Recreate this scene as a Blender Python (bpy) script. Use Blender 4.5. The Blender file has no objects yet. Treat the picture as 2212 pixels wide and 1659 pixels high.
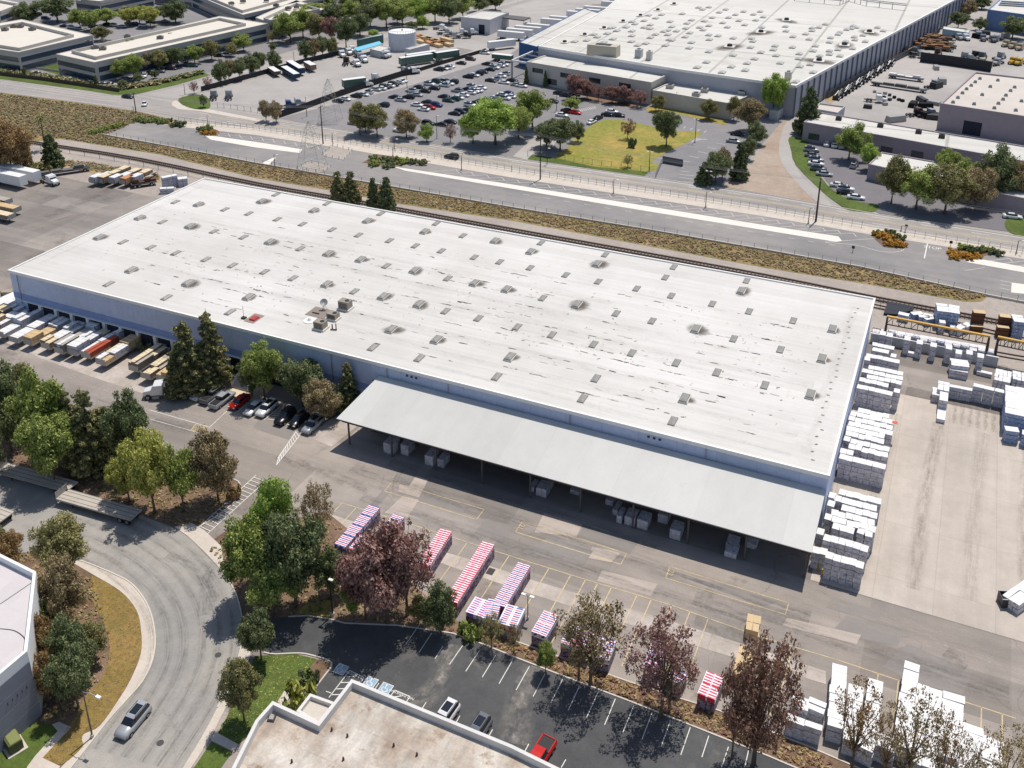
import bpy, math, random
import numpy as np
from mathutils import Vector, Matrix

# ---------------------------------------------------------------- camera, sky, sun
SC = bpy.context.scene
COL = SC.collection
W0, H0 = 2212.0, 1659.0            # picture units used for measuring
F0, CX, CY, CAMH = 2154.476, 1083.174, 429.7, 100.0
RM = np.array([[0.90585633, 0.42353883, -0.00625933],
               [0.14961414, -0.3337464, -0.93071422],
               [-0.39628263, 0.84215688, -0.36569368]])
cam_data = bpy.data.cameras.new('camera')
cam = bpy.data.objects.new('camera', cam_data); COL.objects.link(cam)
M4 = Matrix.Identity(4)
for i in range(3):
    M4[i][0] = RM[0][i]; M4[i][1] = -RM[1][i]; M4[i][2] = -RM[2][i]
M4[2][3] = CAMH
cam.matrix_world = M4
cam_data.sensor_width = 36.0
cam_data.lens = 36.0 * F0 / W0
cam_data.shift_x = (W0 / 2 - CX) / W0
cam_data.shift_y = (CY - H0 / 2) / W0
cam_data.clip_start = 1.0
cam_data.clip_end = 6000.0
SC.camera = cam

SUNV = Vector((0.07, 0.40, 1.0)).normalized()
world = bpy.data.worlds.new("World"); SC.world = world; world.use_nodes = True
wn = world.node_tree.nodes; wl = world.node_tree.links
bg = wn['Background']; sky = wn.new('ShaderNodeTexSky'); sky.sky_type = 'NISHITA'; sky.sun_disc = False
sky.sun_elevation = math.asin(SUNV.z); sky.sun_rotation = math.atan2(SUNV.x, SUNV.y)
sky.air_density = 1.0; sky.dust_density = 1.0; sky.ozone_density = 1.0
wl.new(sky.outputs[0], bg.inputs[0]); bg.inputs[1].default_value = 0.1
sl = bpy.data.lights.new('sun', 'SUN'); sl.energy = 3.95; sl.angle = math.radians(0.5); sl.color = (1.0, 0.935, 0.85)
so = bpy.data.objects.new('sun', sl); COL.objects.link(so)
so.rotation_euler = SUNV.to_track_quat('Z', 'Y').to_euler(); so.location = (-80, 200, 300)
SC.view_settings.view_transform = 'Standard'; SC.view_settings.look = 'None'
SC.view_settings.exposure = 0.03; SC.view_settings.gamma = 1.0
SC.cycles.max_bounces = 6; SC.cycles.diffuse_bounces = 3; SC.cycles.transparent_max_bounces = 12
SC.cycles.glossy_bounces = 2; SC.cycles.transmission_bounces = 2

# ---------------------------------------------------------------- measuring helpers
def g(x, y, h=0.0):
    d = RM.T @ np.array([(x - CX) / F0, (y - CY) / F0, 1.0])
    t = (h - CAMH) / d[2]
    return (d[0] * t, d[1] * t, h)
def proj(w):
    c = RM @ (np.array(w) - np.array([0, 0, CAMH])); return (CX + F0 * c[0] / c[2], CY + F0 * c[1] / c[2])
def ppm(w):                        # picture units per metre at a world point
    c = RM @ (np.array(w) - np.array([0, 0, CAMH])); return F0 / c[2]
def height_of(b, ty):              # height of a vertical thing standing at world point b whose top shows at row ty
    lo, hi = 0.1, 60.0
    for _ in range(30):
        m = (lo + hi) / 2
        if proj((b[0], b[1], m))[1] > ty: lo = m
        else: hi = m
    return (lo + hi) / 2
def T(i, j, tx, ty):               # enlarged-view coordinates -> picture units
    return (553.0 * i + tx / 4.0, 414.75 * j + ty / 4.0)
def lin(c):
    c = c / 255.0
    return c / 12.92 if c <= 0.04045 else ((c + 0.055) / 1.055) ** 2.4
def C(r, gg=None, b=None, k=1.0):
    if gg is None: gg = b = r
    return (lin(r) * k, lin(gg) * k, lin(b) * k)
ORD = ('first second third fourth fifth sixth seventh eighth ninth tenth eleventh twelfth thirteenth fourteenth fifteenth sixteenth '
       'seventeenth eighteenth nineteenth twentieth').split()
def ordn(i):
    if i < 20: return ORD[i]
    t, u = divmod(i + 1, 10)
    tens = {2: 'twenty', 3: 'thirty', 4: 'forty', 5: 'fifty', 6: 'sixty', 7: 'seventy', 8: 'eighty', 9: 'ninety'}[t]
    if u == 0: return {2: 'twentieth', 3: 'thirtieth', 4: 'fortieth', 5: 'fiftieth', 6: 'sixtieth', 7: 'seventieth', 8: 'eightieth', 9: 'ninetieth'}[t]
    return tens + '-' + ORD[u - 1]

# ---------------------------------------------------------------- objects
def tag(o, label=None, cat=None, group=None, kind=None):
    if label:
        o['label'] = label
        if not 4 <= len(label.split()) <= 16 and kind != 'stuff': print('LABEL', len(label.split()), label)
    if cat: o['category'] = cat
    if group: o['group'] = group
    if kind: o['kind'] = kind
    return o
def root(name, label, cat, loc=(0, 0, 0), rz=0.0, group=None):
    o = bpy.data.objects.new(name, None); COL.objects.link(o)
    o.location = loc; o.rotation_euler = (0, 0, rz); o.empty_display_size = 0.5
    return tag(o, label, cat, group)
KIDS = {}
def kids(o):
    return KIDS.get(o.name, [])
def link(o, parent=None):
    COL.objects.link(o)
    if parent is not None:
        o.parent = parent; KIDS.setdefault(parent.name, []).append(o)
    return o
def dup(o, loc=None, rz=None, label=None, group=None, parent=None, scale=None):
    c = o.copy(); link(c, parent)
    if loc is not None: c.location = loc
    if rz is not None: c.rotation_euler = (0, 0, rz)
    if scale is not None: c.scale = scale
    if label: c['label'] = label
    if group: c['group'] = group
    for k in kids(o): dup(k, parent=c)
    return c
PROTO = bpy.data.objects.new('prototype_holder', None)   # never linked: prototypes' parts live unlinked
class Proto:
    """a thing's parts, built once; place() makes the thing and a copy of each part"""
    def __init__(s, name, cat): s.name = name; s.cat = cat; s.parts = []
    def add(s, name, mesh, mats=None, sub=None, label=None):
        s.parts.append((name, mesh, mats, sub, label)); return len(s.parts) - 1
    def place(s, loc, rz, label, group=None, mats={}, scale=None, only=None):
        r = root(s.name, label, s.cat, loc, rz, group)
        if scale is not None: r.scale = scale
        made = []
        for i, (n, me, mm, sub, lb) in enumerate(s.parts):
            if only is not None and i not in only: made.append(None); continue
            o = bpy.data.objects.new(n, me); link(o, made[sub] if sub is not None and made[sub] is not None else r)
            if lb: o['label'] = lb
            for k, m in mats.items():
                for si in range(len(me.materials)):
                    if me.materials[si] and me.materials[si].name.startswith(k):
                        o.material_slots[si].link = 'OBJECT'; o.material_slots[si].material = m
            made.append(o)
        return r

class MB:
    def __init__(s): s.v = []; s.f = []; s.m = []; s.mats = []
    def mi(s, mat):
        if mat not in s.mats: s.mats.append(mat)
        return s.mats.index(mat)
    def add(s, vs, fs, mat):
        n = len(s.v); s.v += [tuple(v) for v in vs]; k = s.mi(mat)
        for f in fs: s.f.append(tuple(n + i for i in f)); s.m.append(k)
    def box(s, c, d, mat, rz=0.0, top=None):
        """centre of base, size (x, y, z); top = (sx, sy) scale of the upper face"""
        x, y, z = c; dx, dy, dz = d[0] / 2, d[1] / 2, d[2]; t = top or (1, 1)
        ca, sa = math.cos(rz), math.sin(rz); vs = []
        for (k, zz, q) in ((0, z, (1, 1)), (1, z + dz, t)):
            for (a, b) in ((-1, -1), (1, -1), (1, 1), (-1, 1)):
                px, py = a * dx * q[0], b * dy * q[1]
                vs.append((x + px * ca - py * sa, y + px * sa + py * ca, zz))
        s.add(vs, [(0, 3, 2, 1), (4, 5, 6, 7), (0, 1, 5, 4), (1, 2, 6, 5), (2, 3, 7, 6), (3, 0, 4, 7)], mat)
    def prism(s, pts, z0, z1, mat, cap=None, bottom=False):
        """pts: world (x, y) outline; z1 may be a list per point"""
        n = len(pts); zs0 = z0 if isinstance(z0, (list, tuple)) else [z0] * n; zs = z1 if isinstance(z1, (list, tuple)) else [z1] * n
        a = sum(pts[i][0] * pts[(i + 1) % n][1] - pts[(i + 1) % n][0] * pts[i][1] for i in range(n))
        if a < 0: pts = pts[::-1]; zs = list(zs)[::-1]; zs0 = list(zs0)[::-1]
        vs = [(p[0], p[1], z) for p, z in zip(pts, zs0)] + [(p[0], p[1], z) for p, z in zip(pts, zs)]
        s.add(vs, [(i, (i + 1) % n, n + (i + 1) % n, n + i) for i in range(n)], mat)
        s.add([(p[0], p[1], z) for p, z in zip(pts, zs)], [tuple(range(n))], cap or mat)
        if bottom: s.add([(p[0], p[1], z) for p, z in zip(pts, zs0)], [tuple(reversed(range(n)))], mat)
    def sheet(s, pts, z, mat):
        n = len(pts)
        a = sum(pts[i][0] * pts[(i + 1) % n][1] - pts[(i + 1) % n][0] * pts[i][1] for i in range(n))
        if a < 0: pts = pts[::-1]
        s.add([(p[0], p[1], z) for p in pts], [tuple(range(n))], mat)
    def bar(s, a, b, w, h, mat):
        """square bar between two points"""
        a = Vector(a); b = Vector(b); d = (b - a)
        if d.length < 1e-6: return
        d.normalize(); up = Vector((0, 0, 1)) if abs(d.z) < 0.95 else Vector((0, 1, 0))
        x = d.cross(up).normalized(); y = x.cross(d).normalized(); vs = []
        for p in (a, b):
            for (i, j) in ((-1, -1), (1, -1), (1, 1), (-1, 1)): vs.append(p + x * (i * w / 2) + y * (j * h / 2))
        s.add(vs, [(0, 1, 2, 3), (7, 6, 5, 4), (0, 4, 5, 1), (1, 5, 6, 2), (2, 6, 7, 3), (3, 7, 4, 0)], mat)
    def tube(s, pts, rs, mat, n=8, cap=True):
        rings = []; pts = [Vector(p) for p in pts]
        if not isinstance(rs, (list, tuple)): rs = [rs] * len(pts)
        base = len(s.v); vs = []
        for i, p in enumerate(pts):
            d = (pts[min(i + 1, len(pts) - 1)] - pts[max(i - 1, 0)]).normalized()
            up = Vector((0, 0, 1)) if abs(d.z) < 0.9 else Vector((1, 0, 0))
            x = d.cross(up).normalized(); y = x.cross(d).normalized()
            for k in range(n):
                a = 2 * math.pi * k / n; vs.append(p + x * (math.cos(a) * rs[i]) + y * (math.sin(a) * rs[i]))
        fs = []
        for i in range(len(pts) - 1):
            for k in range(n):
                fs.append((i * n + k, (i + 1) * n + k, (i + 1) * n + (k + 1) % n, i * n + (k + 1) % n))
        if cap: fs.append(tuple(range(n))); fs.append(tuple(reversed(range((len(pts) - 1) * n, len(pts) * n))))
        s.add(vs, fs, mat)
    def cyl(s, c, r, h, mat, n=16, r2=None, axis='z', cap=None):
        vs = []; r2 = r if r2 is None else r2
        for (t, rr) in ((0, r), (h, r2)):
            for k in range(n):
                a = 2 * math.pi * k / n; p = (math.cos(a) * rr, math.sin(a) * rr, t)
                if axis == 'y': p = (p[0], p[2], -p[1])
                if axis == 'x': p = (p[2], p[0], p[1])
                vs.append((c[0] + p[0], c[1] + p[1], c[2] + p[2]))
        s.add(vs, [(i, (i + 1) % n, n + (i + 1) % n, n + i) for i in range(n)], mat)
        s.add(vs[:n], [tuple(reversed(range(n)))], cap or mat); s.add(vs[n:], [tuple(range(n))], cap or mat)
    def mesh(s, name, smooth=False):
        me = bpy.data.meshes.new(name); me.from_pydata(s.v, [], s.f)
        for m in s.mats: me.materials.append(m)
        if len(s.mats) > 1: me.polygons.foreach_set('material_index', s.m)
        if smooth: me.polygons.foreach_set('use_smooth', [True] * len(me.polygons))
        me.update(); return me
    def build(s, name, parent=None, label=None, cat=None, group=None, kind=None, smooth=False, loc=None, rz=None):
        o = bpy.data.objects.new(name, s.mesh(name, smooth)); link(o, parent)
        if loc is not None: o.location = loc
        if rz is not None: o.rotation_euler = (0, 0, rz)
        return tag(o, label, cat, group, kind)

# ---------------------------------------------------------------- materials
def newmat(name):
    m = bpy.data.materials.new(name); m.use_nodes = True
    nt = m.node_tree; return m, nt, nt.nodes, nt.links, nt.nodes['Principled BSDF']
def setp(b, rough=0.8, spec=0.3, metal=0.0):
    b.inputs['Roughness'].default_value = rough; b.inputs['Specular IOR Level'].default_value = spec; b.inputs['Metallic'].default_value = metal
def _noise(N, L, vec, scale, detail=4, rough=0.6):
    n = N.new('ShaderNodeTexNoise'); n.inputs['Scale'].default_value = scale; n.inputs['Detail'].default_value = detail
    n.inputs['Roughness'].default_value = rough; L.new(vec, n.inputs['Vector']); return n.outputs['Fac']
def _ramp(N, L, fac, stops):
    r = N.new('ShaderNodeValToRGB'); e = r.color_ramp.elements
    while len(e) < len(stops): e.new(0.5)
    for el, (p, c) in zip(e, stops):
        el.position = p; el.color = (c, c, c, 1) if isinstance(c, (int, float)) else (*c, 1)
    L.new(fac, r.inputs[0]); return r.outputs[0]
def _mix(N, L, fac, a, b, mode='MIX'):
    m = N.new('ShaderNodeMix'); m.data_type = 'RGBA'; m.blend_type = mode
    for sock, v in ((m.inputs[0], fac), (m.inputs[6], a), (m.inputs[7], b)):
        if isinstance(v, (int, float)): sock.default_value = v
        elif isinstance(v, tuple): sock.default_value = (*v, 1)
        else: L.new(v, sock)
    return m.outputs[2]
def _vec(N, L, coord='pos', scale=None, rot=0.0):
    if coord == 'pos': o = N.new('ShaderNodeNewGeometry').outputs['Position']
    else: o = N.new('ShaderNodeTexCoord').outputs['Object']
    if scale or rot:
        mp = N.new('ShaderNodeMapping'); mp.inputs['Scale'].default_value = scale or (1, 1, 1); mp.inputs['Rotation'].default_value = (0, 0, rot)
        L.new(o, mp.inputs[0]); o = mp.outputs[0]
    return o
def sur(name, col, var=0.12, big=0.04, mid=0.5, fine=5.0, rough=0.85, spec=0.25, tint=None, streak=None, cracks=None, bump=0.0, joints=None, metal=0.0, dirt=None, coord='pos', patch=None):
    """worn surface: colour col, broad, middling and fine mottling; tint = second colour of the broad patches; streak = (sx, sy, strength)
    wear drawn out along a direction; cracks = (scale, strength); joints = (x spacing, y spacing, strength)"""
    m, nt, N, L, b = newmat(name); setp(b, rough, spec, metal); v = _vec(N, L, coord)
    t2 = tint or tuple(c * (1 - var) for c in col)
    c = _mix(N, L, _ramp(N, L, _noise(N, L, v, big, 5, 0.62), [(0.38, 0.0), (0.62, 1.0)]), col, t2)
    f = _ramp(N, L, _noise(N, L, v, mid, 6, 0.65), [(0.28, 1 - var * 1.1), (0.72, 1 + var * 0.8)])
    c = _mix(N, L, 1.0, c, f, 'MULTIPLY')
    f = _ramp(N, L, _noise(N, L, v, fine, 3, 0.7), [(0.25, 1 - var * 1.2), (0.75, 1 + var)])
    c = _mix(N, L, 1.0, c, f, 'MULTIPLY')
    if patch:                       # rectangular repair patches: (x size, y size, strength)
        vv = N.new('ShaderNodeVectorMath'); vv.operation = 'DIVIDE'; vv.inputs[1].default_value = (patch[0], patch[1], 1)
        L.new(v, vv.inputs[0]); fl = N.new('ShaderNodeVectorMath'); fl.operation = 'FLOOR'; L.new(vv.outputs[0], fl.inputs[0])
        wnz = N.new('ShaderNodeTexWhiteNoise'); wnz.noise_dimensions = '2D'; L.new(fl.outputs[0], wnz.inputs['Vector'])
        c = _mix(N, L, 1.0, c, _ramp(N, L, wnz.outputs['Value'], [(0.0, 1 - patch[2]), (0.45, 1.0), (0.8, 1 + patch[2] * 0.5), (1.0, 1 - patch[2] * 0.6)]), 'MULTIPLY')
    if streak:
        vs = _vec(N, L, coord, (streak[0], streak[1], 1), streak[3] if len(streak) > 3 else 0.0)
        c = _mix(N, L, 1.0, c, _ramp(N, L, _noise(N, L, vs, 1.0, 5, 0.6), [(0.3, 1 - streak[2]), (0.62, 1.0)]), 'MULTIPLY')
    if cracks:
        vo = N.new('ShaderNodeTexVoronoi'); vo.feature = 'DISTANCE_TO_EDGE'; vo.inputs['Scale'].default_value = cracks[0]
        wv = N.new('ShaderNodeVectorMath'); wv.operation = 'ADD'; L.new(v, wv.inputs[0])
        nz = N.new('ShaderNodeTexNoise'); nz.inputs['Scale'].default_value = cracks[0] * 3; nz.inputs['Detail'].default_value = 4; L.new(v, nz.inputs['Vector'])
        sc = N.new('ShaderNodeVectorMath'); sc.operation = 'SCALE'; sc.inputs['Scale'].default_value = 0.7 / cracks[0] * 0.6; L.new(nz.outputs['Color'], sc.inputs[0])
        L.new(sc.outputs[0], wv.inputs[1]); L.new(wv.outputs[0], vo.inputs['Vector'])
        c = _mix(N, L, 1.0, c, _ramp(N, L, vo.outputs['Distance'], [(0.0, 1 - cracks[1]), (0.0035, 1.0)]), 'MULTIPLY')
    if joints:
        br = N.new('ShaderNodeTexBrick'); br.offset = 0.0; br.inputs['Scale'].default_value = 1.0
        br.inputs['Brick Width'].default_value = joints[0]; br.inputs['Row Height'].default_value = joints[1]
        br.inputs['Mortar Size'].default_value = joints[3] if len(joints) > 3 else 0.06
        br.inputs['Color1'].default_value = (1, 1, 1, 1); br.inputs['Color2'].default_value = (0.93, 0.93, 0.93, 1)
        k = 1 - joints[2]; br.inputs['Mortar'].default_value = (k, k, k, 1); L.new(v, br.inputs['Vector'])
        c = _mix(N, L, 1.0, c, br.outputs['Color'], 'MULTIPLY')
    if dirt:                        # (colour, scale, threshold, softness)
        f = _ramp(N, L, _noise(N, L, v, dirt[1], 6, 0.7), [(dirt[2], 0.0), (min(1, dirt[2] + dirt[3]), 1.0)])
        c = _mix(N, L, f, c, dirt[0])
    L.new(c, b.inputs['Base Color'])
    if bump:
        bp = N.new('ShaderNodeBump'); bp.inputs['Strength'].default_value = bump; bp.inputs['Distance'].default_value = 0.05
        L.new(_noise(N, L, v, fine * 1.5, 4, 0.7), bp.inputs['Height']); L.new(bp.outputs[0], b.inputs['Normal'])
    return m
def flat(name, col, rough=0.6, spec=0.4, metal=0.0, var=0.08, scale=2.0):
    m, nt, N, L, b = newmat(name); setp(b, rough, spec, metal); v = _vec(N, L, 'obj')
    f = _ramp(N, L, _noise(N, L, v, scale, 4, 0.65), [(0.3, 1 - var), (0.7, 1 + var * 0.6)])
    L.new(_mix(N, L, 1.0, tuple(col), f, 'MULTIPLY'), b.inputs['Base Color']); return m
def leafmat(name, dark, mid, lite, transl=0.25, clump=0.7):
    m, nt, N, L, b = newmat(name); setp(b, 0.62, 0.18)
    ge = N.new('ShaderNodeNewGeometry'); v = _vec(N, L, 'obj')
    oi = N.new('ShaderNodeObjectInfo')
    n1 = _noise(N, L, v, clump, 3, 0.6)
    a = N.new('ShaderNodeMath'); a.operation = 'MULTIPLY_ADD'; L.new(ge.outputs['Random Per Island'], a.inputs[0]); a.inputs[1].default_value = 0.62
    L.new(n1, a.inputs[2])
    s = N.new('ShaderNodeMath'); s.operation = 'MULTIPLY_ADD'; L.new(oi.outputs['Random'], s.inputs[0]); s.inputs[1].default_value = 0.16; L.new(a.outputs[0], s.inputs[2])
    col = _ramp(N, L, s.outputs[0], [(0.40, dark), (0.70, mid), (0.95, lite)])
    L.new(col, b.inputs['Base Color'])
    tr = N.new('ShaderNodeBsdfTranslucent'); L.new(col, tr.inputs[0]); mx = N.new('ShaderNodeMixShader'); mx.inputs[0].default_value = transl
    L.new(b.outputs[0], mx.inputs[1]); L.new(tr.outputs[0], mx.inputs[2]); L.new(mx.outputs[0], N['Material Output'].inputs[0]); return m
# ---------------------------------------------------------------- ground, roads, lawns
def crm(pts, n=4, closed=False):
    """smooth curve through points"""
    out = []; k = len(pts)
    rng = range(k if closed else k - 1)
    for i in rng:
        p = [pts[(i + j) % k] if closed else pts[min(max(i + j, 0), k - 1)] for j in (-1, 0, 1, 2)]
        for t in range(n):
            u = t / n
            out.append(tuple(0.5 * ((2 * p[1][c]) + (-p[0][c] + p[2][c]) * u + (2 * p[0][c] - 5 * p[1][c] + 4 * p[2][c] - p[3][c]) * u * u + (-p[0][c] + 3 * p[1][c] - 3 * p[2][c] + p[3][c]) * u ** 3) for c in (0, 1)))
    if not closed: out.append(pts[-1])
    return out
def W(pts): return [g(x, y)[:2] for x, y in pts]
LV = 0.012; NA = 0
def area(name, pts, level, mat, world=False, kind='structure', label=None):
    global NA
    NA += 1; m = MB(); m.sheet(pts if world else W(pts), level * LV + (NA % 16) * 0.0006, mat); return m.build(name, kind=kind, label=label)
def offs(pts, d):
    out = []
    for i, p in enumerate(pts):
        a = Vector(pts[max(i - 1, 0)]); b = Vector(pts[min(i + 1, len(pts) - 1)]); t = (b - a)
        if t.length < 1e-9: t = Vector((1, 0))
        t.normalize(); out.append((p[0] - t.y * d, p[1] + t.x * d))
    return out
def ribbon(mb, pts, w, z, mat, h=0.0):
    """strip of width w along world points; with h it is a raised kerb"""
    a = offs(pts, w / 2); b = offs(pts, -w / 2)
    for i in range(len(pts) - 1):
        q = [b[i], b[i + 1], a[i + 1], a[i]]
        if h <= 0: mb.add([(p[0], p[1], z) for p in q], [(0, 1, 2, 3)], mat)
        else:
            mb.add([(p[0], p[1], 0.0) for p in q] + [(p[0], p[1], h) for p in q],
                   [(4, 5, 6, 7), (0, 1, 5, 4), (2, 3, 7, 6)] + ([(3, 0, 4, 7)] if i == 0 else []) + ([(1, 2, 6, 5)] if i == len(pts) - 2 else []), mat)
def kerb(name, pts, w=0.18, h=0.14, mat=None, world=False):
    m = MB(); ribbon(m, pts if world else W(pts), w, 0, mat or M_kerb, h); return m.build(name, kind='structure')

M_yard = sur('yard_asphalt', C(166, 156, 147), 0.10, 0.02, 0.25, 5, tint=C(140, 134, 129), streak=(0.02, 0.35, 0.2), cracks=(0.035, 0.22), patch=(17, 7.3, 0.3), dirt=(C(120, 112, 106), 0.09, 0.60, 0.12))
M_conc = sur('yard_concrete', C(200, 189, 178), 0.07, 0.05, 0.5, 5, tint=C(184, 174, 163), joints=(7.6, 12.2, 0.16, 0.06), streak=(0.5, 0.03, 0.1), dirt=(C(170, 158, 146), 0.3, 0.62, 0.2))
M_band = sur('old_concrete', C(196, 186, 178), 0.09, 0.2, 1.2, 5, tint=C(172, 162, 152), joints=(6, 4.4, 0.2, 0.07))
M_base = sur('far_ground', C(166, 160, 154), 0.08, 0.01, 0.1, 2, tint=C(150, 147, 143))
M_street = sur('street_asphalt', C(166, 160, 155), 0.08, 0.02, 0.2, 3, tint=C(154, 150, 147), streak=(0.012, 0.5, 0.18, 0.0))
M_side = sur('side_street_asphalt', C(168, 163, 159), 0.06, 0.03, 0.3, 3)
M_culd = sur('cul_de_sac_asphalt', C(168, 163, 155), 0.10, 0.05, 0.5, 6, tint=C(146, 144, 141), cracks=(0.07, 0.2))
M_lot = sur('dark_lot_asphalt', C(90, 91, 92), 0.15, 0.08, 0.6, 7, tint=C(78, 79, 81), dirt=(C(128, 122, 116), 0.06, 0.56, 0.16))
M_longlot = sur('long_lot_asphalt', C(154, 149, 146), 0.08, 0.03, 0.3, 5, tint=C(134, 132, 132), streak=(0.015, 0.5, 0.1))
M_carpark = sur('car_park_asphalt', C(140, 137, 138), 0.09, 0.02, 0.2, 3, tint=C(128, 127, 129))
M_truck = sur('truck_yard_asphalt', C(176, 171, 167), 0.07, 0.02, 0.15, 2, tint=C(160, 156, 152), cracks=(0.05, 0.2))
M_rlot = sur('office_lot_asphalt', C(122, 119, 123), 0.08, 0.03, 0.3, 4)
M_walk = sur('sidewalk_concrete', C(206, 196, 184), 0.06, 0.3, 1.5, 6, joints=(1.5, 1.5, 0.12, 0.03))
M_kerb = sur('kerb_concrete', C(208, 200, 188), 0.08, 0.3, 2, 8)
M_white = sur('white_paving', C(224, 219, 210), 0.04, 0.1, 0.6, 4)
M_gravel = sur('track_gravel', C(172, 163, 153), 0.16, 0.05, 0.8, 4, tint=C(160, 150, 142), bump=0.3)
M_dirt = sur('bare_dirt', C(172, 158, 144), 0.13, 0.05, 0.5, 3, tint=C(160, 140, 124), dirt=(C(150, 132, 108), 0.2, 0.6, 0.2))
M_dirt2 = sur('orange_dirt', C(180, 158, 128), 0.14, 0.06, 0.5, 2, tint=C(150, 128, 80))
M_mulch = sur('bark_mulch', C(138, 114, 96), 0.28, 0.15, 1.0, 5, tint=C(112, 90, 74), dirt=(C(96, 84, 44), 0.5, 0.55, 0.2))
M_drygrass = sur('dry_grass', C(148, 122, 72), 0.3, 0.12, 1.2, 6, tint=C(132, 112, 60), dirt=(C(112, 104, 52), 0.35, 0.52, 0.2))
M_field = sur('field_grass', C(154, 142, 74), 0.26, 0.05, 0.6, 4, tint=C(134, 136, 60), dirt=(C(186, 152, 88), 0.12, 0.5, 0.25))
M_lawn = sur('lawn_grass', C(90, 108, 48), 0.3, 0.12, 1.3, 8, tint=C(76, 92, 38), dirt=(C(116, 118, 60), 0.5, 0.55, 0.25))
M_scrubsoil = sur('scrub_soil', C(146, 128, 88), 0.3, 0.05, 0.35, 2.5, tint=C(116, 110, 62), dirt=(C(172, 142, 104), 0.12, 0.5, 0.2))
M_wline = sur('white_paint', C(228, 226, 220), 0.08, 0.5, 2, 9, dirt=(C(170, 165, 160), 1.5, 0.6, 0.2))
M_yline = sur('yellow_paint', C(214, 194, 146), 0.08, 0.5, 2, 9, dirt=(C(172, 160, 142), 1.1, 0.42, 0.25))
M_newasph = sur('repair_asphalt', C(142, 136, 131), 0.07, 0.1, 0.8, 7)
M_oldasph = sur('pale_repair', C(184, 172, 162), 0.06, 0.1, 0.8, 7)

big = MB(); big.sheet([(-2500, -300), (1500, -300), (1500, 3500), (-2500, 3500)], 0.0, M_base); big.build('ground', kind='structure')
area('yard', [g(0, 300)[:2], (-330, 60), (-250, -60), (120, -60), (120, 195), (-8, 195), (-300, 200)], 1, M_yard, True)
area('concrete_yard', [(-8.1, 117.0), (80, 117.0), (80, 172), (-8.1, 172)], 2, M_conc, True)
# rail corridor
area('rail_ballast', [(-420, 205), (-420, 190), (-300, 196), (-200, 192), (-160, 190.5), (150, 190.5), (150, 222), (-420, 245)], 2, M_gravel, True)
area('far_ground_west', [(0, 0), (0, 330), (553, 380), (1106, 470), (1106, 0), (600, -60)], 1, M_base)
# long lot
lot_far = [(295, 262), (387, 274), (553, 292), (760, 324), (1106, 384), (1659, 469), (1876, 506), (2212, 560), (2500, 608)]
lot_near = [(222, 292), (387, 322), (553, 354), (715, 382), (903, 415), (1106, 450), (1400, 498), (1659, 543), (1859, 579), (2134, 640), (2500, 710)]
area('long_parking_lot', lot_far + lot_near[::-1], 3, M_longlot)
# street
st_far = [(-200, 145), (0, 172), (215, 205), (290, 207), (372, 222), (420, 236), (553, 258), (713, 277), (978, 320), (1106, 343), (1406, 384), (1659, 421), (1884, 461), (2212, 512), (2500, 556)]
st_near = [(-200, 172), (0, 200), (300, 238), (400, 254), (553, 277), (760, 308), (1106, 366), (1659, 452), (1876, 489), (2212, 543), (2500, 590)]
area('street', st_far + st_near[::-1], 3, M_street)
area('sidewalk', [(387, 262), (553, 277.5), (760, 308.5), (1106, 366.5), (1659, 452.5), (1876, 489.5), (2212, 543.5), (2500, 590.5)] + lot_far[::-1][:-1], 4, M_walk)
sr_l = [(290, 207), (350, 197), (430, 175), (553, 143), (765, 88), (988, 38), (1106, 2), (1250, -40)]
sr_r = [(372, 222), (425, 200), (553, 163), (728, 112), (770, 100), (928, 57), (1106, 9), (1290, -40)]
area('side_street', crm(sr_l, 3) + crm(sr_r, 3)[::-1], 4, M_side)
area('far_sidewalk', [(380, 216), (371, 222), (372, 228), (385, 236), (430, 240), (553, 262), (600, 265), (553, 256), (430, 232), (395, 228), (388, 222)], 5, M_walk)
area('scrub_field', [(-150, 180), (0, 200), (200, 226), (300, 241), (387, 262), (295, 262), (222, 292), (387, 322), (553, 354), (553, 385), (350, 335), (130, 300), (80, 305), (0, 330), (-150, 340)], 4, M_scrubsoil)
area('scrub_strip', lot_near[2:10] + [(2120, 652), (2084, 652), (1859, 612), (1659, 580), (1400, 532), (1106, 477), (858, 440), (715, 412), (553, 385)], 4, M_scrubsoil)
area('dry_verge', [(120, 345), (200, 352), (345, 378), (348, 395), (250, 385), (130, 360), (95, 362)], 4, M_dirt2)
# western office park
area('office_park_lot', [(-300, -60), (0, 156), (200, 184), (262, 200), (300, 198), (553, 130), (900, 40), (1000, 0), (1040, -40)], 2, M_carpark)
area('verge_lawn', [(-150, 132), (0, 156), (200, 184), (260, 194), (345, 180), (440, 158), (455, 162), (380, 184), (290, 205), (250, 206), (190, 196), (0, 171), (-150, 152)], 5, M_lawn)
area('office_lawn', [(60, 135), (85, 127), (122, 130), (130, 148), (165, 160), (130, 163), (92, 152)], 5, M_lawn)
area('office_lawn', [(200, 165), (225, 162), (225, 172), (212, 180)], 5, M_lawn)
area('corner_lawn', crm([(386, 213), (420, 205), (445, 208), (455, 225), (448, 236), (420, 236), (395, 227)], 3, True), 6, M_lawn)
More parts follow.
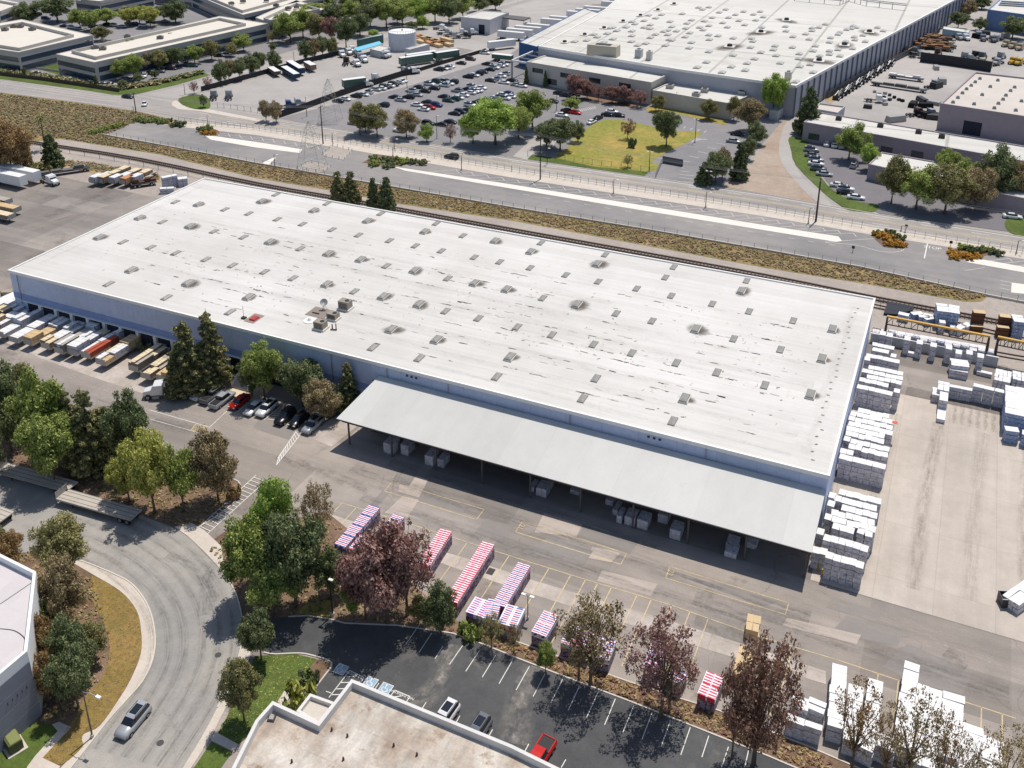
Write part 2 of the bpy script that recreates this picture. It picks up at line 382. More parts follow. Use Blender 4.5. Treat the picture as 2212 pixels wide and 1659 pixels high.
# truck yard, car park, field
area('truck_yard', [(430, 203), (553, 170), (770, 107), (930, 62), (1106, 15), (1170, -5), (1400, -60), (1400, 20), (1150, 85), (1100, 118), (870, 190), (600, 255), (520, 243), (455, 232)], 3, M_truck)
area('car_park', [(600, 256), (870, 190), (1100, 118), (1150, 85), (1420, 175), (1640, 225), (1700, 255), (1560, 403), (1406, 382), (1106, 341), (978, 318), (713, 276)], 4, M_carpark)
area('patch_of_new_asphalt', [T(1, 0, 1520, 490), T(1, 0, 1740, 410), T(1, 0, 1880, 435), T(1, 0, 1660, 520)], 4, M_newasph)
area('patch_of_new_asphalt', [T(2, 0, 540, 90), T(2, 0, 700, 35), T(2, 0, 880, 30), T(2, 0, 660, 105)], 4, M_newasph)
area('grass_field', crm([(1296, 262), (1323, 258), (1356, 262), (1416, 275), (1468, 283), (1516, 290), (1412, 345), (1424, 357), (1406, 371), (1340, 368), (1281, 362), (1200, 345), (1225, 320), (1240, 300), (1258, 284)], 3, True), 6, M_field)
area('street_verge', [(1139, 344), (1150, 334), (1200, 342), (1281, 360), (1400, 372), (1392, 381), (1300, 368)], 7, M_lawn)
area('driveway', [(1108, 338), (1165, 285), (1205, 300), (1196, 315), (1150, 334), (1139, 346)], 5, M_truck)
area('driveway', [(1406, 383), (1428, 354), (1474, 360), (1462, 392)], 7, M_carpark)
area('office_bed', [T(2, 0, 1150, 940), T(2, 0, 1220, 910), T(2, 0, 1450, 955), T(2, 0, 1860, 1045), T(2, 0, 1840, 1085), T(2, 0, 1430, 985), T(2, 0, 1180, 975)], 6, M_field)
area('office_bed', [T(2, 0, 600, 860), T(2, 0, 650, 825), T(2, 0, 900, 870), T(2, 0, 1090, 915), T(2, 0, 1080, 940), T(2, 0, 800, 890)], 6, M_mulch)
# dirt strip and small lot to the east
area('dirt_lot', [(1659, 300), (1640, 330), (1603, 375), (1561, 404), (1659, 420), (1772, 440), (1764, 412), (1740, 390), (1719, 360), (1707, 320), (1704, 298), (1716, 262), (1694, 258), (1670, 285)], 6, M_dirt)
area('concrete_drive', crm([(1716, 262), (1700, 262), (1688, 290), (1682, 330), (1700, 370), (1745, 420), (1772, 440), (1800, 446), (1764, 412), (1740, 390), (1719, 360), (1707, 320), (1705, 298)], 2, True), 7, M_truck)
area('small_car_park', [(1749, 304), (1830, 308), (1960, 350), (2260, 420), (2260, 512), (1900, 462), (1800, 412), (1737, 325)], 5, M_rlot)
area('curved_lawn', crm([(1705, 297), (1749, 304), (1737, 325), (1764, 370), (1800, 412), (1845, 434), (1892, 442), (1898, 452), (1879, 459), (1834, 455), (1809, 440), (1777, 415), (1719, 357), (1709, 325)], 3, True), 8, M_lawn)
area('street_planter', crm([T(3, 1, 2060, 240), T(3, 1, 2140, 225), T(3, 1, 2300, 240), T(3, 1, 2300, 380), T(3, 1, 2130, 370), T(3, 1, 2050, 310)], 3, True), 8, M_lawn)
area('earth_strip', [(1771, 207), (1850, 163), (1950, 112), (2074, 27), (2060, 15), (2100, -10), (2120, 0), (2030, 62), (1960, 112), (1860, 170), (1794, 224)], 5, M_dirt2)
area('storage_yard', [(1794, 226), (1860, 171), (1960, 114), (2040, 62), (2130, 0), (2300, -20), (2300, 240), (2230, 330), (1765, 245)], 4, M_truck)
# cul-de-sac
cul_l = crm([(100, 1196), (150, 1205), (190, 1217), (250, 1242), (287, 1264), (317, 1304), (332, 1349), (335, 1394), (327, 1434), (307, 1474), (275, 1511), (232, 1559), (185, 1619), (120, 1700)], 4)
cul_r = crm([(-60, 1000), (135, 1058), (290, 1110), (387, 1147), (445, 1200), (487, 1244), (512, 1290), (524, 1345), (522, 1384), (515, 1424), (495, 1481), (462, 1544), (435, 1594), (370, 1700)], 4)
area('cul_de_sac_road', cul_r + cul_l[::-1] + [(0, 1190), (-60, 1185)], 4, M_culd)
walk_in = crm([(150, 1212), (205, 1244), (262, 1279), (295, 1319), (305, 1364), (304, 1414), (282, 1469), (255, 1514), (215, 1569), (182, 1586), (177, 1600), (178, 1615), (135, 1655), (100, 1700)], 4)
area('planting_ground', [(-80, 1185), (0, 1192), (100, 1197)] + walk_in + [(-80, 1750)], 3, M_mulch)
area('curved_sidewalk', cul_l[4:] + walk_in[::-1], 5, M_walk)
kerb('kerb', cul_l[4:])
area('dry_lawn', crm([(198, 1250), (205, 1247), (262, 1280), (295, 1320), (304, 1364), (303, 1414), (281, 1469), (254, 1514), (214, 1569), (182, 1586), (177, 1600), (178, 1615), (133, 1652), (92, 1638), (120, 1600), (160, 1555), (185, 1505), (225, 1460), (237, 1400), (222, 1340), (200, 1300)], 3, True), 6, M_drygrass)
area('garden_path', [(0, 1602), (55, 1552), (75, 1548), (45, 1579), (0, 1620)], 6, M_walk)
area('garden_path', [(112, 1566), (128, 1560), (154, 1572), (92, 1638), (130, 1656), (110, 1700), (40, 1700), (60, 1655), (76, 1634), (125, 1580)], 6, M_walk)
area('front_lawn', [(45, 1579), (75, 1563), (112, 1566), (125, 1580), (76, 1634), (56, 1661), (20, 1710), (-60, 1710), (-60, 1640), (0, 1612)], 6, M_lawn)
area('driveway_apron', [(377, 1139), (412, 1129), (440, 1145), (478, 1180), (486, 1242), (478, 1232), (445, 1196), (405, 1158)], 5, M_walk)
kerb('kerb', cul_r[20:44])
rs_in = crm([(545, 1395), (538, 1424), (520, 1470), (480, 1544), (457, 1590), (400, 1680)], 4)
area('narrow_sidewalk', cul_r[34:] + [(375, 1700), (400, 1700)] + rs_in[::-1], 5, M_walk)
area('corner_lawn', [(553, 1418), (600, 1415), (640, 1414), (683, 1424), (672, 1444), (638, 1484), (603, 1524), (560, 1570), (515, 1609), (470, 1586), (490, 1550), (528, 1470), (545, 1430)], 6, M_lawn)
area('corner_lawn', [(457, 1603), (502, 1625), (470, 1670), (412, 1670)], 6, M_lawn)
area('entry_path', [(454, 1592), (470, 1584), (515, 1609), (505, 1625), (457, 1601)], 6, M_walk)
area('entry_path', [(600, 1516), (624, 1478), (645, 1486), (606, 1530)], 7, M_walk)
area('shrub_bed', [(683, 1424), (712, 1432), (713, 1442), (672, 1494), (638, 1486), (660, 1458)], 7, M_mulch)
# dark lot, planter beds
lotk = [(560, 1338), (623, 1333), (665, 1331), (713, 1338), (743, 1347), (860, 1352), (978, 1369), (1045, 1393), (1106, 1418), (1216, 1461), (1311, 1497), (1356, 1514), (1496, 1569), (1659, 1634), (1790, 1690)]
area('dark_parking_lot', [(522, 1345)] + lotk + [(1790, 1900), (500, 1900), (678, 1491), (715, 1442), (714, 1430), (683, 1419), (648, 1412), (595, 1414), (560, 1404), (524, 1396)], 5, M_lot)
kerb('kerb', lotk[1:])
kerb('kerb', crm([(570, 1410), (595, 1414), (648, 1412), (683, 1419), (712, 1429), (716, 1440), (700, 1462), (678, 1491)], 3))
bed_top = [(713, 1112), (760, 1150), (900, 1270), (990, 1345), (1050, 1362), (1116, 1387), (1216, 1423), (1311, 1457), (1371, 1478), (1451, 1504), (1553, 1536), (1659, 1579), (1759, 1619), (1900, 1680)]
area('tree_bed', [(445, 1175), (470, 1160), (535, 1115), (640, 1120), (700, 1105)] + bed_top + [(1830, 1700), (1790, 1690)] + lotk[::-1] + [(522, 1330), (505, 1270), (480, 1225)], 4, M_mulch)
kerb('kerb', bed_top[4:])
area('island_grass', [(640, 1325), (660, 1306), (700, 1296), (722, 1300), (718, 1334), (690, 1332), (665, 1328)], 7, M_field)
tb = crm([(120, 1035), (180, 1012), (300, 1000), (430, 1020), (505, 1036), (519, 1050), (517, 1066), (497, 1094), (425, 1142), (388, 1143), (290, 1106), (180, 1065)], 3, True)
area('tree_bed', tb, 5, M_mulch)
kerb('kerb', tb[12:27])
area('tree_bed', [(-120, 900), (60, 870), (200, 930), (300, 960), (300, 1000), (180, 1012), (120, 1035), (-60, 1000), (-200, 960)], 4, M_mulch)
# loading and staging concrete, repairs in the yard
area('dock_concrete', [(0, 700), (60, 665), (200, 700), (380, 745), (420, 775), (318, 853), (200, 815), (90, 775), (0, 735), (-120, 700), (-60, 660)], 2, M_band)
area('concrete_apron', [(455, 835), (520, 795), (560, 812), (590, 835), (560, 870), (480, 850)], 3, sur('apron_concrete', C(214, 198, 172), 0.06, 0.2, 1, 6))
area('concrete_corner', [(655, 940), (760, 880), (770, 922), (716, 966)], 3, M_band)
area('concrete_band', W([(718, 1112), (770, 1129)]) + W([(756, 1151), (712, 1139)]), 2, M_band, True)
area('concrete_band', [(940, 1187), (1010, 1207), (1146, 1252), (1350, 1313), (1546, 1372), (1784, 1450), (1784, 1478), (1546, 1409), (1330, 1340), (1133, 1279), (990, 1230), (930, 1208)], 2, M_band)
for q in ([(843, 1042), (870, 1010), (905, 1018), (884, 1050)], [(789, 1103), (833, 1052), (846, 1060), (800, 1112)], [(1140, 1185), (1190, 1160), (1281, 1190), (1262, 1222), (1128, 1195)],
          [(1248, 1158), (1262, 1135), (1382, 1168), (1360, 1197)], [(1470, 1245), (1560, 1262), (1680, 1300), (1650, 1310)], [(1790, 1370), (1830, 1330), (1950, 1365), (1940, 1395)], [(1905, 1440), (1960, 1390), (2100, 1450), (2080, 1500), (1990, 1480)], [(905, 1062), (1010, 1093), (1000, 1108), (895, 1078)], [(1050, 1120), (1110, 1137), (1085, 1172), (1025, 1152)], [(1800, 1290), (1905, 1322), (1890, 1345), (1785, 1312)], [(560, 905), (640, 925), (625, 950), (545, 925)], [(1560, 1350), (1700, 1390), (1685, 1412), (1545, 1372)]):
    area('asphalt_repair', q, 2, M_newasph)
for q in ([(870, 1020), (925, 1036), (905, 1075), (860, 1062)], [(1175, 1108), (1258, 1133), (1245, 1160), (1155, 1150)], [(870, 1072), (905, 1080), (880, 1118), (830, 1108)], [(1300, 1232), (1420, 1262), (1405, 1288), (1290, 1255)], [(1700, 1335), (1860, 1372), (1850, 1392), (1690, 1352)], [(1280, 1180), (1340, 1195), (1320, 1215), (1268, 1205)]):
    area('asphalt_repair', q, 2, M_oldasph)

# painted lines
def lines(name, segs, w, mat, level):
    m = MB()
    for s in segs: ribbon(m, W(s), w, level * LV, mat)
    return m.build(name, kind='structure')
Y = []
for q in ([(847, 1041), (1045.5, 1101), (1029, 1123), (830.5, 1061)], [(1128.5, 1127), (1353.5, 1196), (1341, 1219.5), (1113.5, 1149.5)], [(1447, 1224.5), (1704, 1303), (1696.5, 1328), (1438, 1249)]):
    Y += [[q[i], q[(i + 1) % 4]] for i in range(4)]
pk = [(739, 1087), (930, 1146), (1133, 1211), (1290, 1260), (1448, 1307), (1581, 1354), (1659, 1381), (1806, 1425), (1941, 1470), (2085, 1517), (2194, 1552)]
Y += [[pk[i], pk[i + 1]] for i in range(10)]
lines('yellow_lines', Y, 0.14, M_yline, 3)
S = []
def stallx(x):
    for i in range(10):
        if pk[i][0] <= x <= pk[i + 1][0]:
            u = (x - pk[i][0]) / (pk[i + 1][0] - pk[i][0]); return (x, pk[i][1] + u * (pk[i + 1][1] - pk[i][1]))
for x in (739, 770, 1186, 1233, 1265, 1291, 1321, 1376, 1407, 1451, 1490, 1530, 1702, 1712, 1897, 1941, 2120, 2165):
    a = g(*stallx(x)); S.append(((a[0], a[1]), (a[0], a[1] - 12.5)))
m = MB()
for a, b in S: ribbon(m, [a, b], 0.14, 3 * LV, M_yline)
for x in (930, 960, 1010, 1045, 1100):
    a = g(*stallx(x)); ribbon(m, [(a[0], a[1]), (a[0], a[1] - 12)], 0.14, 3 * LV, M_yline)
m.build('yellow_stall_lines', kind='structure')
# dark lot stalls
m = MB()
pts = [T(1, 3, 1415, 420), T(1, 3, 1520, 495), T(1, 3, 1615, 610), T(1, 3, 1785, 605), T(1, 3, 1930, 650), T(1, 3, 2070, 690), T(1, 3, 2212, 740)]
ends = [T(1, 3, 1290, 600), T(1, 3, 1408, 665), T(1, 3, 1548, 718), T(1, 3, 1672, 768), T(1, 3, 1812, 828), T(1, 3, 1955, 878), T(1, 3, 2100, 935)]
for a, b in zip(pts, ends): ribbon(m, W([a, b]), 0.1, 7 * LV, M_wline)
for (ax, ay, bx, by) in ((150, 785, 35, 990), (290, 840, 182, 1045), (438, 895, 335, 1100), (583, 955, 485, 1165), (742, 1010, 645, 1225), (893, 1065, 800, 1290), (1050, 1128, 958, 1355), (1210, 1185, 1125, 1410), (1370, 1250, 1288, 1480), (1540, 1312, 1458, 1550), (1700, 1385, 1640, 1570), (1870, 1480, 1810, 1659), (2075, 1370, 2010, 1659)):
    ribbon(m, W([T(2, 3, ax, ay), T(2, 3, bx, by)]), 0.1, 7 * LV, M_wline)
for (ax, ay, bx, by) in ((1470, 1095, 1420, 1175), (1762, 1212, 1712, 1300), (2045, 1330, 1995, 1415)): ribbon(m, W([T(1, 3, ax, ay), T(1, 3, bx, by)]), 0.1, 7 * LV, M_wline)
for (ax, ay, bx, by) in ((145, 1455, 95, 1550), (465, 1590, 425, 1659)): ribbon(m, W([T(2, 3, ax, ay), T(2, 3, bx, by)]), 0.1, 7 * LV, M_wline)
# two hatched accessible aisles
for q, ss in (([(810, 820), (932, 880), (880, 980), (630, 1055)], [((780, 875), (850, 870)), ((735, 925), (905, 920)), ((695, 980), (830, 975)), ((650, 1030), (760, 1028))]), ([(1200, 990), (1330, 1045), (1285, 1115), (1150, 1060)], [((1175, 1052), (1260, 1040)), ((1230, 1105), (1300, 1095))])):
    for a, b in ((0, 1), (1, 2), (0, 3)): ribbon(m, W([T(1, 3, *q[a]), T(1, 3, *q[b])]), 0.1, 7 * LV, M_wline)
    for a, b in ss: ribbon(m, W([T(1, 3, *a), T(1, 3, *b)]), 0.12, 7 * LV, M_wline)
ribbon(m, W([T(1, 3, 605, 1000), T(1, 3, 650, 1015)]), 0.1, 7 * LV, M_wline)
ribbon(m, W([T(1, 3, 1062, 930), T(1, 3, 1015, 1000)]), 0.1, 7 * LV, M_wline)
m.build('white_stall_lines', kind='structure')
def text(body, loc, size, mat, rz, kind='structure', name='painted_lettering', parent=None, rx=0, sx=1.0):
    c = bpy.data.curves.new(name, 'FONT'); c.body = body; c.size = size; c.align_x = 'CENTER'; c.align_y = 'CENTER'; c.extrude = 0.002
    o = bpy.data.objects.new(name, c); link(o, parent); o.location = loc; o.rotation_euler = (rx, 0, rz); c.materials.append(mat); o.scale = (sx, 1, 1)
    if kind: o['kind'] = kind
    return o
def wheelchair(cx, cy):
    m = MB(); x, y, _ = g(cx, cy); z = 7 * LV
    M_blue = sur('sign_blue_paint', C(150, 178, 200), 0.1, 0.5, 2, 8)
    m.sheet([(x - .75, y - .75), (x + .75, y - .75), (x + .75, y + .75), (x - .75, y + .75)], z, M_wline)
    m.sheet([(x - .66, y - .66), (x + .66, y - .66), (x + .66, y + .66), (x - .66, y + .66)], z + .004, M_blue)
    ring = [(x - .05 + .36 * math.cos(a), y - .15 + .36 * math.sin(a)) for a in np.linspace(2.2, 6.6, 14)]
    ribbon(m, ring, .1, z + .008, M_wline); ribbon(m, [(x - .1, y + .45), (x - .08, y - .02), (x + .25, y - .02), (x + .42, y - .42)], .11, z + .009, M_wline)
    m.sheet([(x - .12 + .1 * math.cos(a), y + .52 + .1 * math.sin(a)) for a in np.linspace(0, 5.6, 9)], z + .008, M_wline)
    m.build('wheelchair_marking', kind='structure')
wheelchair(*T(1, 3, 735, 810)); wheelchair(*T(1, 3, 990, 922)); wheelchair(*T(1, 3, 1120, 975))
for (tx, ty) in ((858, 862), (1258, 1028)):
    x, y, _ = g(*T(1, 3, tx, ty)); text('NO PARKING', (x, y, 7.5 * LV), 0.5, M_wline, math.pi, sx=1.15)
# hatched walkways in the yard
def hatch(pl, pr, n, mat=M_yline, w=0.12, level=4):
    m = MB(); a = W(pl); b = W(pr); ribbon(m, a, w, level * LV, mat); ribbon(m, b, w, level * LV, mat)
    for i in range(n):
        u = (i + .3) / n; v = (i + .9) / n
        f = lambda q, t: tuple(Vector(q[0]).lerp(Vector(q[1]), t))
        ribbon(m, [f(a, u), f(b, v)], w, level * LV + .003, mat)
    return m.build('hatched_walkway', kind='structure')
hatch([(430, 1140), (553, 1027)], [(447, 1155), (574, 1040)], 16, M_wline, level=6)
hatch([(640, 932), (600, 990)], [(650, 938), (597, 1005)], 11, M_wline)
hatch([T(0, 2, 1650, 400), T(0, 2, 1690, 350)], [T(0, 2, 1740, 430), T(0, 2, 1810, 375)], 7)
lines('faint_white_lines', [[T(0, 2, 1290, 225), T(0, 2, 1800, 370)], [T(0, 2, 1300, 305), T(0, 2, 1740, 430)], [T(0, 2, 1800, 385), T(0, 2, 1960, 235)]], 0.12, M_wline, 3)
# employee stalls
m = MB()
xa, ya, _ = g(420, 862); xb, yb, _ = g(690, 945)
for i in range(15):
    u = i / 14.0; x = xa + (xb - xa) * u; y = ya + (yb - ya) * u; ribbon(m, [(x, y), (x, y + 5.6)], 0.1, 3 * LV, M_wline)
for (k, n) in ((4.15, 7), (8.2, 7), (12.1, 7)):
    for j in range(n):
        x = xa + (xb - xa) * (k + .0) / 14; y = ya + (yb - ya) * k / 14 + .5 + j * .7; ribbon(m, [(x, y), (x + (xb - xa) / 14 * .85, y + .55)], 0.09, 3 * LV + .003, M_wline)
m.build('white_stall_lines', kind='structure')
# long lot markings: white strip, angled stalls
area('white_paved_strip', [(848, 360), (1106, 399), (1400, 446), (1659, 488), (1811, 511), (1819, 521), (1806, 523), (1659, 499), (1400, 457), (1106, 408), (875, 369)], 5, M_white)
area('white_paved_strip', [(442, 293), (460, 294), (553, 307), (653, 323), (648, 331), (553, 319), (455, 302)], 5, M_white)
area('white_paved_strip', [(2081, 562), (2106, 558), (2212, 577), (2350, 600), (2350, 612), (2212, 589), (2090, 567)], 5, M_white)
area('white_paved_strip', [(561, 355), (592, 340), (596, 341), (580, 357)], 5, M_white)
area('white_paved_strip', [T(3, 1, 2105, 785), T(3, 1, 2300, 810), T(3, 1, 2300, 890), T(3, 1, 2100, 870)], 5, M_white)
def lerp_at(pl, x):
    for i in range(len(pl) - 1):
        if pl[i][0] <= x <= pl[i + 1][0]: u = (x - pl[i][0]) / (pl[i + 1][0] - pl[i][0]); return pl[i][1] + u * (pl[i + 1][1] - pl[i][1])
    return pl[-1][1]
m = MB()
def herring(x0, x1, step, topl, botl):
    x = x0
    while x < x1:
        a = (x, lerp_at(topl, x) + 3.5); L = step * 1.75
        ribbon(m, W([a, (x - L, lerp_at(botl, x - L) - 1.5 if x - L > botl[0][0] else lerp_at(topl, x - L) + 13)]), 0.13, 5 * LV, M_wline)
        ribbon(m, W([a, (x + step * .2, a[1] + 7.5)]), 0.13, 5 * LV, M_wline)
        x += step
herring(985, 1872, 33, lot_far, [(848, 362), (1106, 399), (1400, 446), (1659, 488), (1811, 511), (1950, 533)])
herring(445, 690, 24, lot_far, [(420, 288), (553, 307), (653, 323), (760, 345)])
herring(2180, 2400, 34, lot_far, [(2081, 562), (2350, 600)])
for x in range(1130, 1800, 44): ribbon(m, W([(x, lerp_at([(875, 378), (1806, 531)], x)), (x + 14, lerp_at([(875, 378), (1806, 531)], x) + 2.2)]), 0.12, 5 * LV, M_wline)
ribbon(m, W(crm([(1782, 524), (1850, 530), (1905, 544), (1945, 543), (1957, 533)], 4)), 0.13, 5 * LV, M_wline)
ribbon(m, W([T(3, 1, 495, 435), T(3, 1, 960, 400)]), 0.13, 5 * LV, M_wline)
ribbon(m, W([T(3, 1, 1378, 445), T(3, 1, 1350, 575)]), 0.25, 5 * LV, M_wline)
for q in ((2010, 768, 2110, 785), (2010, 800, 2100, 815), (2005, 830, 2095, 850), (1700, 680, 1870, 655)): ribbon(m, W([T(3, 1, q[0], q[1]), T(3, 1, q[2], q[3])]), 0.12, 5 * LV, M_wline)
for q in ((840, 1345, 940, 1290), (1340, 1400, 1560, 1320), (760, 1385, 860, 1310)):
    pass
m.build('white_stall_lines', kind='structure')
xx, yy, _ = g(*T(3, 1, 1422, 484)); text('STOP', (xx, yy, 5.3 * LV), 2.2, M_wline, 0, sx=0.75)
# street lane lines
m = MB()
def between(u): return [(x, lerp_at(st_far, x) * (1 - u) + lerp_at(st_near, x) * u) for x in (430, 553, 713, 978, 1106, 1250, 1406, 1659, 1884, 2212, 2400)]
for u, w in ((0.1, .2), (0.9, .2)): ribbon(m, W(between(u)), w, 4.3 * LV, M_wline)
for u in (0.47, 0.53): ribbon(m, W(between(u)), .2, 4.3 * LV, M_yline)
for u in (0.27, 0.73):
    q = W(between(u)); 
    for i in range(len(q) - 1):
        a, b = Vector(q[i]), Vector(q[i + 1]); n = int((b - a).length / 9)
        for k in range(n): ribbon(m, [tuple(a.lerp(b, k / n)), tuple(a.lerp(b, (k + .35) / n))], .18, 4.3 * LV, M_wline)
def between2(u): return [(x, lerp_at(st_far, x) * (1 - u) + lerp_at(st_near, x) * u) for x in (-100, 0, 100, 215, 280)]
for u in (0.1, 0.3, 0.5, 0.9): ribbon(m, W(between2(u)), .14, 4.3 * LV, M_wline)
for (ax, ay, bx, by) in ((205, 530, 700, 440),): pass
for u in (0.33, 0.66): ribbon(m, W([tuple(Vector(a).lerp(Vector(b), u)) for a, b in zip(sr_l[1:], sr_r[1:])]), .14, 5.3 * LV, M_wline)
m.build('lane_lines', kind='structure')
for pl in (st_near[2:], st_far[6:]): kerb('kerb', pl, 0.25, 0.14)
kerb('kerb', st_far[:4], 0.25, 0.14); kerb('kerb', lot_near, 0.3, 0.5, M_kerb)
# car-park stall lines and kerbed heads
m = MB()
for (tx, ty, n, dx, dy) in ((1510, 620, 3, 45, 10), (1705, 665, 4, 45, 8), (1985, 710, 4, 40, 8)):
    for k in range(n): a = T(1, 0, tx + dx * k, ty + dy * k); ribbon(m, W([a, (a[0] + 10, a[1] + 1.5)]), .15, 5 * LV, M_wline)
for k in range(9):
    a = T(2, 0, 1230 + k * 0, 1380 - 0)
for k in range(8):
    a = T(2, 0, 1440 + k * 42 - 210, 1375 + k * 34 - 10); ribbon(m, W([a, (a[0] + 44, a[1] + 5)]), .14, 5 * LV, M_wline)
for k in range(6):
    a = T(2, 0, 1760 - k * 75, 1235 + k * 38); ribbon(m, W([a, (a[0] + 20, a[1] + 4)]), .14, 5 * LV, M_wline)
for k in range(6): ribbon(m, W([T(2, 0, 1550 + k * 22, 1225 - k * 6 + 5), T(2, 0, 1600 + k * 18, 1190 + k * 4)]), .16, 5 * LV, M_wline)
for k in range(4): ribbon(m, W([T(2, 0, 1480 + k * 60, 1110 + k * 12), T(2, 0, 1500 + k * 60, 1095 + k * 12)]), .16, 5 * LV, M_wline)
for k in range(9): ribbon(m, W([T(2, 0, 580 + k * 16, 945 - k * 3), T(2, 0, 600 + k * 16, 965 - k * 3)]), .16, 5 * LV, M_wline)
m.build('white_stall_lines', kind='structure')
def wearmat(name, col, strength, along=0.12, across=5.0):
    m, nt, N, L, b = newmat(name); setp(b, .9, .15); uv = N.new('ShaderNodeUVMap'); sp = N.new('ShaderNodeSeparateXYZ'); L.new(uv.outputs[0], sp.inputs[0])
    mp = N.new('ShaderNodeMapping'); mp.inputs['Scale'].default_value = (along, across, 1); L.new(uv.outputs[0], mp.inputs[0])
    s = N.new('ShaderNodeMath'); s.operation = 'MULTIPLY'; L.new(sp.outputs['Y'], s.inputs[0]); s.inputs[1].default_value = math.pi
    sn = N.new('ShaderNodeMath'); sn.operation = 'SINE'; L.new(s.outputs[0], sn.inputs[0])
    f = _ramp(N, L, _noise(N, L, mp.outputs[0], 1.0, 6, .7), [(.4, 0.0), (.62, 1.0)])
    f2 = _ramp(N, L, _noise(N, L, _vec(N, L), 1.4, 4, .7), [(.35, .3), (.65, 1.0)])
    x = N.new('ShaderNodeMath'); x.operation = 'MULTIPLY'; L.new(sn.outputs[0], x.inputs[0]); L.new(f, x.inputs[1])
    y = N.new('ShaderNodeMath'); y.operation = 'MULTIPLY'; L.new(x.outputs[0], y.inputs[0]); L.new(f2, y.inputs[1])
    z = N.new('ShaderNodeMath'); z.operation = 'MULTIPLY'; L.new(y.outputs[0], z.inputs[0]); z.inputs[1].default_value = strength
    L.new(z.outputs[0], b.inputs['Alpha']); b.inputs['Base Color'].default_value = (*col, 1); return m
M_tyrewear = wearmat('tyre_wear', C(96, 94, 92), .42); M_dust = wearmat('pale_dust', C(166, 160, 152), 1.0, .2, 1.6); M_oil = wearmat('oil_stain', C(104, 94, 86), .42, .4, 2.0); M_faint = wearmat('faint_stain', C(150, 138, 126), .5, .15, 3.0); M_pale = wearmat('pale_wear', C(190, 180, 170), .7, .1, 4)
def wear(pts, w, level, mat, world=False):
    global NA
    NA += 1; p = pts if world else W(pts); a = offs(p, w / 2); b = offs(p, -w / 2); z = level * LV + .0005 * (NA % 16) + .003; m = MB(); us = [0]
    for i in range(len(p) - 1): us.append(us[-1] + (Vector(p[i + 1]) - Vector(p[i])).length)
    m.add([(q[0], q[1], z) for q in b] + [(q[0], q[1], z) for q in a], [(i, i + 1, len(p) + i + 1, len(p) + i) for i in range(len(p) - 1)], mat)
    o = m.build('surface_wear', kind='structure'); uvl = o.data.uv_layers.new(name='uv'); n = len(p)
    for l in o.data.loops: v = l.vertex_index; uvl.data[l.index].uv = (us[v % n], 0.0 if v < n else 1.0)
cw = crm([(120, 1125), (250, 1175), (340, 1235), (395, 1310), (410, 1390), (395, 1460), (350, 1540), (280, 1640)], 5)
for d_, w_ in ((-2.6, 1.3), (-.7, 1.6), (1.6, 1.2), (3.6, 1.6), (5.4, 1.0), (-4.6, 1.2)): wear(offs(W(cw), d_), w_, 5, M_tyrewear, True)
wear(crm([(360, 1200), (420, 1222), (440, 1240), (465, 1300)], 4), 2.4, 5, M_tyrewear); wear(crm([(465, 1215), (445, 1260), (440, 1330)], 4), 2.0, 5, M_tyrewear)
wear(crm([T(1, 3, 1680, 590), T(1, 3, 1620, 740), T(1, 3, 1600, 900), T(1, 3, 1480, 1040), T(1, 3, 1300, 1120), T(1, 3, 1240, 1200)], 5), 3.6, 6, M_dust); wear(crm([T(2, 3, 180, 780), T(2, 3, 100, 1000), T(2, 3, 60, 1200), T(2, 3, 0, 1450)], 5), 4.5, 6, M_dust)
for (a_, b_, w_, mt) in (((840, 1000), (1420, 1180), 3, M_tyrewear), ((760, 1010), (1750, 1335), 3.5, M_tyrewear), ((780, 1075), (1640, 1350), 3, M_tyrewear), ((1500, 1290), (2180, 1500), 4, M_tyrewear), ((1730, 1290), (2200, 1440), 5, M_pale), ((560, 960), (900, 1075), 4, M_pale), ((100, 860), (420, 930), 4, M_tyrewear), ((40, 790), (560, 930), 4, M_pale), ((600, 985), (800, 1060), 3, M_oil), ((1500, 1340), (1640, 1390), 3, M_oil), ((2040, 1410), (2090, 1440), 4, M_oil), ((60, 560), (380, 440), 5, M_tyrewear), ((40, 500), (300, 420), 6, M_pale), ((100, 470), (260, 400), 5, M_oil)):
    wear([tuple(Vector(a_).lerp(Vector(b_), k / 12)) for k in range(13)], w_, 3, mt)
for k in range(7): wear([(8.3 + k * 1.25, 176.2), (8.3 + k * 1.25, 172), (8.4 + k * 1.25, 166)], 1.0, 3, M_oil, True)
for k in range(6): wear([(-2 + k * 7, 120 + k), (-2 + k * 7, 140), (-1 + k * 7, 165)], 2.6, 3, M_faint if k % 2 else M_pale, True)
wear(crm([T(1, 2, 1270, 745), T(1, 2, 1210, 860)], 3), .35, 3, M_tyrewear); wear(crm([T(1, 2, 1235, 745), T(1, 2, 1190, 850), T(1, 2, 1180, 960)], 3), .35, 3, M_tyrewear)
def cover(x, y, r, label):
    m = MB(); p = g(x, y); m.cyl((p[0], p[1], 5 * LV), r, 0.012, flat('cast_iron', C(70, 68, 66), .6, .4), 18)
    m.build('manhole_cover', label=label, cat='manhole cover', group='manhole covers in the cul-de-sac')
cover(*T(0, 3, 1885, 685), .42, 'round dark manhole cover near the outer kerb of the bend')
cover(*T(0, 3, 1385, 1445), .42, 'round grey manhole cover in the road beside the parked grey crossover')
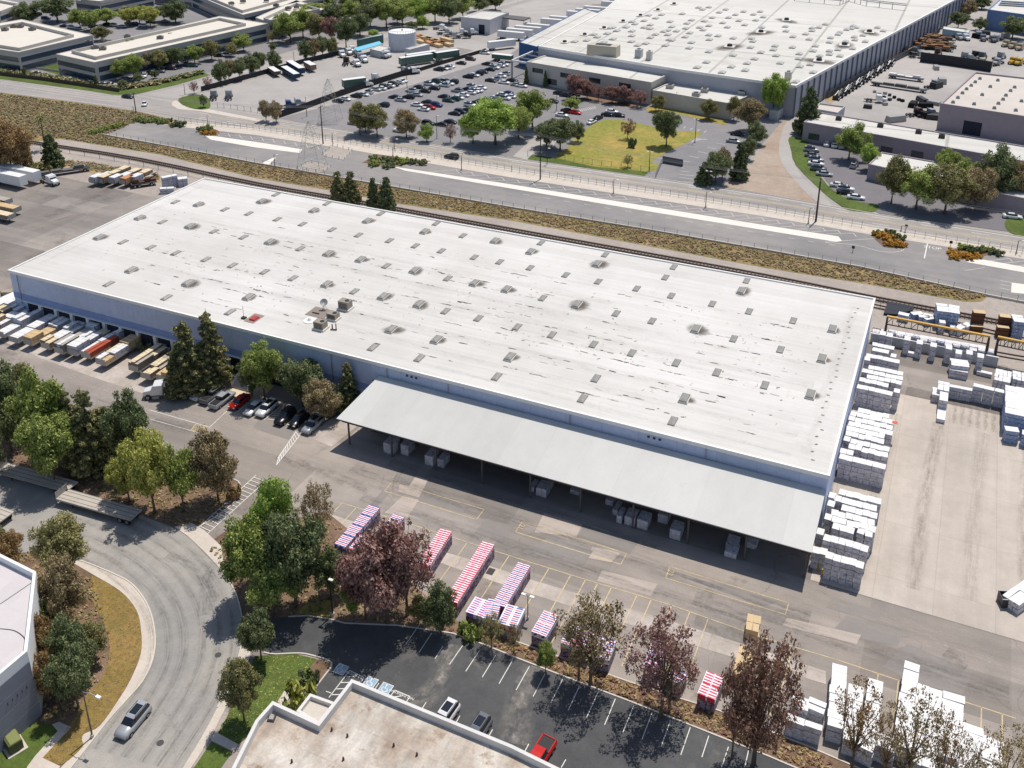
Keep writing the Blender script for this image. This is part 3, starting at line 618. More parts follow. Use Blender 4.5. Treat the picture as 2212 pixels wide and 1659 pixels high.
# ---------------------------------------------------------------- main warehouse
X0, X1, YF, YB, HW = -174.0, -8.3, 127.3, 188.0, 10.2
M_roofw = sur('white_membrane_roof', C(217, 215, 211), 0.025, 0.03, 0.35, 2.5, rough=0.7, tint=C(203, 200, 195), streak=(0.05, 1.3, 0.09), joints=(400, 3.03, 0.10, 0.07), dirt=(C(196, 190, 180), 0.35, 0.6, 0.14))
M_blue = sur('blue_siding', C(196, 208, 234), 0.07, 0.06, 0.6, 4, streak=(1.6, 0.02, 0.05), joints=(6.1, 500, 0.12, 0.1), dirt=(C(150, 164, 190), .8, .62, .1))
M_blue2 = sur('shade_blue_band', C(140, 162, 208), 0.08, 0.06, 0.6, 4)  # deeper blue puts the soft shading above the docks into the wall colour
M_cap = flat('white_metal_cap', C(235, 234, 230), .5, .4)
M_greyw = sur('grey_wall', C(188, 190, 192), 0.06, 0.1, 0.5, 4)
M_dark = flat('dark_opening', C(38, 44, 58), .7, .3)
M_door = flat('roller_door', C(120, 128, 140), .6, .4)
M_glassy = flat('dark_window_glass', C(40, 52, 66), .15, .7)
M_sky1 = flat('skylight_dome', C(150, 148, 142), .35, .5, var=.15)
M_skyf = flat('skylight_frame', C(108, 106, 102), .5, .4)
M_curb = flat('vent_curb', C(216, 212, 204), .6, .3)
M_metal = flat('galvanised_metal', C(160, 160, 158), .45, .5, .3)
M_dkmetal = flat('dark_metal', C(62, 60, 60), .5, .4, .3)
wh = root('warehouse', 'huge low warehouse with a flat white roof of many skylights and blue walls', 'warehouse', (X0, YF, 0))
m = MB(); pts = [(0, 0), (X1 - X0, 0), (X1 - X0, YB - YF), (0, YB - YF)]; LX, LY = X1 - X0, YB - YF
m.box((LX / 2, LY / 2, 0), (LX, LY, HW - .25), M_blue); m.build('wall', wh)
m = MB(); m.box((LX / 2, LY / 2, HW - .25), (LX + .3, LY + .3, .25), M_roofw); m.build('roof', wh)
m = MB()
for (cx, cy, sx, sy) in ((LX / 2, -.05, LX + .5, .35), (LX / 2, LY + .05, LX + .5, .35), (-.05, LY / 2, .35, LY - .25), (LX + .05, LY / 2, .35, LY - .25)): m.box((cx, cy, HW - .35), (sx, sy, .62), M_cap)
m.build('parapet', wh)
m = MB(); m.box((47, -.03, 4.1), (94, .08, 1.3), M_blue2); m.build('wall_band', wh)
# skylights
def dome(mb, w, l, h, z, mat, fr):
    mb.box((0, 0, z), (w, l, .16), fr)
    a, b = w / 2 - .1, l / 2 - .1; z0 = z + .16
    vs = [(-a, -b, z0), (a, -b, z0), (a, b, z0), (-a, b, z0), (0, -b + .45, z0 + h), (0, b - .45, z0 + h)]
    mb.add(vs, [(0, 1, 4), (1, 2, 5, 4), (2, 3, 5), (3, 0, 4, 5)], mat)
mb = MB(); dome(mb, 1.35, 2.7, .32, .12, M_sky1, M_skyf); mb.box((0, 0, 0), (1.45, 2.8, .12), M_curb); ME_sky = mb.mesh('skylight')
mb = MB(); mb.box((0, 0, 0), (1.9, 3.0, .55), M_curb); ME_vcurb = mb.mesh('vent_curb')
mb = MB(); dome(mb, 1.6, 2.9, .38, .58, M_sky1, M_skyf); ME_vent = mb.mesh('vent_dome')
def sootmat():
    m, nt, N, L, b = newmat('roof_soot'); setp(b, .9, .1); v = _vec(N, L, 'obj')
    ln = N.new('ShaderNodeVectorMath'); ln.operation = 'LENGTH'; L.new(v, ln.inputs[0])
    a = N.new('ShaderNodeMath'); a.operation = 'MULTIPLY_ADD'; L.new(_noise(N, L, v, 0.9, 5, .7), a.inputs[0]); a.inputs[1].default_value = -3.6; 
    ad = N.new('ShaderNodeMath'); ad.operation = 'ADD'; L.new(ln.outputs['Value'], ad.inputs[0]); ad.inputs[1].default_value = 1.2; L.new(ad.outputs[0], a.inputs[2])
    f = _ramp(N, L, a.outputs[0], [(0.0, 0.0), (1.0, 0.0)])
    mp = N.new('ShaderNodeMapRange'); L.new(a.outputs[0], mp.inputs[0]); mp.inputs[1].default_value = 0.7; mp.inputs[2].default_value = 3.0; mp.inputs[3].default_value = 0.68; mp.inputs[4].default_value = 0.0
    mr = N.new('ShaderNodeMapRange'); L.new(ln.outputs['Value'], mr.inputs[0]); mr.inputs[1].default_value = 2.4; mr.inputs[2].default_value = 3.9; mr.inputs[3].default_value = 1.0; mr.inputs[4].default_value = 0.0
    mm = N.new('ShaderNodeMath'); mm.operation = 'MULTIPLY'; L.new(mp.outputs[0], mm.inputs[0]); L.new(mr.outputs[0], mm.inputs[1])
    L.new(mm.outputs[0], b.inputs['Alpha']); b.inputs['Base Color'].default_value = (*C(92, 82, 72), 1); return m
M_soot = sootmat()
mb = MB(); mb.sheet([(-4, -4), (4, -4), (4, 4), (-4, 4)], .012, M_soot); ME_soot = mb.mesh('soot_stain')
raised = [(429, 443), (302.5, 472), (411, 490), (215, 514), (284, 585), (407, 613.5), (537.5, 643.5)] + [T(1, 1, *q) for q in ((50, 85), (500, 165), (962, 255), (1458, 348), (2065, 428), (120, 437), (625, 538), (905, 590), (1370, 685), (1890, 795), (2165, 848), (612, 805), (1100, 910), (1408, 978), (1170, 1195), (1560, 1285), (2195, 1435))] + \
    [T(2, 1, *q) for q in ((160, 522), (735, 628), (1980, 862), (560, 980), (1587, 1193))] + [T(3, 1, 555, 1192), T(3, 1, 465, 1448), T(2, 2, 1490, 135), T(3, 2, 365, 100)]
plain = [(379, 437), (486, 453), (537.5, 462), (351, 480), (462.5, 500.5), (526, 513), (266, 523.5), (326, 535), (380.5, 547), (445, 561), (502.5, 574), (235, 614), (360, 643.5), (497, 675)] + \
    [T(1, 1, *q) for q in ((172, 25), (613, 103), (1078, 190), (1557, 275), (185, 238), (402, 280), (657, 328), (886, 375), (1153, 423), (1377, 468), (1788, 380), (1602, 512), (1886, 567), (2106, 607), (383, 492), (1126, 642), (1657, 750), (75, 693), (320, 748), (850, 862), (1638, 1033), (1922, 1095), (1010, 1347), (1412, 1440), (2080, 1600))] + \
    [T(2, 1, *q) for q in ((250, 443), (805, 545), (1397, 652), (2027, 770), (157, 658), (465, 720), (745, 777), (1325, 742), (1077, 838), (1376, 900), (1730, 970), (2048, 1035), (265, 920), (900, 1053), (1210, 1118), (1915, 1272), (45, 1170), (345, 1238), (705, 1320), (1035, 1395), (1420, 1480), (1770, 1563), (725, 1615))] + \
    [T(3, 1, 218, 1115), T(3, 1, 108, 1365), T(2, 2, 610, 130), T(2, 2, 1390, 325), (1652, 833)]
def onroof(q, z=HW):
    p = g(q[0], q[1], z); return (p[0] - X0, p[1] - YF, z)
rnd = random.Random(4)
for q in plain: o = link(bpy.data.objects.new('skylight', ME_sky), wh); o.location = onroof(q); o.scale = (.85, .88, .6)
for q in raised:
    s = link(bpy.data.objects.new('smoke_vent', ME_vcurb), wh); s.location = onroof(q); s.scale = (.82, .86, .6)
    d = link(bpy.data.objects.new('vent_dome', ME_vent), s)
    k = link(bpy.data.objects.new('soot_stain', ME_soot), s); k.location = (.5, .3, 0); k.rotation_euler = (0, 0, rnd.random() * 6.28); q_ = rnd.uniform(.45, .95); k.scale = (q_, q_ * rnd.uniform(.6, .95), 1)
# small dark seam repairs in lines across the roof
m = MB(); M_spot = flat('tar_patch', C(132, 128, 122), .8, .2, var=.3); M_spot2 = flat('pale_patch', C(172, 168, 160), .8, .2)
for yy in (8, 12.1, 14.2, 18.2, 20.2, 24.3, 26.5, 30.4, 34, 36.4, 42.3, 5.9):
    x = rnd.uniform(18, 50)
    while x < LX - 12:
        x += rnd.expovariate(1 / 1.6) if rnd.random() < .8 else rnd.uniform(5, 18)
        if x > LX - 8: break
        m.box((x, yy + rnd.gauss(0, .12), HW + .0), (rnd.uniform(.4, 1.7), rnd.uniform(.16, .32), .008), M_spot if rnd.random() < .45 else M_spot2, rnd.gauss(0, .1))
for _ in range(380):
    m.box((rnd.uniform(10, LX - 6), rnd.triangular(4, 48, 22), HW), (rnd.uniform(.1, .7), rnd.uniform(.08, .3), .007), M_spot2 if rnd.random() < .7 else M_spot, rnd.uniform(0, 3))
for k in range(26): m.box((LX - 3 + rnd.gauss(0, .3), 3 + k * 2.1, HW), (.5, .35, .01), M_spot, rnd.random())
m.build('roof_patches', wh, kind='stuff')
M_pond = wearmat('ponding_stain', C(188, 183, 174), .24, .12, 1.6)
def roofwear(x0, y0, x1, y1, w):
    n = 9; p = [(x0 + (x1 - x0) * k / n, y0 + (y1 - y0) * k / n) for k in range(n + 1)]; a = offs(p, w / 2); b = offs(p, -w / 2); m = MB(); z = HW + .004 + .0004 * (roofwear.k % 9); roofwear.k += 1
    m.add([(q[0], q[1], z) for q in b] + [(q[0], q[1], z) for q in a], [(i, i + 1, n + 2 + i, n + 1 + i) for i in range(n)], M_pond); o = m.build('roof_stain', wh); u = o.data.uv_layers.new(name='uv'); L_ = math.hypot(x1 - x0, y1 - y0)
    for l in o.data.loops: v = l.vertex_index; u.data[l.index].uv = (L_ * (v % (n + 1)) / n, 0.0 if v <= n else 1.0)
roofwear.k = 0
for (x0, y0, x1, y1, w) in ((20, 20, 150, 20.5, 3.2), (30, 14, 140, 14, 2.2), (40, 30, 160, 30, 3.0), (60, 8, 160, 8.5, 2.4), (15, 38, 120, 38, 2.5), (90, 24, 160, 24, 4), (162, 4, 162.5, 56, 2.4), (3, 5, 3, 56, 1.6), (100, 3, 160, 3, 1.8), (70, 44, 160, 44, 2.5)): roofwear(x0, y0, x1, y1, w)
# dock doors along the front wall
xs = [T(0, 1, t, 0)[0] for t in ()]
m = MB()
m.box((40, -.25, 3.85), (75, .5, .12), M_cap); m.build('dock_ledge', wh)
for i in range(17):
    x = 5.4 + i * 4.45
    d = MB(); d.box((x, -.06, 0.1), (3.1, .2, 3.6), M_dark); dd = d.build('dock_door', wh)
    p = MB(); p.box((x + 2.2, -.2, 0), (.75, .4, 3.85), M_cap); p.build('dock_pilaster', wh)
for x in (83.5, 98): d = MB(); d.box((x, -.06, 0), (2.4, .16, 3.0), M_dark); d.build('door', wh)
m = MB()
for k in range(4):
    for q in ((1700, 870), (1100, 700)): pass
for x in (96, 139): 
    for j in range(3): m.box((x + j * .9, -.12, HW - 1.1), (.35, .2, .25), M_dkmetal)
m.build('scupper', wh)
m = MB()
for x in (2.2, 80.5, 92.0, 104, 126, 148): m = MB(); m.tube([(x, -.2, HW - .5), (x, -.2, 3 if x < 90 else 5)], .09, M_metal, 6); m.build('downpipe', wh)
# roof plant
def hvac(q, s, h, label):
    p = g(q[0], q[1], HW); r = root('rooftop_unit', label, 'air conditioner', (p[0], p[1], HW), 0, 'air conditioning units on the warehouse roof')
    m = MB(); m.box((0, 0, 0.0), (s[0] + .5, s[1] + .4, .35), M_curb); m.build('base', r)
    m = MB(); m.box((0, 0, .35), (s[0], s[1], h), flat('unit_casing', C(150, 142, 130), .5, .4)); 
    for k in range(5): m.box((0, -s[1] / 2 - .02, .55 + k * h * .14), (s[0] * .8, .05, .05), M_dkmetal)
    m.build('casing', r)
    m = MB(); m.cyl((s[0] * .22, 0, .35 + h), .42, .1, M_dkmetal, 14); m.build('fan_grille', r)
    return r
hvac((746.5, 667), (2.2, 1.7), 1.5, 'tall boxy air conditioner farthest from the roof edge of the three')
hvac((720, 689), (2.0, 1.5), 1.0, 'low middle air conditioner beside the dark roof pad')
hvac((693, 710), (2.1, 1.6), 1.3, 'air conditioner closest to the front edge of the warehouse roof')
p = g(692, 676, HW); r = root('roof_pad', 'square dark walkway pad carrying a satellite dish on the white roof', 'roof pad', (p[0], p[1], HW))
m = MB(); m.box((0, 0, 0), (4.6, 3.6, .06), flat('dark_pad', C(140, 130, 122), .9, .2)); m.box((-.6, -.6, .06), (1.5, .25, .15), M_dkmetal); m.build('pad', r)
p2 = g(700, 668, HW); r = root('satellite_dish', 'satellite dish on a tripod standing on the dark roof pad', 'satellite dish', (p2[0], p2[1], HW + .06))
m = MB(); m.tube([(0, 0, 0), (0, 0, 1.4)], .06, M_dkmetal); m.bar((0, 0, 1), (.6, .3, 0), .05, .05, M_dkmetal); m.bar((0, 0, 1), (-.6, .3, 0), .05, .05, M_dkmetal); m.build('mast', r)
m = MB(); n = 14; vs = [(0, 0, 0)] + [(.75 * math.cos(a), .75 * math.sin(a), .2) for a in np.linspace(0, 2 * math.pi, n, endpoint=False)]
m.add(vs, [(0, 1 + i, 1 + (i + 1) % n) for i in range(n)], M_metal); o = m.build('dish', r, loc=(.1, 0, 1.4)); o.rotation_euler = (.7, .5, 0)
p = g(549, 688, HW); r = root('roof_hatch', 'red painted roof hatch lying on a grey pad by the roof edge', 'roof hatch', (p[0], p[1], HW))
m = MB(); m.box((0, 0, 0), (2.3, 3.4, .05), flat('grey_pad', C(150, 132, 124), .9, .2)); m.build('pad', r); m = MB(); m.box((.2, -.2, .05), (1.3, 1.7, .3), flat('red_hatch', C(170, 66, 64), .6, .3), top=(.85, .85)); m.build('lid', r)
p = g(527, 688, HW); r = root('roof_antenna', 'thin whip antenna on a dark foot near the roof edge', 'antenna', (p[0], p[1], HW))
m = MB(); m.box((0, 0, 0), (.9, .7, .3), M_dkmetal); m.tube([(0, 0, .3), (0, 0, 2.6)], .04, M_dkmetal, 5); m.build('mast', r)
p = g(669, 693, HW); m = MB(); m.cyl((0, 0, 0), 1.2, .12, M_cap, 20); m.cyl((0, 0, .12), .5, .5, M_cap, 14, .2); m.build('vent_cowl', None, 'round white vent cowl on a low disc beside the dark pad', 'roof vent', loc=(p[0], p[1], HW))
p = g(718, 710, HW); m = MB(); m.tube([(0, 0, 0), (0, 0, .9)], .12, M_dkmetal); m.tube([(.7, .2, 0), (.7, .2, 1.1)], .1, M_dkmetal); m.tube([(0, -.6, .2), (1.2, -.3, .2)], .12, M_dkmetal); m.build('flue_pipes', None, 'short dark flue pipes on the roof between the air conditioners and the edge', 'flue', loc=(p[0], p[1], HW))

# ---------------------------------------------------------------- loading canopy
CX0, CX1 = -84.3, -8.35; CYF, CYB = 116.1, YF - .25; HF, HB = 5.35, 7.9
M_can = sur('canopy_sheet', C(208, 208, 204), 0.02, 0.02, 0.2, 2, rough=.6, tint=C(200, 200, 196), streak=(0.5, 0.03, 0.05), joints=(6.2, 400, 0.07, 0.06), dirt=(C(190, 184, 172), .25, .64, .12))
cn = root('canopy', 'long pale metal lean-to canopy along the front of the blue warehouse wall', 'canopy', (CX0, CYF, 0))
m = MB(); LCX, LCY = CX1 - CX0, CYB - CYF
m.prism([(-1.0, 0), (LCX, 0), (LCX, LCY), (.7, LCY)], [HF - .12, HF - .12, HB - .12, HB - .12], [HF, HF, HB, HB], M_can, bottom=True); m.build('roof', cn)
m = MB(); m.box((LCX / 2, .12, HF - .42), (LCX, .14, .28), M_dkmetal); m.build('fascia_beam', cn)
for i in range(10):
    x = .6 + i * (LCX - 1.2) / 9
M_colp = flat('column_paint', C(96, 96, 94), .6)
for i in range(10):
    x = .6 + i * (LCX - 1.2) / 9
    m = MB(); m.box((x, 1.0, 0), (.24, .24, HF - .1), M_colp); m.build('column', cn)
    m = MB(); m.bar((x, .2, HF - .28), (x, LCY, HB - .28), .18, .3, M_dkmetal); m.build('rafter', cn)
m = MB()
for k in range(5): y = 1.5 + k * 2.1; m.box((LCX / 2, y, HF + (HB - HF) * y / LCY - .35), (LCX, .1, .18), M_dkmetal)
m.build('purlin', cn)

# ---------------------------------------------------------------- other buildings
def poly_building(name, label, roofpts, h, M_wall, M_roof, par=0.5, parw=0.4, world=False, M_par=None, base=0.0):
    """roofpts in picture units at height h"""
    pts = roofpts if world else [g(x, y, h)[:2] for x, y in roofpts]
    a = sum(pts[i][0] * pts[(i + 1) % len(pts)][1] - pts[(i + 1) % len(pts)][0] * pts[i][1] for i in range(len(pts)))
    if a < 0: pts = pts[::-1]
    cx = sum(p[0] for p in pts) / len(pts); cy = sum(p[1] for p in pts) / len(pts)
    lp = [(p[0] - cx, p[1] - cy) for p in pts]
    r = root(name, label, 'building', (cx, cy, 0))
    m = MB(); m.prism(lp, base, h - .3, M_wall); m.build('wall', r)
    def inset(pl, d):
        out = []; n = len(pl)
        for i in range(n):
            p0, p1, p2 = Vector(pl[i - 1]), Vector(pl[i]), Vector(pl[(i + 1) % n]); e1 = (p1 - p0).normalized(); e2 = (p2 - p1).normalized()
            n1 = Vector((-e1.y, e1.x)); n2 = Vector((-e2.y, e2.x)); bis = n1 + n2
            bis = bis / max(bis.dot(n1), .3); out.append((p1.x + bis.x * d, p1.y + bis.y * d))
        return out
    m = MB(); m.prism(inset(lp, parw * .5), h - .3, h - .02, M_roof); m.build('roof', r)
    if par:
        m = MB(); q = inset(lp, parw); out = inset(lp, -.04); n = len(lp)
        for i in range(n):
            j = (i + 1) % n
            vs = [(*out[i], h - .6), (*out[j], h - .6), (*out[j], h + par), (*out[i], h + par), (*q[i], h - .3), (*q[j], h - .3), (*q[j], h + par), (*q[i], h + par)]
            m.add(vs, [(0, 1, 2, 3), (5, 4, 7, 6), (3, 2, 6, 7)], M_par or M_wall)
        m.build('parapet', r)
    return r, lp, (cx, cy)
def wallpart(r, lp, i, u0, u1, z0, z1, mat, name='window', proud=.06):
    """panel on wall i (between outline corners) from fraction u0 to u1"""
    n = len(lp); a = Vector(lp[i]); b = Vector(lp[(i + 1) % n]); d = b - a; nn = Vector((d.y, -d.x)).normalized() * proud
    p, q = a + d * u0, a + d * u1; m = MB()
    vs = []
    for (pp, k) in ((p, 1), (q, 1), (q, 0), (p, 0)):
        vs.append((*(pp + nn * (1 if k else -2)), z0))
    vs += [(v[0], v[1], z1) for v in vs]
    m.add(vs, [(0, 1, 5, 4), (4, 5, 6, 7), (0, 3, 2, 1), (1, 2, 6, 5), (3, 0, 4, 7)], mat); return m.build(name, r)

# foreground building at the bottom
M_roofd = sur('stained_roof', C(222, 215, 204), 0.12, 0.22, 0.7, 4, tint=C(190, 174, 158), streak=(0.5, 0.09, 0.36, .5), joints=(9.5, 4.6, 0.12, 0.08), dirt=(C(136, 112, 94), 0.35, 0.55, 0.14))
M_stuc = sur('pale_stucco', C(214, 212, 208), 0.05, 0.2, 1, 5)
fb, lp, cc = poly_building('office_building', 'flat-roofed building with a rust-stained beige roof and raised white parapet beside the dark car park',
    [T(1, 3, 5, 1300), T(1, 3, 150, 1135), T(1, 3, 545, 1318), T(1, 3, 830, 945), T(2, 3, 0, 1515), T(2, 3, 900, 1960), (1330, 1760), (1000, 1850), (480, 1720)], 8.5, M_stuc, M_roofd, .9, .35)
ann, lp2, _ = poly_building('entrance_annex', 'small square lower annex roof in the notch of the rust-stained building', [T(1, 3, 355, 1195), T(1, 3, 470, 1045), T(1, 3, 690, 1125), T(1, 3, 545, 1310)], 6.2, M_stuc, sur('annex_roof', C(200, 192, 182), .05, .3, 1, 4), .5, .3)
for (q, h) in (((1113, 2400 // 1), 0),): pass
for (tx, ty) in ((655, 1335), (790, 1388), (755, 1590), (1190, 1470), (1390, 1550), (310, 1610)):
    p = g(*T(1, 3, tx, ty), 8.5); m = MB(); m.cyl((0, 0, 0), .13, .4, M_dkmetal, 8, .1); m.build('vent_stack', None, f'short dark vent pipe on the rust-stained roof, {ordn([655, 790, 755, 1190, 1390, 310].index(tx))} of six', 'vent pipe', 'vent pipes on the stained roof', loc=(p[0], p[1], 8.49))
p = g(*T(1, 3, 135, 1235), 8.5); m = MB(); m.box((0, 0, 0), (.8, .8, .12), M_dkmetal); m.box((0, 0, .12), (.5, .5, .15), M_metal); m.build('roof_drain', None, 'dark square drain hatch in the parapet corner of the stained roof', 'roof drain', loc=(p[0], p[1], 8.49), rz=.3)

# white building at the lower west edge
M_ribw = sur('ribbed_white_wall', C(232, 233, 234), 0.03, 0.2, 1, 5)
M_roofl = sur('pale_lilac_roof', C(206, 200, 200), 0.025, 0.06, 0.5, 3, joints=(3.2, 3.2, 0.05, 0.05))
wb, lp, cc = poly_building('white_building', 'white walled building with a smooth pale roof and grooved panels at the cul-de-sac', [(-330, 1085), (0, 1207), (80, 1247), (61, 1419), (0, 1471), (-400, 1818), (-700, 1400)], 9.0, M_ribw, M_roofl, 0.9, .35)
n = len(lp)
best = max(range(n), key=lambda i: 0)
M_pan = sur('shade_grey_panel', C(132, 135, 146), 0.05, 0.2, 1, 5)  # grey puts the shade on this side of the white building into the colour
for i in range(n):
    a = Vector(lp[i]); b = Vector(lp[(i + 1) % n]); d = (b - a); nn = Vector((d.y, -d.x)).normalized()
    if nn.x > .9:
        for k, (z0, z1) in enumerate(((0, 2.1), (2.2, 4.1), (4.2, 6.1), (6.2, 8.3))): wallpart(wb, lp, i, .0, 1.0, z0, z1, M_pan, 'wall_panel', .05)
        for k in range(5): wallpart(wb, lp, i, .04 + k * .17, .05 + k * .17, 5.2, 5.6, M_dkmetal, 'wall_vent', .12)
m = MB()
a = g(0, 1267, 9); 
ribbon(m, [g(*q, 9)[:2] for q in ((0, 1305), (75, 1254))], .1, 9.0 , M_dkmetal); ribbon(m, [g(*q, 9)[:2] for q in crm([(0, 1358), (30, 1362), (50, 1375), (56, 1388)], 4)], .12, 9.0, M_dkmetal)
m.build('roof_cable', None, 'thin dark cables lying on the smooth pale roof at the cul-de-sac', 'cable')

# far big warehouse
M_roof2 = sur('far_white_roof', C(218, 216, 210), 0.03, 0.01, 0.12, 1.0, tint=C(206, 204, 197), streak=(0.012, 0.25, 0.12, 0.0), joints=(27, 64, 0.35, 0.5), dirt=(C(186, 182, 172), .06, .56, .14))
M_ribg = sur('ribbed_grey_wall', C(176, 177, 186), 0.05, 0.1, .5, 3)
M_ivory = sur('ivory_wall', C(206, 200, 190), 0.05, 0.1, .5, 3)
M_dkrib = flat("rib_paint", C(112, 114, 128), .7)
HB2 = 11.0
FB = [(1163, 101), (1465, 151), (1719, 187), (2060, 2), (2230, -90), (1500, -150), (1306, 22)]
bw, lpb, ccb = poly_building('factory_building', 'enormous far factory with a skylight-dotted white roof and long ribbed grey side wall', FB, HB2, M_ribg, M_roof2, .35, .6, M_par=M_cap)
# ribs on the long side wall
n = len(lpb)
for i in range(n):
    a = Vector(lpb[i]); b = Vector(lpb[(i + 1) % n]); d = b - a; nn = Vector((d.y, -d.x)).normalized()
    if d.length > 150 and nn.x > .5:
        cnt = int(min(d.length, 460) / 5.6)
        for k in range(min(cnt, 78)):
            u = k * 5.6 / d.length; q = a + d * u + nn * .25; m = MB(); m.box((q.x, q.y, 0), (.45, .5, HB2 - .4), M_dkrib, math.atan2(d.y, d.x)); m.build('wall_rib', bw)
def on2(tx, ty, i=2, h=HB2): p = g(*T(i, 0, tx, ty), h); return (p[0] - ccb[0], p[1] - ccb[1], h)
M_sky2 = flat('pale_skylight', C(184, 182, 176), .4, .4); mb = MB(); dome(mb, 2.4, 3.6, .45, .1, M_sky2, M_sky1); ME_sk2 = mb.mesh('skylight')
mb = MB(); mb.box((0, 0, 0), (3.8, 2.0, .7), M_sky1); ME_sk3 = mb.mesh('skylight')
m2 = [(870, 340), (790, 368), (700, 400), (845, 245), (905, 268), (985, 238), (1035, 190), (1062, 210), (1140, 182), (1195, 218), (1240, 160), (1180, 135), (1290, 130), (1365, 190), (1470, 122), (1550, 177), (1500, 248), (1420, 272), (1345, 303), (1360, 345), (1380, 350), (1310, 275), (1345, 265), (1190, 250), (1195, 327), (1035, 312), (1030, 362), (1155, 378), (1085, 395), (1240, 300), (1325, 395), (1530, 418), (1550, 370), (1495, 322), (1535, 288), (1650, 262), (1620, 240), (1705, 345), (1700, 305), (1780, 313), (1860, 238), (1910, 333), (1960, 182), (2010, 218), (1930, 130), (1870, 155), (1790, 110), (1730, 155), (1660, 185), (1700, 225), (1845, 85), (1700, 65), (1645, 85), (1610, 68), (2000, 103), (2085, 128), (2105, 178), (2145, 103), (2160, 240), (2070, 335), (2080, 360), (2150, 455), (2060, 412), (2095, 512), (2030, 550), (1910, 480), (1895, 580), (1815, 628), (1680, 540), (1600, 585), (1700, 450), (2015, 610), (735, 322), (705, 300), (820, 292), (870, 242), (645, 352), (540, 362), (1510, 205), (1035, 272), (1380, 235), (1820, 200), (2170, 150), (1140, 240)]
for (tx, ty) in m2: o = link(bpy.data.objects.new('skylight', ME_sk2), bw); o.location = on2(tx, ty)
m3 = [(45, 433), (70, 483), (60, 400), (105, 548), (240, 710), (275, 578), (185, 628), (390, 628), (265, 510), (270, 468), (210, 412), (215, 320), (325, 297), (355, 342), (380, 268), (150, 232), (155, 272), (440, 240), (495, 212), (380, 245), (410, 400), (390, 443), (530, 443), (530, 472), (445, 487), (620, 487), (365, 560), (530, 368), (540, 330), (605, 300), (620, 283), (670, 362), (750, 348), (745, 323), (605, 432), (730, 422), (680, 258), (720, 250), (760, 240), (820, 308), (840, 362), (945, 240), (995, 270), (735, 228), (800, 218), (180, 368), (490, 190), (550, 185), (235, 158), (325, 152), (85, 120), (430, 220), (5, 350), (95, 70)]
for (tx, ty) in m3[:44]: o = link(bpy.data.objects.new('skylight', ME_sk2), bw); o.location = on2(tx, ty, 3)
# large exhaust vents with soot
mb = MB(); mb.box((0, 0, 0), (4.4, 4.4, .5), M_curb); mb.cyl((0, 0, .5), 1.3, 1.0, M_dkmetal, 14, 1.0); ME_ex = mb.mesh('exhaust_vent')
for (i, tx, ty, s) in ((2, 1880, 408, 3), (2, 2150, 285, 3), (3, 440, 532, 3), (3, 660, 395, 2.6), (3, 875, 283, 2.6), (3, 160, 180, 2.6), (2, 455, 370, 1.2), (2, 628, 306, 1.2), (2, 795, 248, 1.2), (2, 960, 190, 1.2), (2, 1110, 140, 1.2), (2, 1260, 92, 1.2), (2, 1400, 40, 1.2)):
    o = link(bpy.data.objects.new('exhaust_vent', ME_ex), bw); o.location = on2(tx, ty, i); o.scale = (.9 if s > 2 else .7,) * 3
    k = link(bpy.data.objects.new('soot_stain', ME_soot), o); k.scale = (s * .95, s * .5, 1); k.rotation_euler = (0, 0, rnd.random() * 3)
def onpoly(name, h, q, dims, mat, label, cat='rooftop unit', rz=0.0, group=None, mk=None):
    p = g(q[0], q[1], h); r = root(name, label, cat, (p[0], p[1], h), rz, group)
    if mk: mk(r)
    else:
        m = MB(); m.box((0, 0, 0), (dims[0], dims[1], dims[2]), mat, top=(.97, .97)); m.build('casing', r)
        m = MB(); m.box((0, 0, dims[2]), (dims[0] * .5, dims[1] * .5, .2), M_dkmetal); m.build('fan_grille', r)
    return r
onpoly('rooftop_unit', HB2, T(2, 0, 790, 478), (12, 5, 4.2), flat('beige_casing', C(188, 180, 164), .6), 'large beige louvred unit on the far factory roof edge', 'air handler')
onpoly('rooftop_unit', HB2, T(2, 0, 1095, 495), (2.4, 3, 3.2), M_greyw, 'grey box unit at the factory roof edge beside a screen wall', 'air handler')
onpoly('rooftop_unit', HB2, T(2, 0, 1185, 518), (2, 2, 3.4), M_ivory, 'slim pale stack unit alone near the factory roof edge', 'air handler')
onpoly('rooftop_unit', HB2, T(3, 0, 172, 685), (2.2, 2.2, 2.8), M_ivory, 'slim pale unit at the corner of the factory roof', 'air handler')
# pipe bridge on the far factory roof
r = root('pipe_bridge', 'raised pipe run on trestles crossing the far factory roof', 'pipe rack', g(*T(3, 0, 700, 30), HB2))
b0 = r.location; m = MB(); pa = [Vector(g(*T(3, 0, a, b), HB2)) - b0 for a, b in ((230, 5), (620, 45), (700, 10), (850, 50), (1190, 90))]
for k in range(4):
    for dz in (2.2, 2.9): m.bar(pa[k] + Vector((0, 0, dz)), pa[k + 1] + Vector((0, 0, dz)), .35, .3, M_metal)
m.build('pipes', r, kind='stuff'); m = MB()
for k in range(4):
    for t in (0, .33, .66): q = pa[k].lerp(pa[k + 1], t); m.box((q.x, q.y, 0), (.3, .3, 3), M_metal)
m.build('trestle', r)
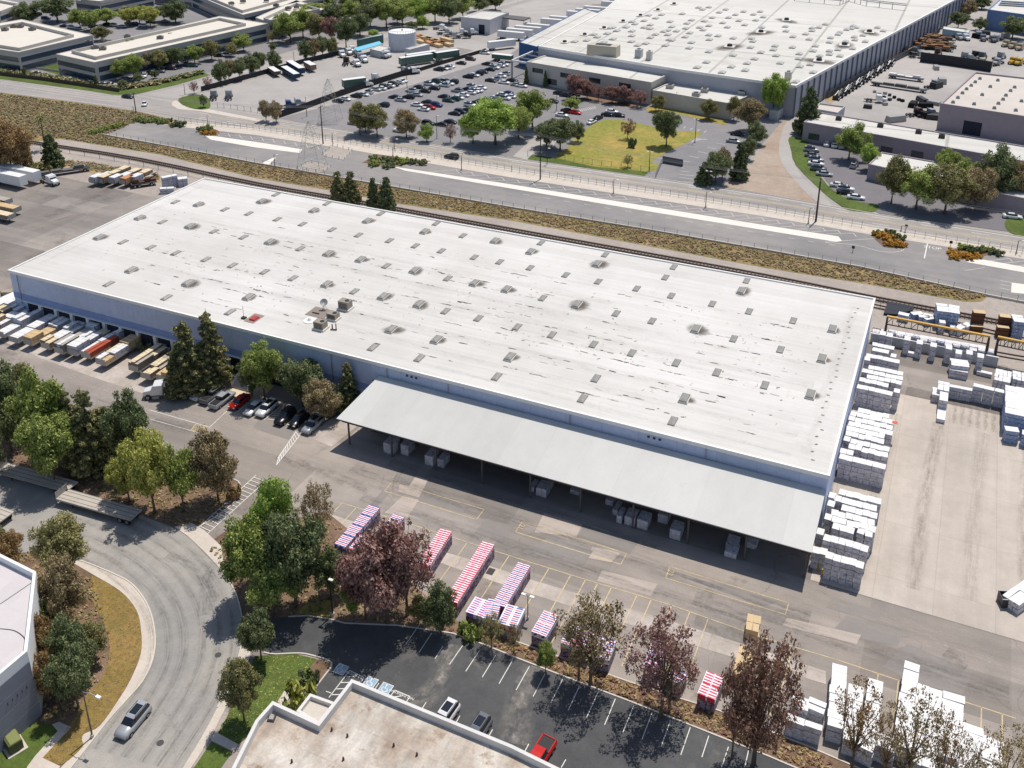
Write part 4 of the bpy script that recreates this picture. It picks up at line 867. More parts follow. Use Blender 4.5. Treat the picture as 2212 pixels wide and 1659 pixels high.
# its low front office wings
ow, lpo, cco = poly_building('office_wing', 'low white-roofed office wing in front of the far factory behind purple trees', [(1138, 135), (1407, 180), (1463, 153), (1201, 113)], 8.0, M_ivory, M_roof2, .4, .5)
for i in range(4):
    a = Vector(lpo[i]); b = Vector(lpo[(i + 1) % 4]); d = b - a; nn = Vector((d.y, -d.x)).normalized()
    if d.length > 50 and nn.y < 0: 
        for k in range(8): wallpart(ow, lpo, i, .05 + k * .118, .05 + k * .118 + .09, 1.0 if k % 2 else 4.6, 3.2 if k % 2 else 6.4, M_glassy)
scr = root('roof_screen', 'long grey screen wall standing on the factory office wing', 'screen wall', g(*T(2, 0, 870, 540), 8))
m = MB(); q = [Vector(g(*T(2, 0, a, b), 8)) - scr.location for a, b in ((630, 510), (1080, 575), (1130, 550))]
for k in range(2):
    a, b = q[k], q[k + 1]; c = (a + b) / 2; m.box((c.x, c.y, 0), ((b - a).length, .3, 2.6), M_ivory, math.atan2(b.y - a.y, b.x - a.x))
m.build('panel', scr)
ow2, lpo2, _ = poly_building('office_wing', 'small low white-roofed annex at the near corner of the far factory', [(1410, 196), (1577, 225), (1636, 200), (1463, 172)], 5.5, M_ivory, M_roof2, .3, .4)
for i in range(4):
    a = Vector(lpo2[i]); b = Vector(lpo2[(i + 1) % 4]); d = b - a; nn = Vector((d.y, -d.x)).normalized()
    if d.length > 30 and nn.y < 0:
        for k in range(6): wallpart(ow2, lpo2, i, .08 + k * .15, .08 + k * .15 + .11, 1.0, 3.0, M_glassy)
for k, (tx, ty) in enumerate(((1365, 762), (1600, 725), (1665, 760), (1665, 795), (1590, 830), (1985, 815))):
    onpoly('rooftop_unit', 5.5, T(2, 0, tx, ty), (2.6, 2.2, 1.3), M_metal, f'{ordn(k)} grey unit on the low annex roof of the far factory', 'air handler', group='units on the annex roof')
# blue side and truss porch
bl, lq, _ = poly_building('blue_lean_to', 'blue clad end wall of the dock strip beside the far factory', [(1121, 92), (1160, 102), (1300, 30), (1262, 18)], 9.5, sur('bright_blue_wall', C(70, 105, 150), .06, .1, .5, 3), M_roof2, .2, .4)
tp = root('truss_porch', 'open steel truss porch frame at the corner of the factory office wing', 'porch', g(1130, 130, 0))
m = MB(); cs = [Vector(g(x, y, 7.5)) - tp.location for x, y in ((1106, 131), (1138, 136), (1198, 113), (1166, 105))]
for k in range(4): m.bar(cs[k], cs[(k + 1) % 4], .5, .7, M_cap)
for t in (.25, .5, .75): m.bar(cs[0].lerp(cs[3], t), cs[1].lerp(cs[2], t), .3, .4, M_metal)
m.build('frame', tp)
for k in range(4): m = MB(); m.box((cs[k].x, cs[k].y, 0), (.6, .6, 7.5), M_metal); m.build('post', tp)
# dock bays with trailers on the far side of the factory
M_trw = flat('white_trailer', C(222, 222, 220), .5, .4)
for k in range(14):
    u = k / 13; a = T(2, 0, 60 + u * 950, 350 - u * 290); p = g(a[0], a[1], 0)
    if k in (4, 7, 11): continue
    r = root('docked_trailer', f'white box trailer backed to the far factory dock, {ordn(k)} bay', 'trailer', (p[0] - 4, p[1], 0), .0, 'box trailers at the far factory docks')
    m = MB(); m.box((0, 0, 1.1), (13, 2.5, 2.8), M_trw); m.build('box', r); m = MB(); m.box((-4, 0, .3), (2.4, 2.3, .8), M_dkmetal); m.box((4, 0, 0), (.4, 1.6, 1.1), M_dkmetal); m.build('undercarriage', r)

# tank and sheds
p = g(*T(1, 0, 1220, 440)); tk = root('storage_tank', 'tall round white steel storage tank with streaked sides', 'tank', p)
RT = 6.15 * 2 / 2 * 245 / 240; HT = height_of(p, T(1, 0, 0, 288)[1])
RT = 122.0 / 4 / ppm((p[0], p[1], 5)); p = g(*T(1, 0, 1220, 440)); tk.location = (p[0], p[1] + RT * .8, 0)
m = MB(); m.cyl((0, 0, 0), RT, HT, sur('tank_steel', C(214, 216, 222), .05, .1, .5, 2, streak=(.5, .5, .1)), 48); m.build('shell', tk, smooth=False)
m = MB(); m.cyl((0, 0, HT), RT - .2, .35, M_cap, 48, .4); m.cyl((0, 0, HT + .3), .4, .5, M_dkmetal, 10); m.build('roof', tk)
m = MB()
ringp = [((RT - .1) * math.cos(a), (RT - .1) * math.sin(a), HT + 1.0) for a in np.linspace(0, 2 * math.pi, 33)]
for a, b in zip(ringp, ringp[1:]): m.bar(a, b, .1, .1, M_metal); m.bar((a[0], a[1], HT), a, .08, .08, M_metal)
m.build('railing', tk)
M_green = sur('green_container', C(76, 110, 104), .06, .2, 1, 4)
def shed(name, label, pts, h, wall, roof, par=.15): return poly_building(name, label, pts, h, wall, roof, par, .25)
shed('green_shed', 'dark green container shed behind the light blue awning', [T(1, 0, 870, 352), T(1, 0, 1000, 322), T(1, 0, 1100, 305), T(1, 0, 1090, 290), T(1, 0, 970, 318), T(1, 0, 875, 345)], 3.6, M_green, M_greyw)
r = root('blue_awning', 'light blue sheet awning beside the white storage tank', 'awning', g(*T(1, 0, 970, 440)))
m = MB(); q = [g(*T(1, 0, a, b), 3.4) for a, b in ((845, 415), (1065, 355), (1090, 378), (880, 440))]
m.prism([(a[0] - r.location.x, a[1] - r.location.y) for a in q], 3.2, 3.4, flat('sky_blue_sheet', C(120, 196, 222), .5), bottom=True); m.build('roof', r)
for a in q: m = MB(); m.box((a[0] - r.location.x, a[1] - r.location.y, 0), (.25, .25, 3.2), M_metal); m.build('post', r)
shed('storage_container', 'short white container standing in front of the blue awning', [T(1, 0, 985, 425), T(1, 0, 1065, 395), T(1, 0, 1160, 412), T(1, 0, 1075, 445)], 3.0, M_greyw, M_roof2)
shed('storage_container', 'long white container beside the storage tank and timber stacks', [T(1, 0, 1330, 430), T(1, 0, 1500, 385), T(1, 0, 1460, 375), T(1, 0, 1290, 420)], 3.2, M_greyw, M_roof2)
s1, l1, _ = shed('white_workshop', 'white flat-roofed workshop with a dark roller door at the far yard', [T(1, 0, 1770, 150), T(1, 0, 2020, 175), T(1, 0, 2185, 110), T(1, 0, 1940, 95)], 7.0, sur('workshop_wall', C(206, 205, 208), .04, .1, .5, 3), M_roof2, .3)
for i in range(4):
    a = Vector(l1[i]); b = Vector(l1[(i + 1) % 4]); d = b - a; nn = Vector((d.y, -d.x)).normalized()
    if nn.y < -.5: wallpart(s1, l1, i, .62, .82, 0, 4.5, M_dark, 'roller_door')
r = root('fuel_canopy', 'dark open-sided canopy frame beside the white workshop', 'canopy', g(*T(2, 0, 60, 230)))
m = MB(); q = [g(*T(2, 0, a, b), 6) for a, b in ((-120, 145), (100, 175), (160, 150), (-60, 125))]
m.prism([(a[0] - r.location.x, a[1] - r.location.y) for a in q], 5.5, 6.0, flat('dark_canopy', C(96, 92, 92), .7), bottom=True); m.build('roof', r)
for a in q: m = MB(); m.box((a[0] - r.location.x, a[1] - r.location.y, 0), (.4, .4, 5.5), M_cap); m.build('post', r)

# western office park
M_band1 = sur('concrete_bands', C(190, 186, 180), .05, .1, .5, 3); M_tint = flat('tinted_glass', C(58, 74, 92), .15, .7)
M_roof3 = sur('cream_roof', C(214, 208, 196), .03, .03, .3, 2)
def office(label, pts, h, inner):
    r, lp, cc = poly_building('office_block', label, pts, h, M_band1, M_roof3, .1, .4)
    for i in range(len(lp)):
        wallpart(r, lp, i, .015, .985, .7, 2.9, M_tint, 'window_band', .05); wallpart(r, lp, i, .015, .985, 4.2, 6.2, M_tint, 'window_band', .05)
    m = MB(); q = [g(x, y, h + 1.3)[:2] for x, y in inner]; q = [(a - cc[0], b - cc[1]) for a, b in q]
    for k in range(len(q)):
        a, b = Vector(q[k]), Vector(q[(k + 1) % len(q)]); c = (a + b) / 2
        m.box((c.x, c.y, h), ((b - a).length, .5, 1.3), M_band1, math.atan2(b.y - a.y, b.x - a.x))
    m.build('roof_screen', r); return r, lp, cc
office('glass and concrete office block with a cream roof at the west edge by the street', [(-150, 85), (40, 113), (200, 76), (47, 42), (-60, 60)], 8.5, [(-120, 78), (42, 103), (158, 74), (48, 47), (-40, 62)])
office('long angled glass and concrete office block behind a row of parking trees', [(121, 117), (204, 135), (578, 51), (475, 35)], 8.5, [(155, 108), (207, 122), (530, 50), (475, 38)])
office('far pale roofed office block with a blue glazed front at the top of the view', [(330, -25), (412, -15), (525, 32), (700, -8), (560, -50)], 8.0, [(345, -28), (420, -20), (524, 22), (640, -10), (560, -40)])
office('small far office block with a pale roof at the west corner', [(-90, 12), (-2, 28), (52, 8), (-40, -12)], 8.0, [(-70, 12), (0, 24), (42, 8), (-36, -6)])
office('far low office block between the parking trees and the top edge', [(163, 0), (215, 6), (330, -18), (250, -30)], 8.0, [(175, -2), (215, 2), (310, -18), (250, -26)])
office('distant pale roofed block behind the big street trees', [(552, 38), (580, 48), (553 + 150, 20), (640, 0)], 8.0, [(570, 38), (585, 43), (690, 18), (640, 6)])
k = 0
for (i, tx, ty) in ((0, 45, 265), (0, 120, 238), (0, 178, 238), (0, 280, 262), (0, 825, 420), (0, 890, 430), (0, 885, 365), (0, 1100, 325), (0, 1385, 335), (0, 765, 375), (0, 2000, 38), (0, 2100, 18), (1, 90, 10), (1, 175, 55), (1, 280, 80), (1, 350, 68)):
    p = g(*T(i, 0, tx, ty), 8.5); r = root('rooftop_unit', f'{ordn(k)} small dark unit among those on the western office roofs', 'air handler', (p[0], p[1], 8.5), rnd.random(), 'units on the western office roofs'); k += 1
    m = MB(); m.box((0, 0, 0), (2.6, 2.0, 1.2), M_skyf); m.build('casing', r); m = MB(); m.box((0, 0, 1.2), (1.2, 1.2, .2), M_dkmetal); m.build('fan_grille', r)

# eastern buildings
M_mauve = sur('mauve_block_wall', C(160, 150, 156), .06, .1, .6, 3)
M_roofb = sur('beige_roof', C(206, 198, 190), .04, .03, .3, 2, tint=C(194, 186, 178))
e1, le, _ = poly_building('industrial_unit', 'long low white-roofed unit with a mauve wall above the small car park', [(1736, 265), (1892, 292), (2212, 350), (2300, 366), (2300, 332), (2212, 317), (1765, 243)], 6.0, M_mauve, M_roof2, .3, .4)
for i in range(len(le)):
    a = Vector(le[i]); b = Vector(le[(i + 1) % len(le)]); d = b - a; nn = Vector((d.y, -d.x)).normalized()
    if nn.y < -.5 and d.length > 20:
        for k in range(int(d.length / 9)): wallpart(e1, le, i, (k * 9 + 2) / d.length, (k * 9 + 5.5) / d.length, .1 if k % 3 else 1, 3.4 if k % 3 else 3, M_glassy, 'window')
for k, (tx, ty) in enumerate(((610, 1035), (970, 1095), (1300, 1150), (1500, 1190))):
    onpoly('roof_vent', 6.0, T(3, 0, tx, ty), (1.8, 1.8, 1.1), M_dkmetal, f'{ordn(k)} dark vent from the west along the long unit roof', 'roof vent', group='vents on the long unit roof')
e2, l2, _ = poly_building('industrial_unit', 'low white-roofed building half hidden behind the roadside trees', [(1876, 356), (1904, 330), (2060, 358), (2212, 390), (2280, 405), (2260, 440), (2120, 412)], 4.5, M_mauve, M_roof2, .3, .4)
e3, l3, _ = poly_building('brick_warehouse', 'beige-roofed mauve warehouse with dark loading doors in the eastern yard', [(2031, 226), (2212, 254), (2330, 274), (2330, 190), (2212, 170), (2106, 158)], 8.5, M_mauve, M_roofb, .5, .5)
for i in range(len(l3)):
    a = Vector(l3[i]); b = Vector(l3[(i + 1) % len(l3)]); d = b - a; nn = Vector((d.y, -d.x)).normalized()
    if nn.y < -.5 and d.length > 20:
        for t in (8, 30, 50):
            if t + 5 < d.length: wallpart(e3, l3, i, t / d.length, (t + 5.5) / d.length, 0, 4.6, M_dark, 'loading_door')
k = 0
for (tx, ty) in ((1598, 890), (1640, 850), (1680, 810), (1715, 775), (1755, 745), (1790, 715), (1830, 685), (1780, 905), (1850, 825), (1920, 755), (1985, 700), (1990, 900), (2030, 865), (2055, 830), (2095, 790), (2130, 760), (2140, 960), (1955, 940), (2190, 880)):
    p = g(*T(3, 0, tx, ty), 8.5); m = MB(); m.box((0, 0, 0), (1.3, 1.3, .9), M_metal, top=(.6, .6)); m.build('roof_cowl', None, f'{ordn(k)} small cowl on the beige roof of the mauve warehouse', 'roof vent', 'cowls on the beige roof', loc=(p[0], p[1], 8.48)); k += 1
e4, l4, _ = poly_building('blue_fronted_building', 'white-roofed building with a blue front and solar panels at the top corner', [(2134, 22), (2212, 33), (2320, 50), (2320, -20), (2165, -5)], 9.0, sur('blue_front', C(118, 140, 180), .06, .1, .5, 3), M_roof2, .4, .5)
r = root('solar_panels', 'rows of dark solar panels on the white roof at the top corner', 'solar panels', g(*T(3, 0, 2120, 40), 9.0))
for k in range(3):
    m = MB(); q = Vector(g(*T(3, 0, 2130 - k * 10 + 20, 22 + k * 16), 9.0)) - r.location; m.box((q.x + 6, q.y, .2), (26, 2.4, .15), flat('solar_glass', C(52, 62, 88), .2, .7)); m.build('panel', r)
# small sheds near the big wall
shed('electrical_kiosk', 'small white equipment kiosk beside the dark conifer at the factory corner', [T(3, 0, 15, 955), T(3, 0, 85, 965), T(3, 0, 140, 925), T(3, 0, 65, 910)], 3.2, M_greyw, M_roof2, .1)
shed('roofed_enclosure', 'open-topped walled enclosure at the end of the long unit', [T(3, 0, 405, 950), T(3, 0, 600, 985), T(3, 0, 665, 930), T(3, 0, 445, 900)], 3.6, M_greyw, M_roofb, .5)
shed('storage_container', 'pale blue long container across the storage yard', [T(3, 0, 1510, 250), T(3, 0, 1735, 285), T(3, 0, 1745, 262), T(3, 0, 1520, 228)], 3.2, sur('pale_blue_steel', C(150, 176, 190), .05, .2, 1, 3), M_roof2, .1)
# ---------------------------------------------------------------- vehicles
M_tyre = flat('tyre_rubber', C(34, 34, 36), .85, .2); M_rim = flat('wheel_rim', C(150, 150, 152), .35, .5, .5)
M_glass = flat('car_glass', C(28, 34, 42), .08, .8, var=.02); M_lamp = flat('head_lamp', C(210, 212, 214), .2, .6); M_tail = flat('tail_lamp', C(130, 24, 22), .3, .5)
M_trim = flat('black_trim', C(30, 30, 32), .6, .4); M_paint0 = flat('paint_any', C(200), .25, .6, var=.02)
def paint(n, c): return flat('paint_' + n, c, .28, .55, .15, var=.02)
PAINT = {'white': paint('white', C(226, 227, 228)), 'silver': paint('silver', C(164, 168, 172)), 'grey': paint('grey', C(108, 112, 118)), 'black': paint('black', C(34, 36, 42)),
         'red': paint('red', C(190, 24, 20)), 'blue': paint('blue', C(48, 66, 110)), 'green': paint('green', C(44, 74, 66)), 'brown': paint('brown', C(78, 52, 44)), 'tan': paint('tan', C(176, 160, 134)), 'orange': paint('orange', C(205, 120, 40)), 'yellow': paint('yellow', C(200, 160, 50))}
def loft(mb, st, mat, cap=True):
    """st: (x, [(halfwidth, z) from bottom to top])"""
    n = len(st[0][1]); vs = []
    for x, pr in st:
        for (w, z) in pr: vs.append((x, -w, z))
        for (w, z) in reversed(pr): vs.append((x, w, z))
    k = 2 * n; fs = []
    for i in range(len(st) - 1):
        for j in range(k): fs.append((i * k + j, i * k + (j + 1) % k, (i + 1) * k + (j + 1) % k, (i + 1) * k + j))
    if cap: fs.append(tuple(reversed(range(k)))); fs.append(tuple(range((len(st) - 1) * k, len(st) * k)))
    mb.add(vs, fs, mat)
def wheel_mesh(r=.33, w=.22, name='wheel', rim=True):
    m = MB()
    vs = []; n = 14
    for y in (-w / 2, w / 2):
        for k in range(n): a = 2 * math.pi * k / n; vs.append((math.cos(a) * r, y, math.sin(a) * r))
    m.add(vs, [(i, (i + 1) % n, n + (i + 1) % n, n + i) for i in range(n)] + [tuple(range(n)), tuple(reversed(range(n, 2 * n)))], M_tyre)
    for y, s in ((-w / 2 - .012, 1), (w / 2 + .012, -1)) if rim else ():
        m.add([(math.cos(2 * math.pi * k / 10) * r * .62, y, math.sin(2 * math.pi * k / 10) * r * .62) for k in range(10)], [tuple(range(10)) if s > 0 else tuple(reversed(range(10)))], M_rim)
    return m.mesh(name)
ME_tyre = wheel_mesh(rim=False)
mb = MB()
for y, s in ((-.13, 1), (.13, -1)):
    mb.add([(0, y * 1.05, 0)] + [(math.cos(2 * math.pi * k / 10) * .21, y * .97, math.sin(2 * math.pi * k / 10) * .21) for k in range(10)], [(0, 1 + k, 1 + (k + 1) % 10) for k in range(10)], M_rim)
ME_rim = mb.mesh('rim')
ME_wheel = wheel_mesh(); ME_bwheel = wheel_mesh(.5, .3)
def make_car(kind, L, Wd, body, cab, roof, wb, catg, name):
    p = Proto(name, catg)
    m = MB(); loft(m, body, M_paint0); p.add('body', m.mesh('body', True))
    m = MB(); loft(m, cab, M_glass); p.add('windows', m.mesh('windows'))
    if roof: m = MB(); loft(m, roof, M_paint0); p.add('roof', m.mesh('roof'))
    for x in wb:
        for s in (-1, 1):
            me = ME_wheel; p.add('wheel', me); p.parts[-1] = ('wheel', me, None, None, None); p.wp = getattr(p, 'wp', []) + [(len(p.parts) - 1, (x, s * (Wd / 2 - .1), .33))]
    m = MB()
    for s in (-1, 1): m.box((L / 2 - .1, s * (Wd / 2 - .3), .58), (.14, .36, .14), M_lamp)
    p.add('headlight', m.mesh('headlight')) if False else None
    for s in (-1, 1):
        m = MB(); m.box((L / 2 - .12, s * (Wd / 2 - .32), .58), (.2, .38, .15), M_lamp); p.add('headlight', m.mesh('headlight'))
        m = MB(); m.box((-L / 2 + .1, s * (Wd / 2 - .28), .7), (.18, .34, .14), M_tail); p.add('tail_light', m.mesh('tail_light'))
    return p
def prof(w, z0, z1, b=.06): return [(w * .93, z0), (w, z0 + (z1 - z0) * .35), (w * .985, z0 + (z1 - z0) * .7), (w * .9, z1)]
def sedan():
    w = .91
    body = [(-2.38, prof(w * .86, .42, .82)), (-2.25, prof(w * .96, .25, .98)), (-1.6, prof(w, .2, 1.0)), (0, prof(w, .2, .94)), (1.0, prof(w, .2, .93)), (1.9, prof(w * .97, .22, .8)), (2.3, prof(w * .85, .35, .66))]
    cab = [(-1.75, [(.72, .94), (.7, .96)]), (-1.05, [(.78, .94), (.6, 1.38)]), (.15, [(.8, .92), (.62, 1.41)]), (.45, [(.8, .92), (.6, 1.36)]), (1.15, [(.76, .88), (.72, .92)])]
    roof = [(-1.1, [(.58, 1.33), (.56, 1.40)]), (-.4, [(.61, 1.37), (.57, 1.455)]), (.1, [(.61, 1.38), (.57, 1.45)]), (.38, [(.58, 1.34), (.55, 1.39)])]
    return make_car('sedan', 4.7, 1.82, body, cab, roof, (-1.4, 1.42), 'car', 'parked_car')
def suv():
    w = .95
    body = [(-2.35, prof(w * .9, .4, 1.0)), (-2.28, prof(w * .97, .28, 1.12)), (-1.6, prof(w, .25, 1.12)), (0, prof(w, .25, 1.06)), (.95, prof(w, .25, 1.05)), (1.95, prof(w * .97, .27, .95)), (2.35, prof(w * .86, .4, .78))]
    cab = [(-2.28, [(.82, 1.08), (.7, 1.12)]), (-2.0, [(.84, 1.06), (.68, 1.6)]), (.1, [(.84, 1.04), (.68, 1.64)]), (.5, [(.84, 1.04), (.64, 1.55)]), (1.1, [(.8, 1.0), (.76, 1.05)])]
    roof = [(-2.05, [(.66, 1.56), (.64, 1.64)]), (-1.0, [(.68, 1.61), (.64, 1.72)]), (.1, [(.68, 1.62), (.64, 1.70)]), (.42, [(.63, 1.55), (.6, 1.6)])]
    p = make_car('suv', 4.7, 1.9, body, cab, roof, (-1.42, 1.45), 'car', 'parked_suv')
    m = MB()
    for s in (-1, 1): m.bar((-1.8, s * .62, 1.73), (.2, s * .62, 1.73), .05, .05, M_trim)
    p.add('roof_rails', m.mesh('roof_rails')); p.parts[-1] = ('roof_rail', p.parts[-1][1], None, None, None)
    m = MB(); m.box((-.75, 0, 1.715), (1.4, .95, .012), M_glass); p.add('sunroof', m.mesh('sunroof')); return p
def pickup():
    w = .97
    body = [(-2.85, prof(w * .97, .45, 1.02)), (-2.8, prof(w, .35, 1.05)), (-.75, prof(w, .35, 1.05)), (0, prof(w, .35, 1.06)), (1.2, prof(w, .35, 1.07)), (2.3, prof(w * .97, .37, 1.02)), (2.75, prof(w * .9, .45, .85))]
    cab = [(-.85, [(.84, 1.05), (.76, 1.1)]), (-.7, [(.84, 1.05), (.68, 1.72)]), (.75, [(.84, 1.05), (.68, 1.74)]), (1.05, [(.84, 1.05), (.64, 1.64)]), (1.55, [(.8, 1.03), (.76, 1.08)])]
    roof = [(-.72, [(.66, 1.68), (.64, 1.76)]), (.1, [(.68, 1.71), (.64, 1.8)]), (.75, [(.68, 1.71), (.64, 1.79)]), (1.0, [(.63, 1.63), (.6, 1.68)])]
    p = make_car('pickup', 5.6, 1.94, body, cab, roof, (-1.75, 1.7), 'pickup truck', 'pickup_truck')
    m = MB(); m.box((-1.83, 0, 1.056), (1.75, 1.5, .01), M_trim)
    for s in (-1, 1): m.box((-1.83, s * .84, 1.05), (1.95, .12, .09), M_paint0)
    m.box((-2.76, 0, 1.05), (.1, 1.7, .09), M_paint0); p.add('cargo_bed', m.mesh('cargo_bed')); return p
def van():
    w = .98
    body = [(-2.6, prof(w * .97, .4, 2.0)), (-2.5, prof(w, .3, 2.1)), (.9, prof(w, .3, 2.1)), (1.45, [(w * .93, .3), (w, .8), (w * .95, 1.3), (w * .8, 1.95)]), (2.1, [(w * .93, .32), (w, .6), (w * .96, .9), (w * .88, 1.15)]), (2.6, prof(w * .88, .4, .9))]
    cab = [(1.2, [(.86, 1.25), (.8, 1.93)]), (1.42, [(.88, 1.22), (.78, 1.9)]), (2.12, [(.86, 1.16), (.84, 1.2)])]
    return make_car('van', 5.2, 1.96, body, cab, None, (-1.6, 1.65), 'van', 'parked_van')
PR = {'sedan': sedan(), 'suv': suv(), 'pickup': pickup(), 'van': van()}
def place_car(kind, color, x, y, hd, label, group, near=False, h=0.0):
    """hd: heading angle in world"""
    pr = PR[kind]; p = g(x, y, h)
    r = pr.place((p[0], p[1], 0.03 + h), hd, label, group, {'paint_any': PAINT[color]}, only=None)
    for (idx, loc) in pr.wp:
        pass
    ks = kids(r); wi = 0
    for o in ks:
        if o.name.startswith('wheel'):
            o.location = pr.wp[wi][1]; wi += 1
            if near: o.data = ME_tyre; link(bpy.data.objects.new('rim', ME_rim), o)
    return r
UPY = math.pi / 2
# the row by the employee entrance
emp = [('silver', 'sedan', T(0, 2, 1712, 55), 'silver sedan parked beside the black-wheeled tractor unit, under the conifers'), ('white', 'sedan', T(0, 2, 1740, 92), 'white sedan with a dark sunroof, second in the entrance row'),
       ('grey', 'pickup', T(0, 2, 1845, 108), 'dark grey pickup between the white sedan and the silver pickup'), ('silver', 'pickup', T(0, 2, 1925, 150), 'silver pickup with an open bed beside the bright red car'),
       ('red', 'sedan', T(0, 2, 2070, 165), 'bright red coupe parked in the entrance row of the warehouse'), ('white', 'sedan', T(0, 2, 2200, 218), 'white sedan parked two stalls beyond the bright red car'),
       ('white', 'suv', T(1, 2, 95, 228), 'white crossover beside the hatched aisle in the entrance row'), ('black', 'suv', T(1, 2, 255, 298), 'black car beyond the hatched aisle, its roof dark and glossy'),
       ('black', 'sedan', T(1, 2, 372, 318), 'low black car parked last before the tree shade'), ('silver', 'suv', T(1, 2, 492, 372), 'silver car half in the shade of the tree by the canopy')]
for c, k, q, lb in emp: place_car(k, c, q[0], q[1] + 3, -UPY if k != 'pickup' else UPY, lb, 'cars parked by the warehouse entrance', True)
# road and dark lot
pa = g(262, 1592); pb = g(316, 1528)
place_car('suv', 'silver', 289, 1566, math.atan2(pa[1] - pb[1], pa[0] - pb[0]), 'silver crossover with a long glass sunroof driving on the cul-de-sac road', None, True)
place_car('suv', 'white', *T(1, 3, 1625, 1262), -UPY - .08, 'white hatchback parked tight behind the parapet of the stained roof', None, True)
place_car('suv', 'grey', *T(1, 3, 1905, 1388), -UPY - .08, 'dark grey crossover in the dark lot, nose hidden by the parapet', None, True)
place_car('pickup', 'red', *T(2, 3, 225, 1612), -UPY - .1, 'red pickup with a black open bed in the dark car park', None, True)
place_car('suv', 'black', *T(1, 0, 1690, 1370), math.pi - .05, 'black van-like car driving on the street past the white paved strip', None)
place_car('sedan', 'white', *T(0, 0, 1250, 910), -.9, 'white car turning through the street corner junction', None)
place_car('sedan', 'black', *T(0, 0, 1105, 848), .05, 'black car heading along the street at the corner junction', None)
# far car park
cp = {'nearest the truck yard wall': [(710, 878, 'black'), (772, 862, 'white'), (868, 835, 'black'), (930, 822, 'white'), (967, 803, 'white'), (1035, 778, 'silver'), (1080, 770, 'white'), (1115, 758, 'black'), (1152, 748, 'white'), (1190, 735, 'black'), (1235, 715, 'white'), (1265, 705, 'white')],
      'by the kerbed head near the green trailers': [(1580, 605, 'black'), (1622, 597, 'white'), (1650, 590, 'white'), (1677, 578, 'white'), (1770, 550, 'black'), (1855, 515, 'brown'), (1720, 462, 'white'), (1980, 462, 'white')],
      'in the middle of the car park': [(1195, 845, 'black'), (1252, 870, 'silver'), (1320, 845, 'black'), (1393, 825, 'silver'), (1340, 790, 'white'), (1415, 760, 'black'), (1460, 793, 'black'), (1500, 733, 'white'), (1540, 768, 'black'), (1570, 712, 'green'), (1612, 700, 'silver'), (1650, 708, 'black'), (1628, 742, 'white'), (1665, 728, 'white'), (1702, 714, 'black')],
      'in the long double row': [(1392, 912, 'white'), (1447, 952, 'white'), (1500, 937, 'red'), (1480, 888, 'black'), (1560, 915, 'blue'), (1622, 840, 'black'), (1665, 875, 'green'), (1712, 862, 'green'), (1748, 850, 'white'), (1738, 790, 'silver'), (1795, 828, 'white'), (1850, 808, 'white'), (1885, 795, 'white'), (1828, 775, 'black'), (1870, 755, 'white'), (1912, 790, 'white'), (1945, 765, 'white')],
      'toward the pale factory front': [(1835, 668, 'black'), (1885, 655, 'white'), (1922, 640, 'black'), (1960, 625, 'black'), (2020, 605, 'black'), (2060, 590, 'white'), (2105, 575, 'white'), (2140, 563, 'white'), (1995, 557, 'black'), (2030, 702, 'black'), (2078, 690, 'white'), (2118, 662, 'white'), (2150, 645, 'white'), (2145, 718, 'white')],
      'behind the big bright green tree': [(1715, 987, 'black'), (1768, 975, 'black'), (1822, 957, 'black'), (1850, 915, 'white'), (1900, 892, 'black'), (1955, 880, 'blue'), (1995, 873, 'silver'), (2042, 862, 'black'), (2090, 845, 'white'), (2130, 825, 'white'), (2170, 810, 'blue'), (2150, 855, 'white'), (2195, 840, 'white')],
      'behind the roadside trees of the car park': [(1490, 1075, 'black'), (1602, 1082, 'black'), (1682, 1060, 'black'), (1102, 915, 'black'), (850, 1072, 'silver'), (1240, 1135, 'white')]}
kk = 0
for place, rows in cp.items():
    cnt = {}
    for (tx, ty, c) in rows:
        i = cnt.get(c, 0); cnt[c] = i + 1; q = T(1, 0, tx, ty + 6)
        kd = ('sedan', 'sedan', 'suv', 'sedan', 'suv')[kk % 5]; kk += 1
        place_car(kd, c, q[0], q[1], (math.pi if kk % 2 else 0) + rnd.gauss(0, .02), f'{c} car, {ordn(i)} {c} one from the street, {place}', 'cars in the far car park')
cp2 = [(5, 702, 'black', 0), (40, 738, 'silver', 0), (85, 748, 'white', 0), (410, 812, 'black', 0), (462, 830, 'black', 0), (542, 822, 'black', 0), (350, 882, 'black', 0), (478, 965, 'brown', 0), (545, 980, 'red', 0), (432, 1002, 'white', 0), (688, 1062, 'white', 1.4), (745, 1027, 'black', 1.4), (862, 972, 'white', .2), (828, 1000, 'black', .2), (920, 1005, 'black', .2), (1915, 1228, 'silver', 0), (1952, 1166, 'black', 0)]
PL2 = ['under the columnar trees', 'by the drive edge', 'second from the drive edge', 'before the purple trees', 'second before the purple trees', 'last before the purple trees', 'beside the small round tree', 'by the brown shade of the round tree', 'beside the brown one', 'beneath the dark field tree', 'nose-in at the grass field corner', 'alone beside the grass field corner', 'of the trio on the turning drive', 'of the trio, outermost on the turning drive', 'of the trio, with its shadow on the grass', 'by the hedge in the factory side lot', 'in the shade of the factory side lot hedge']
for (tx, ty, c, hd), pl in zip(cp2, PL2): q = T(2, 0, tx, ty + 5); place_car('sedan', c, q[0], q[1], hd, f'{c} car {pl}', 'cars near the grass field')
cp3 = [(505, 1252, 'white', UPY), (572, 1262, 'white', UPY), (632, 1272, 'silver', UPY), (375, 1305, 'silver', 0), (385, 1352, 'grey', 0), (415, 1392, 'silver', 0), (415, 1425, 'white', 0), (435, 1470, 'grey', 0), (487, 1515, 'silver', 0), (740, 1440, 'silver', 1.4), (610, 1612, 'white', 0), (670, 1645, 'white', 0)]
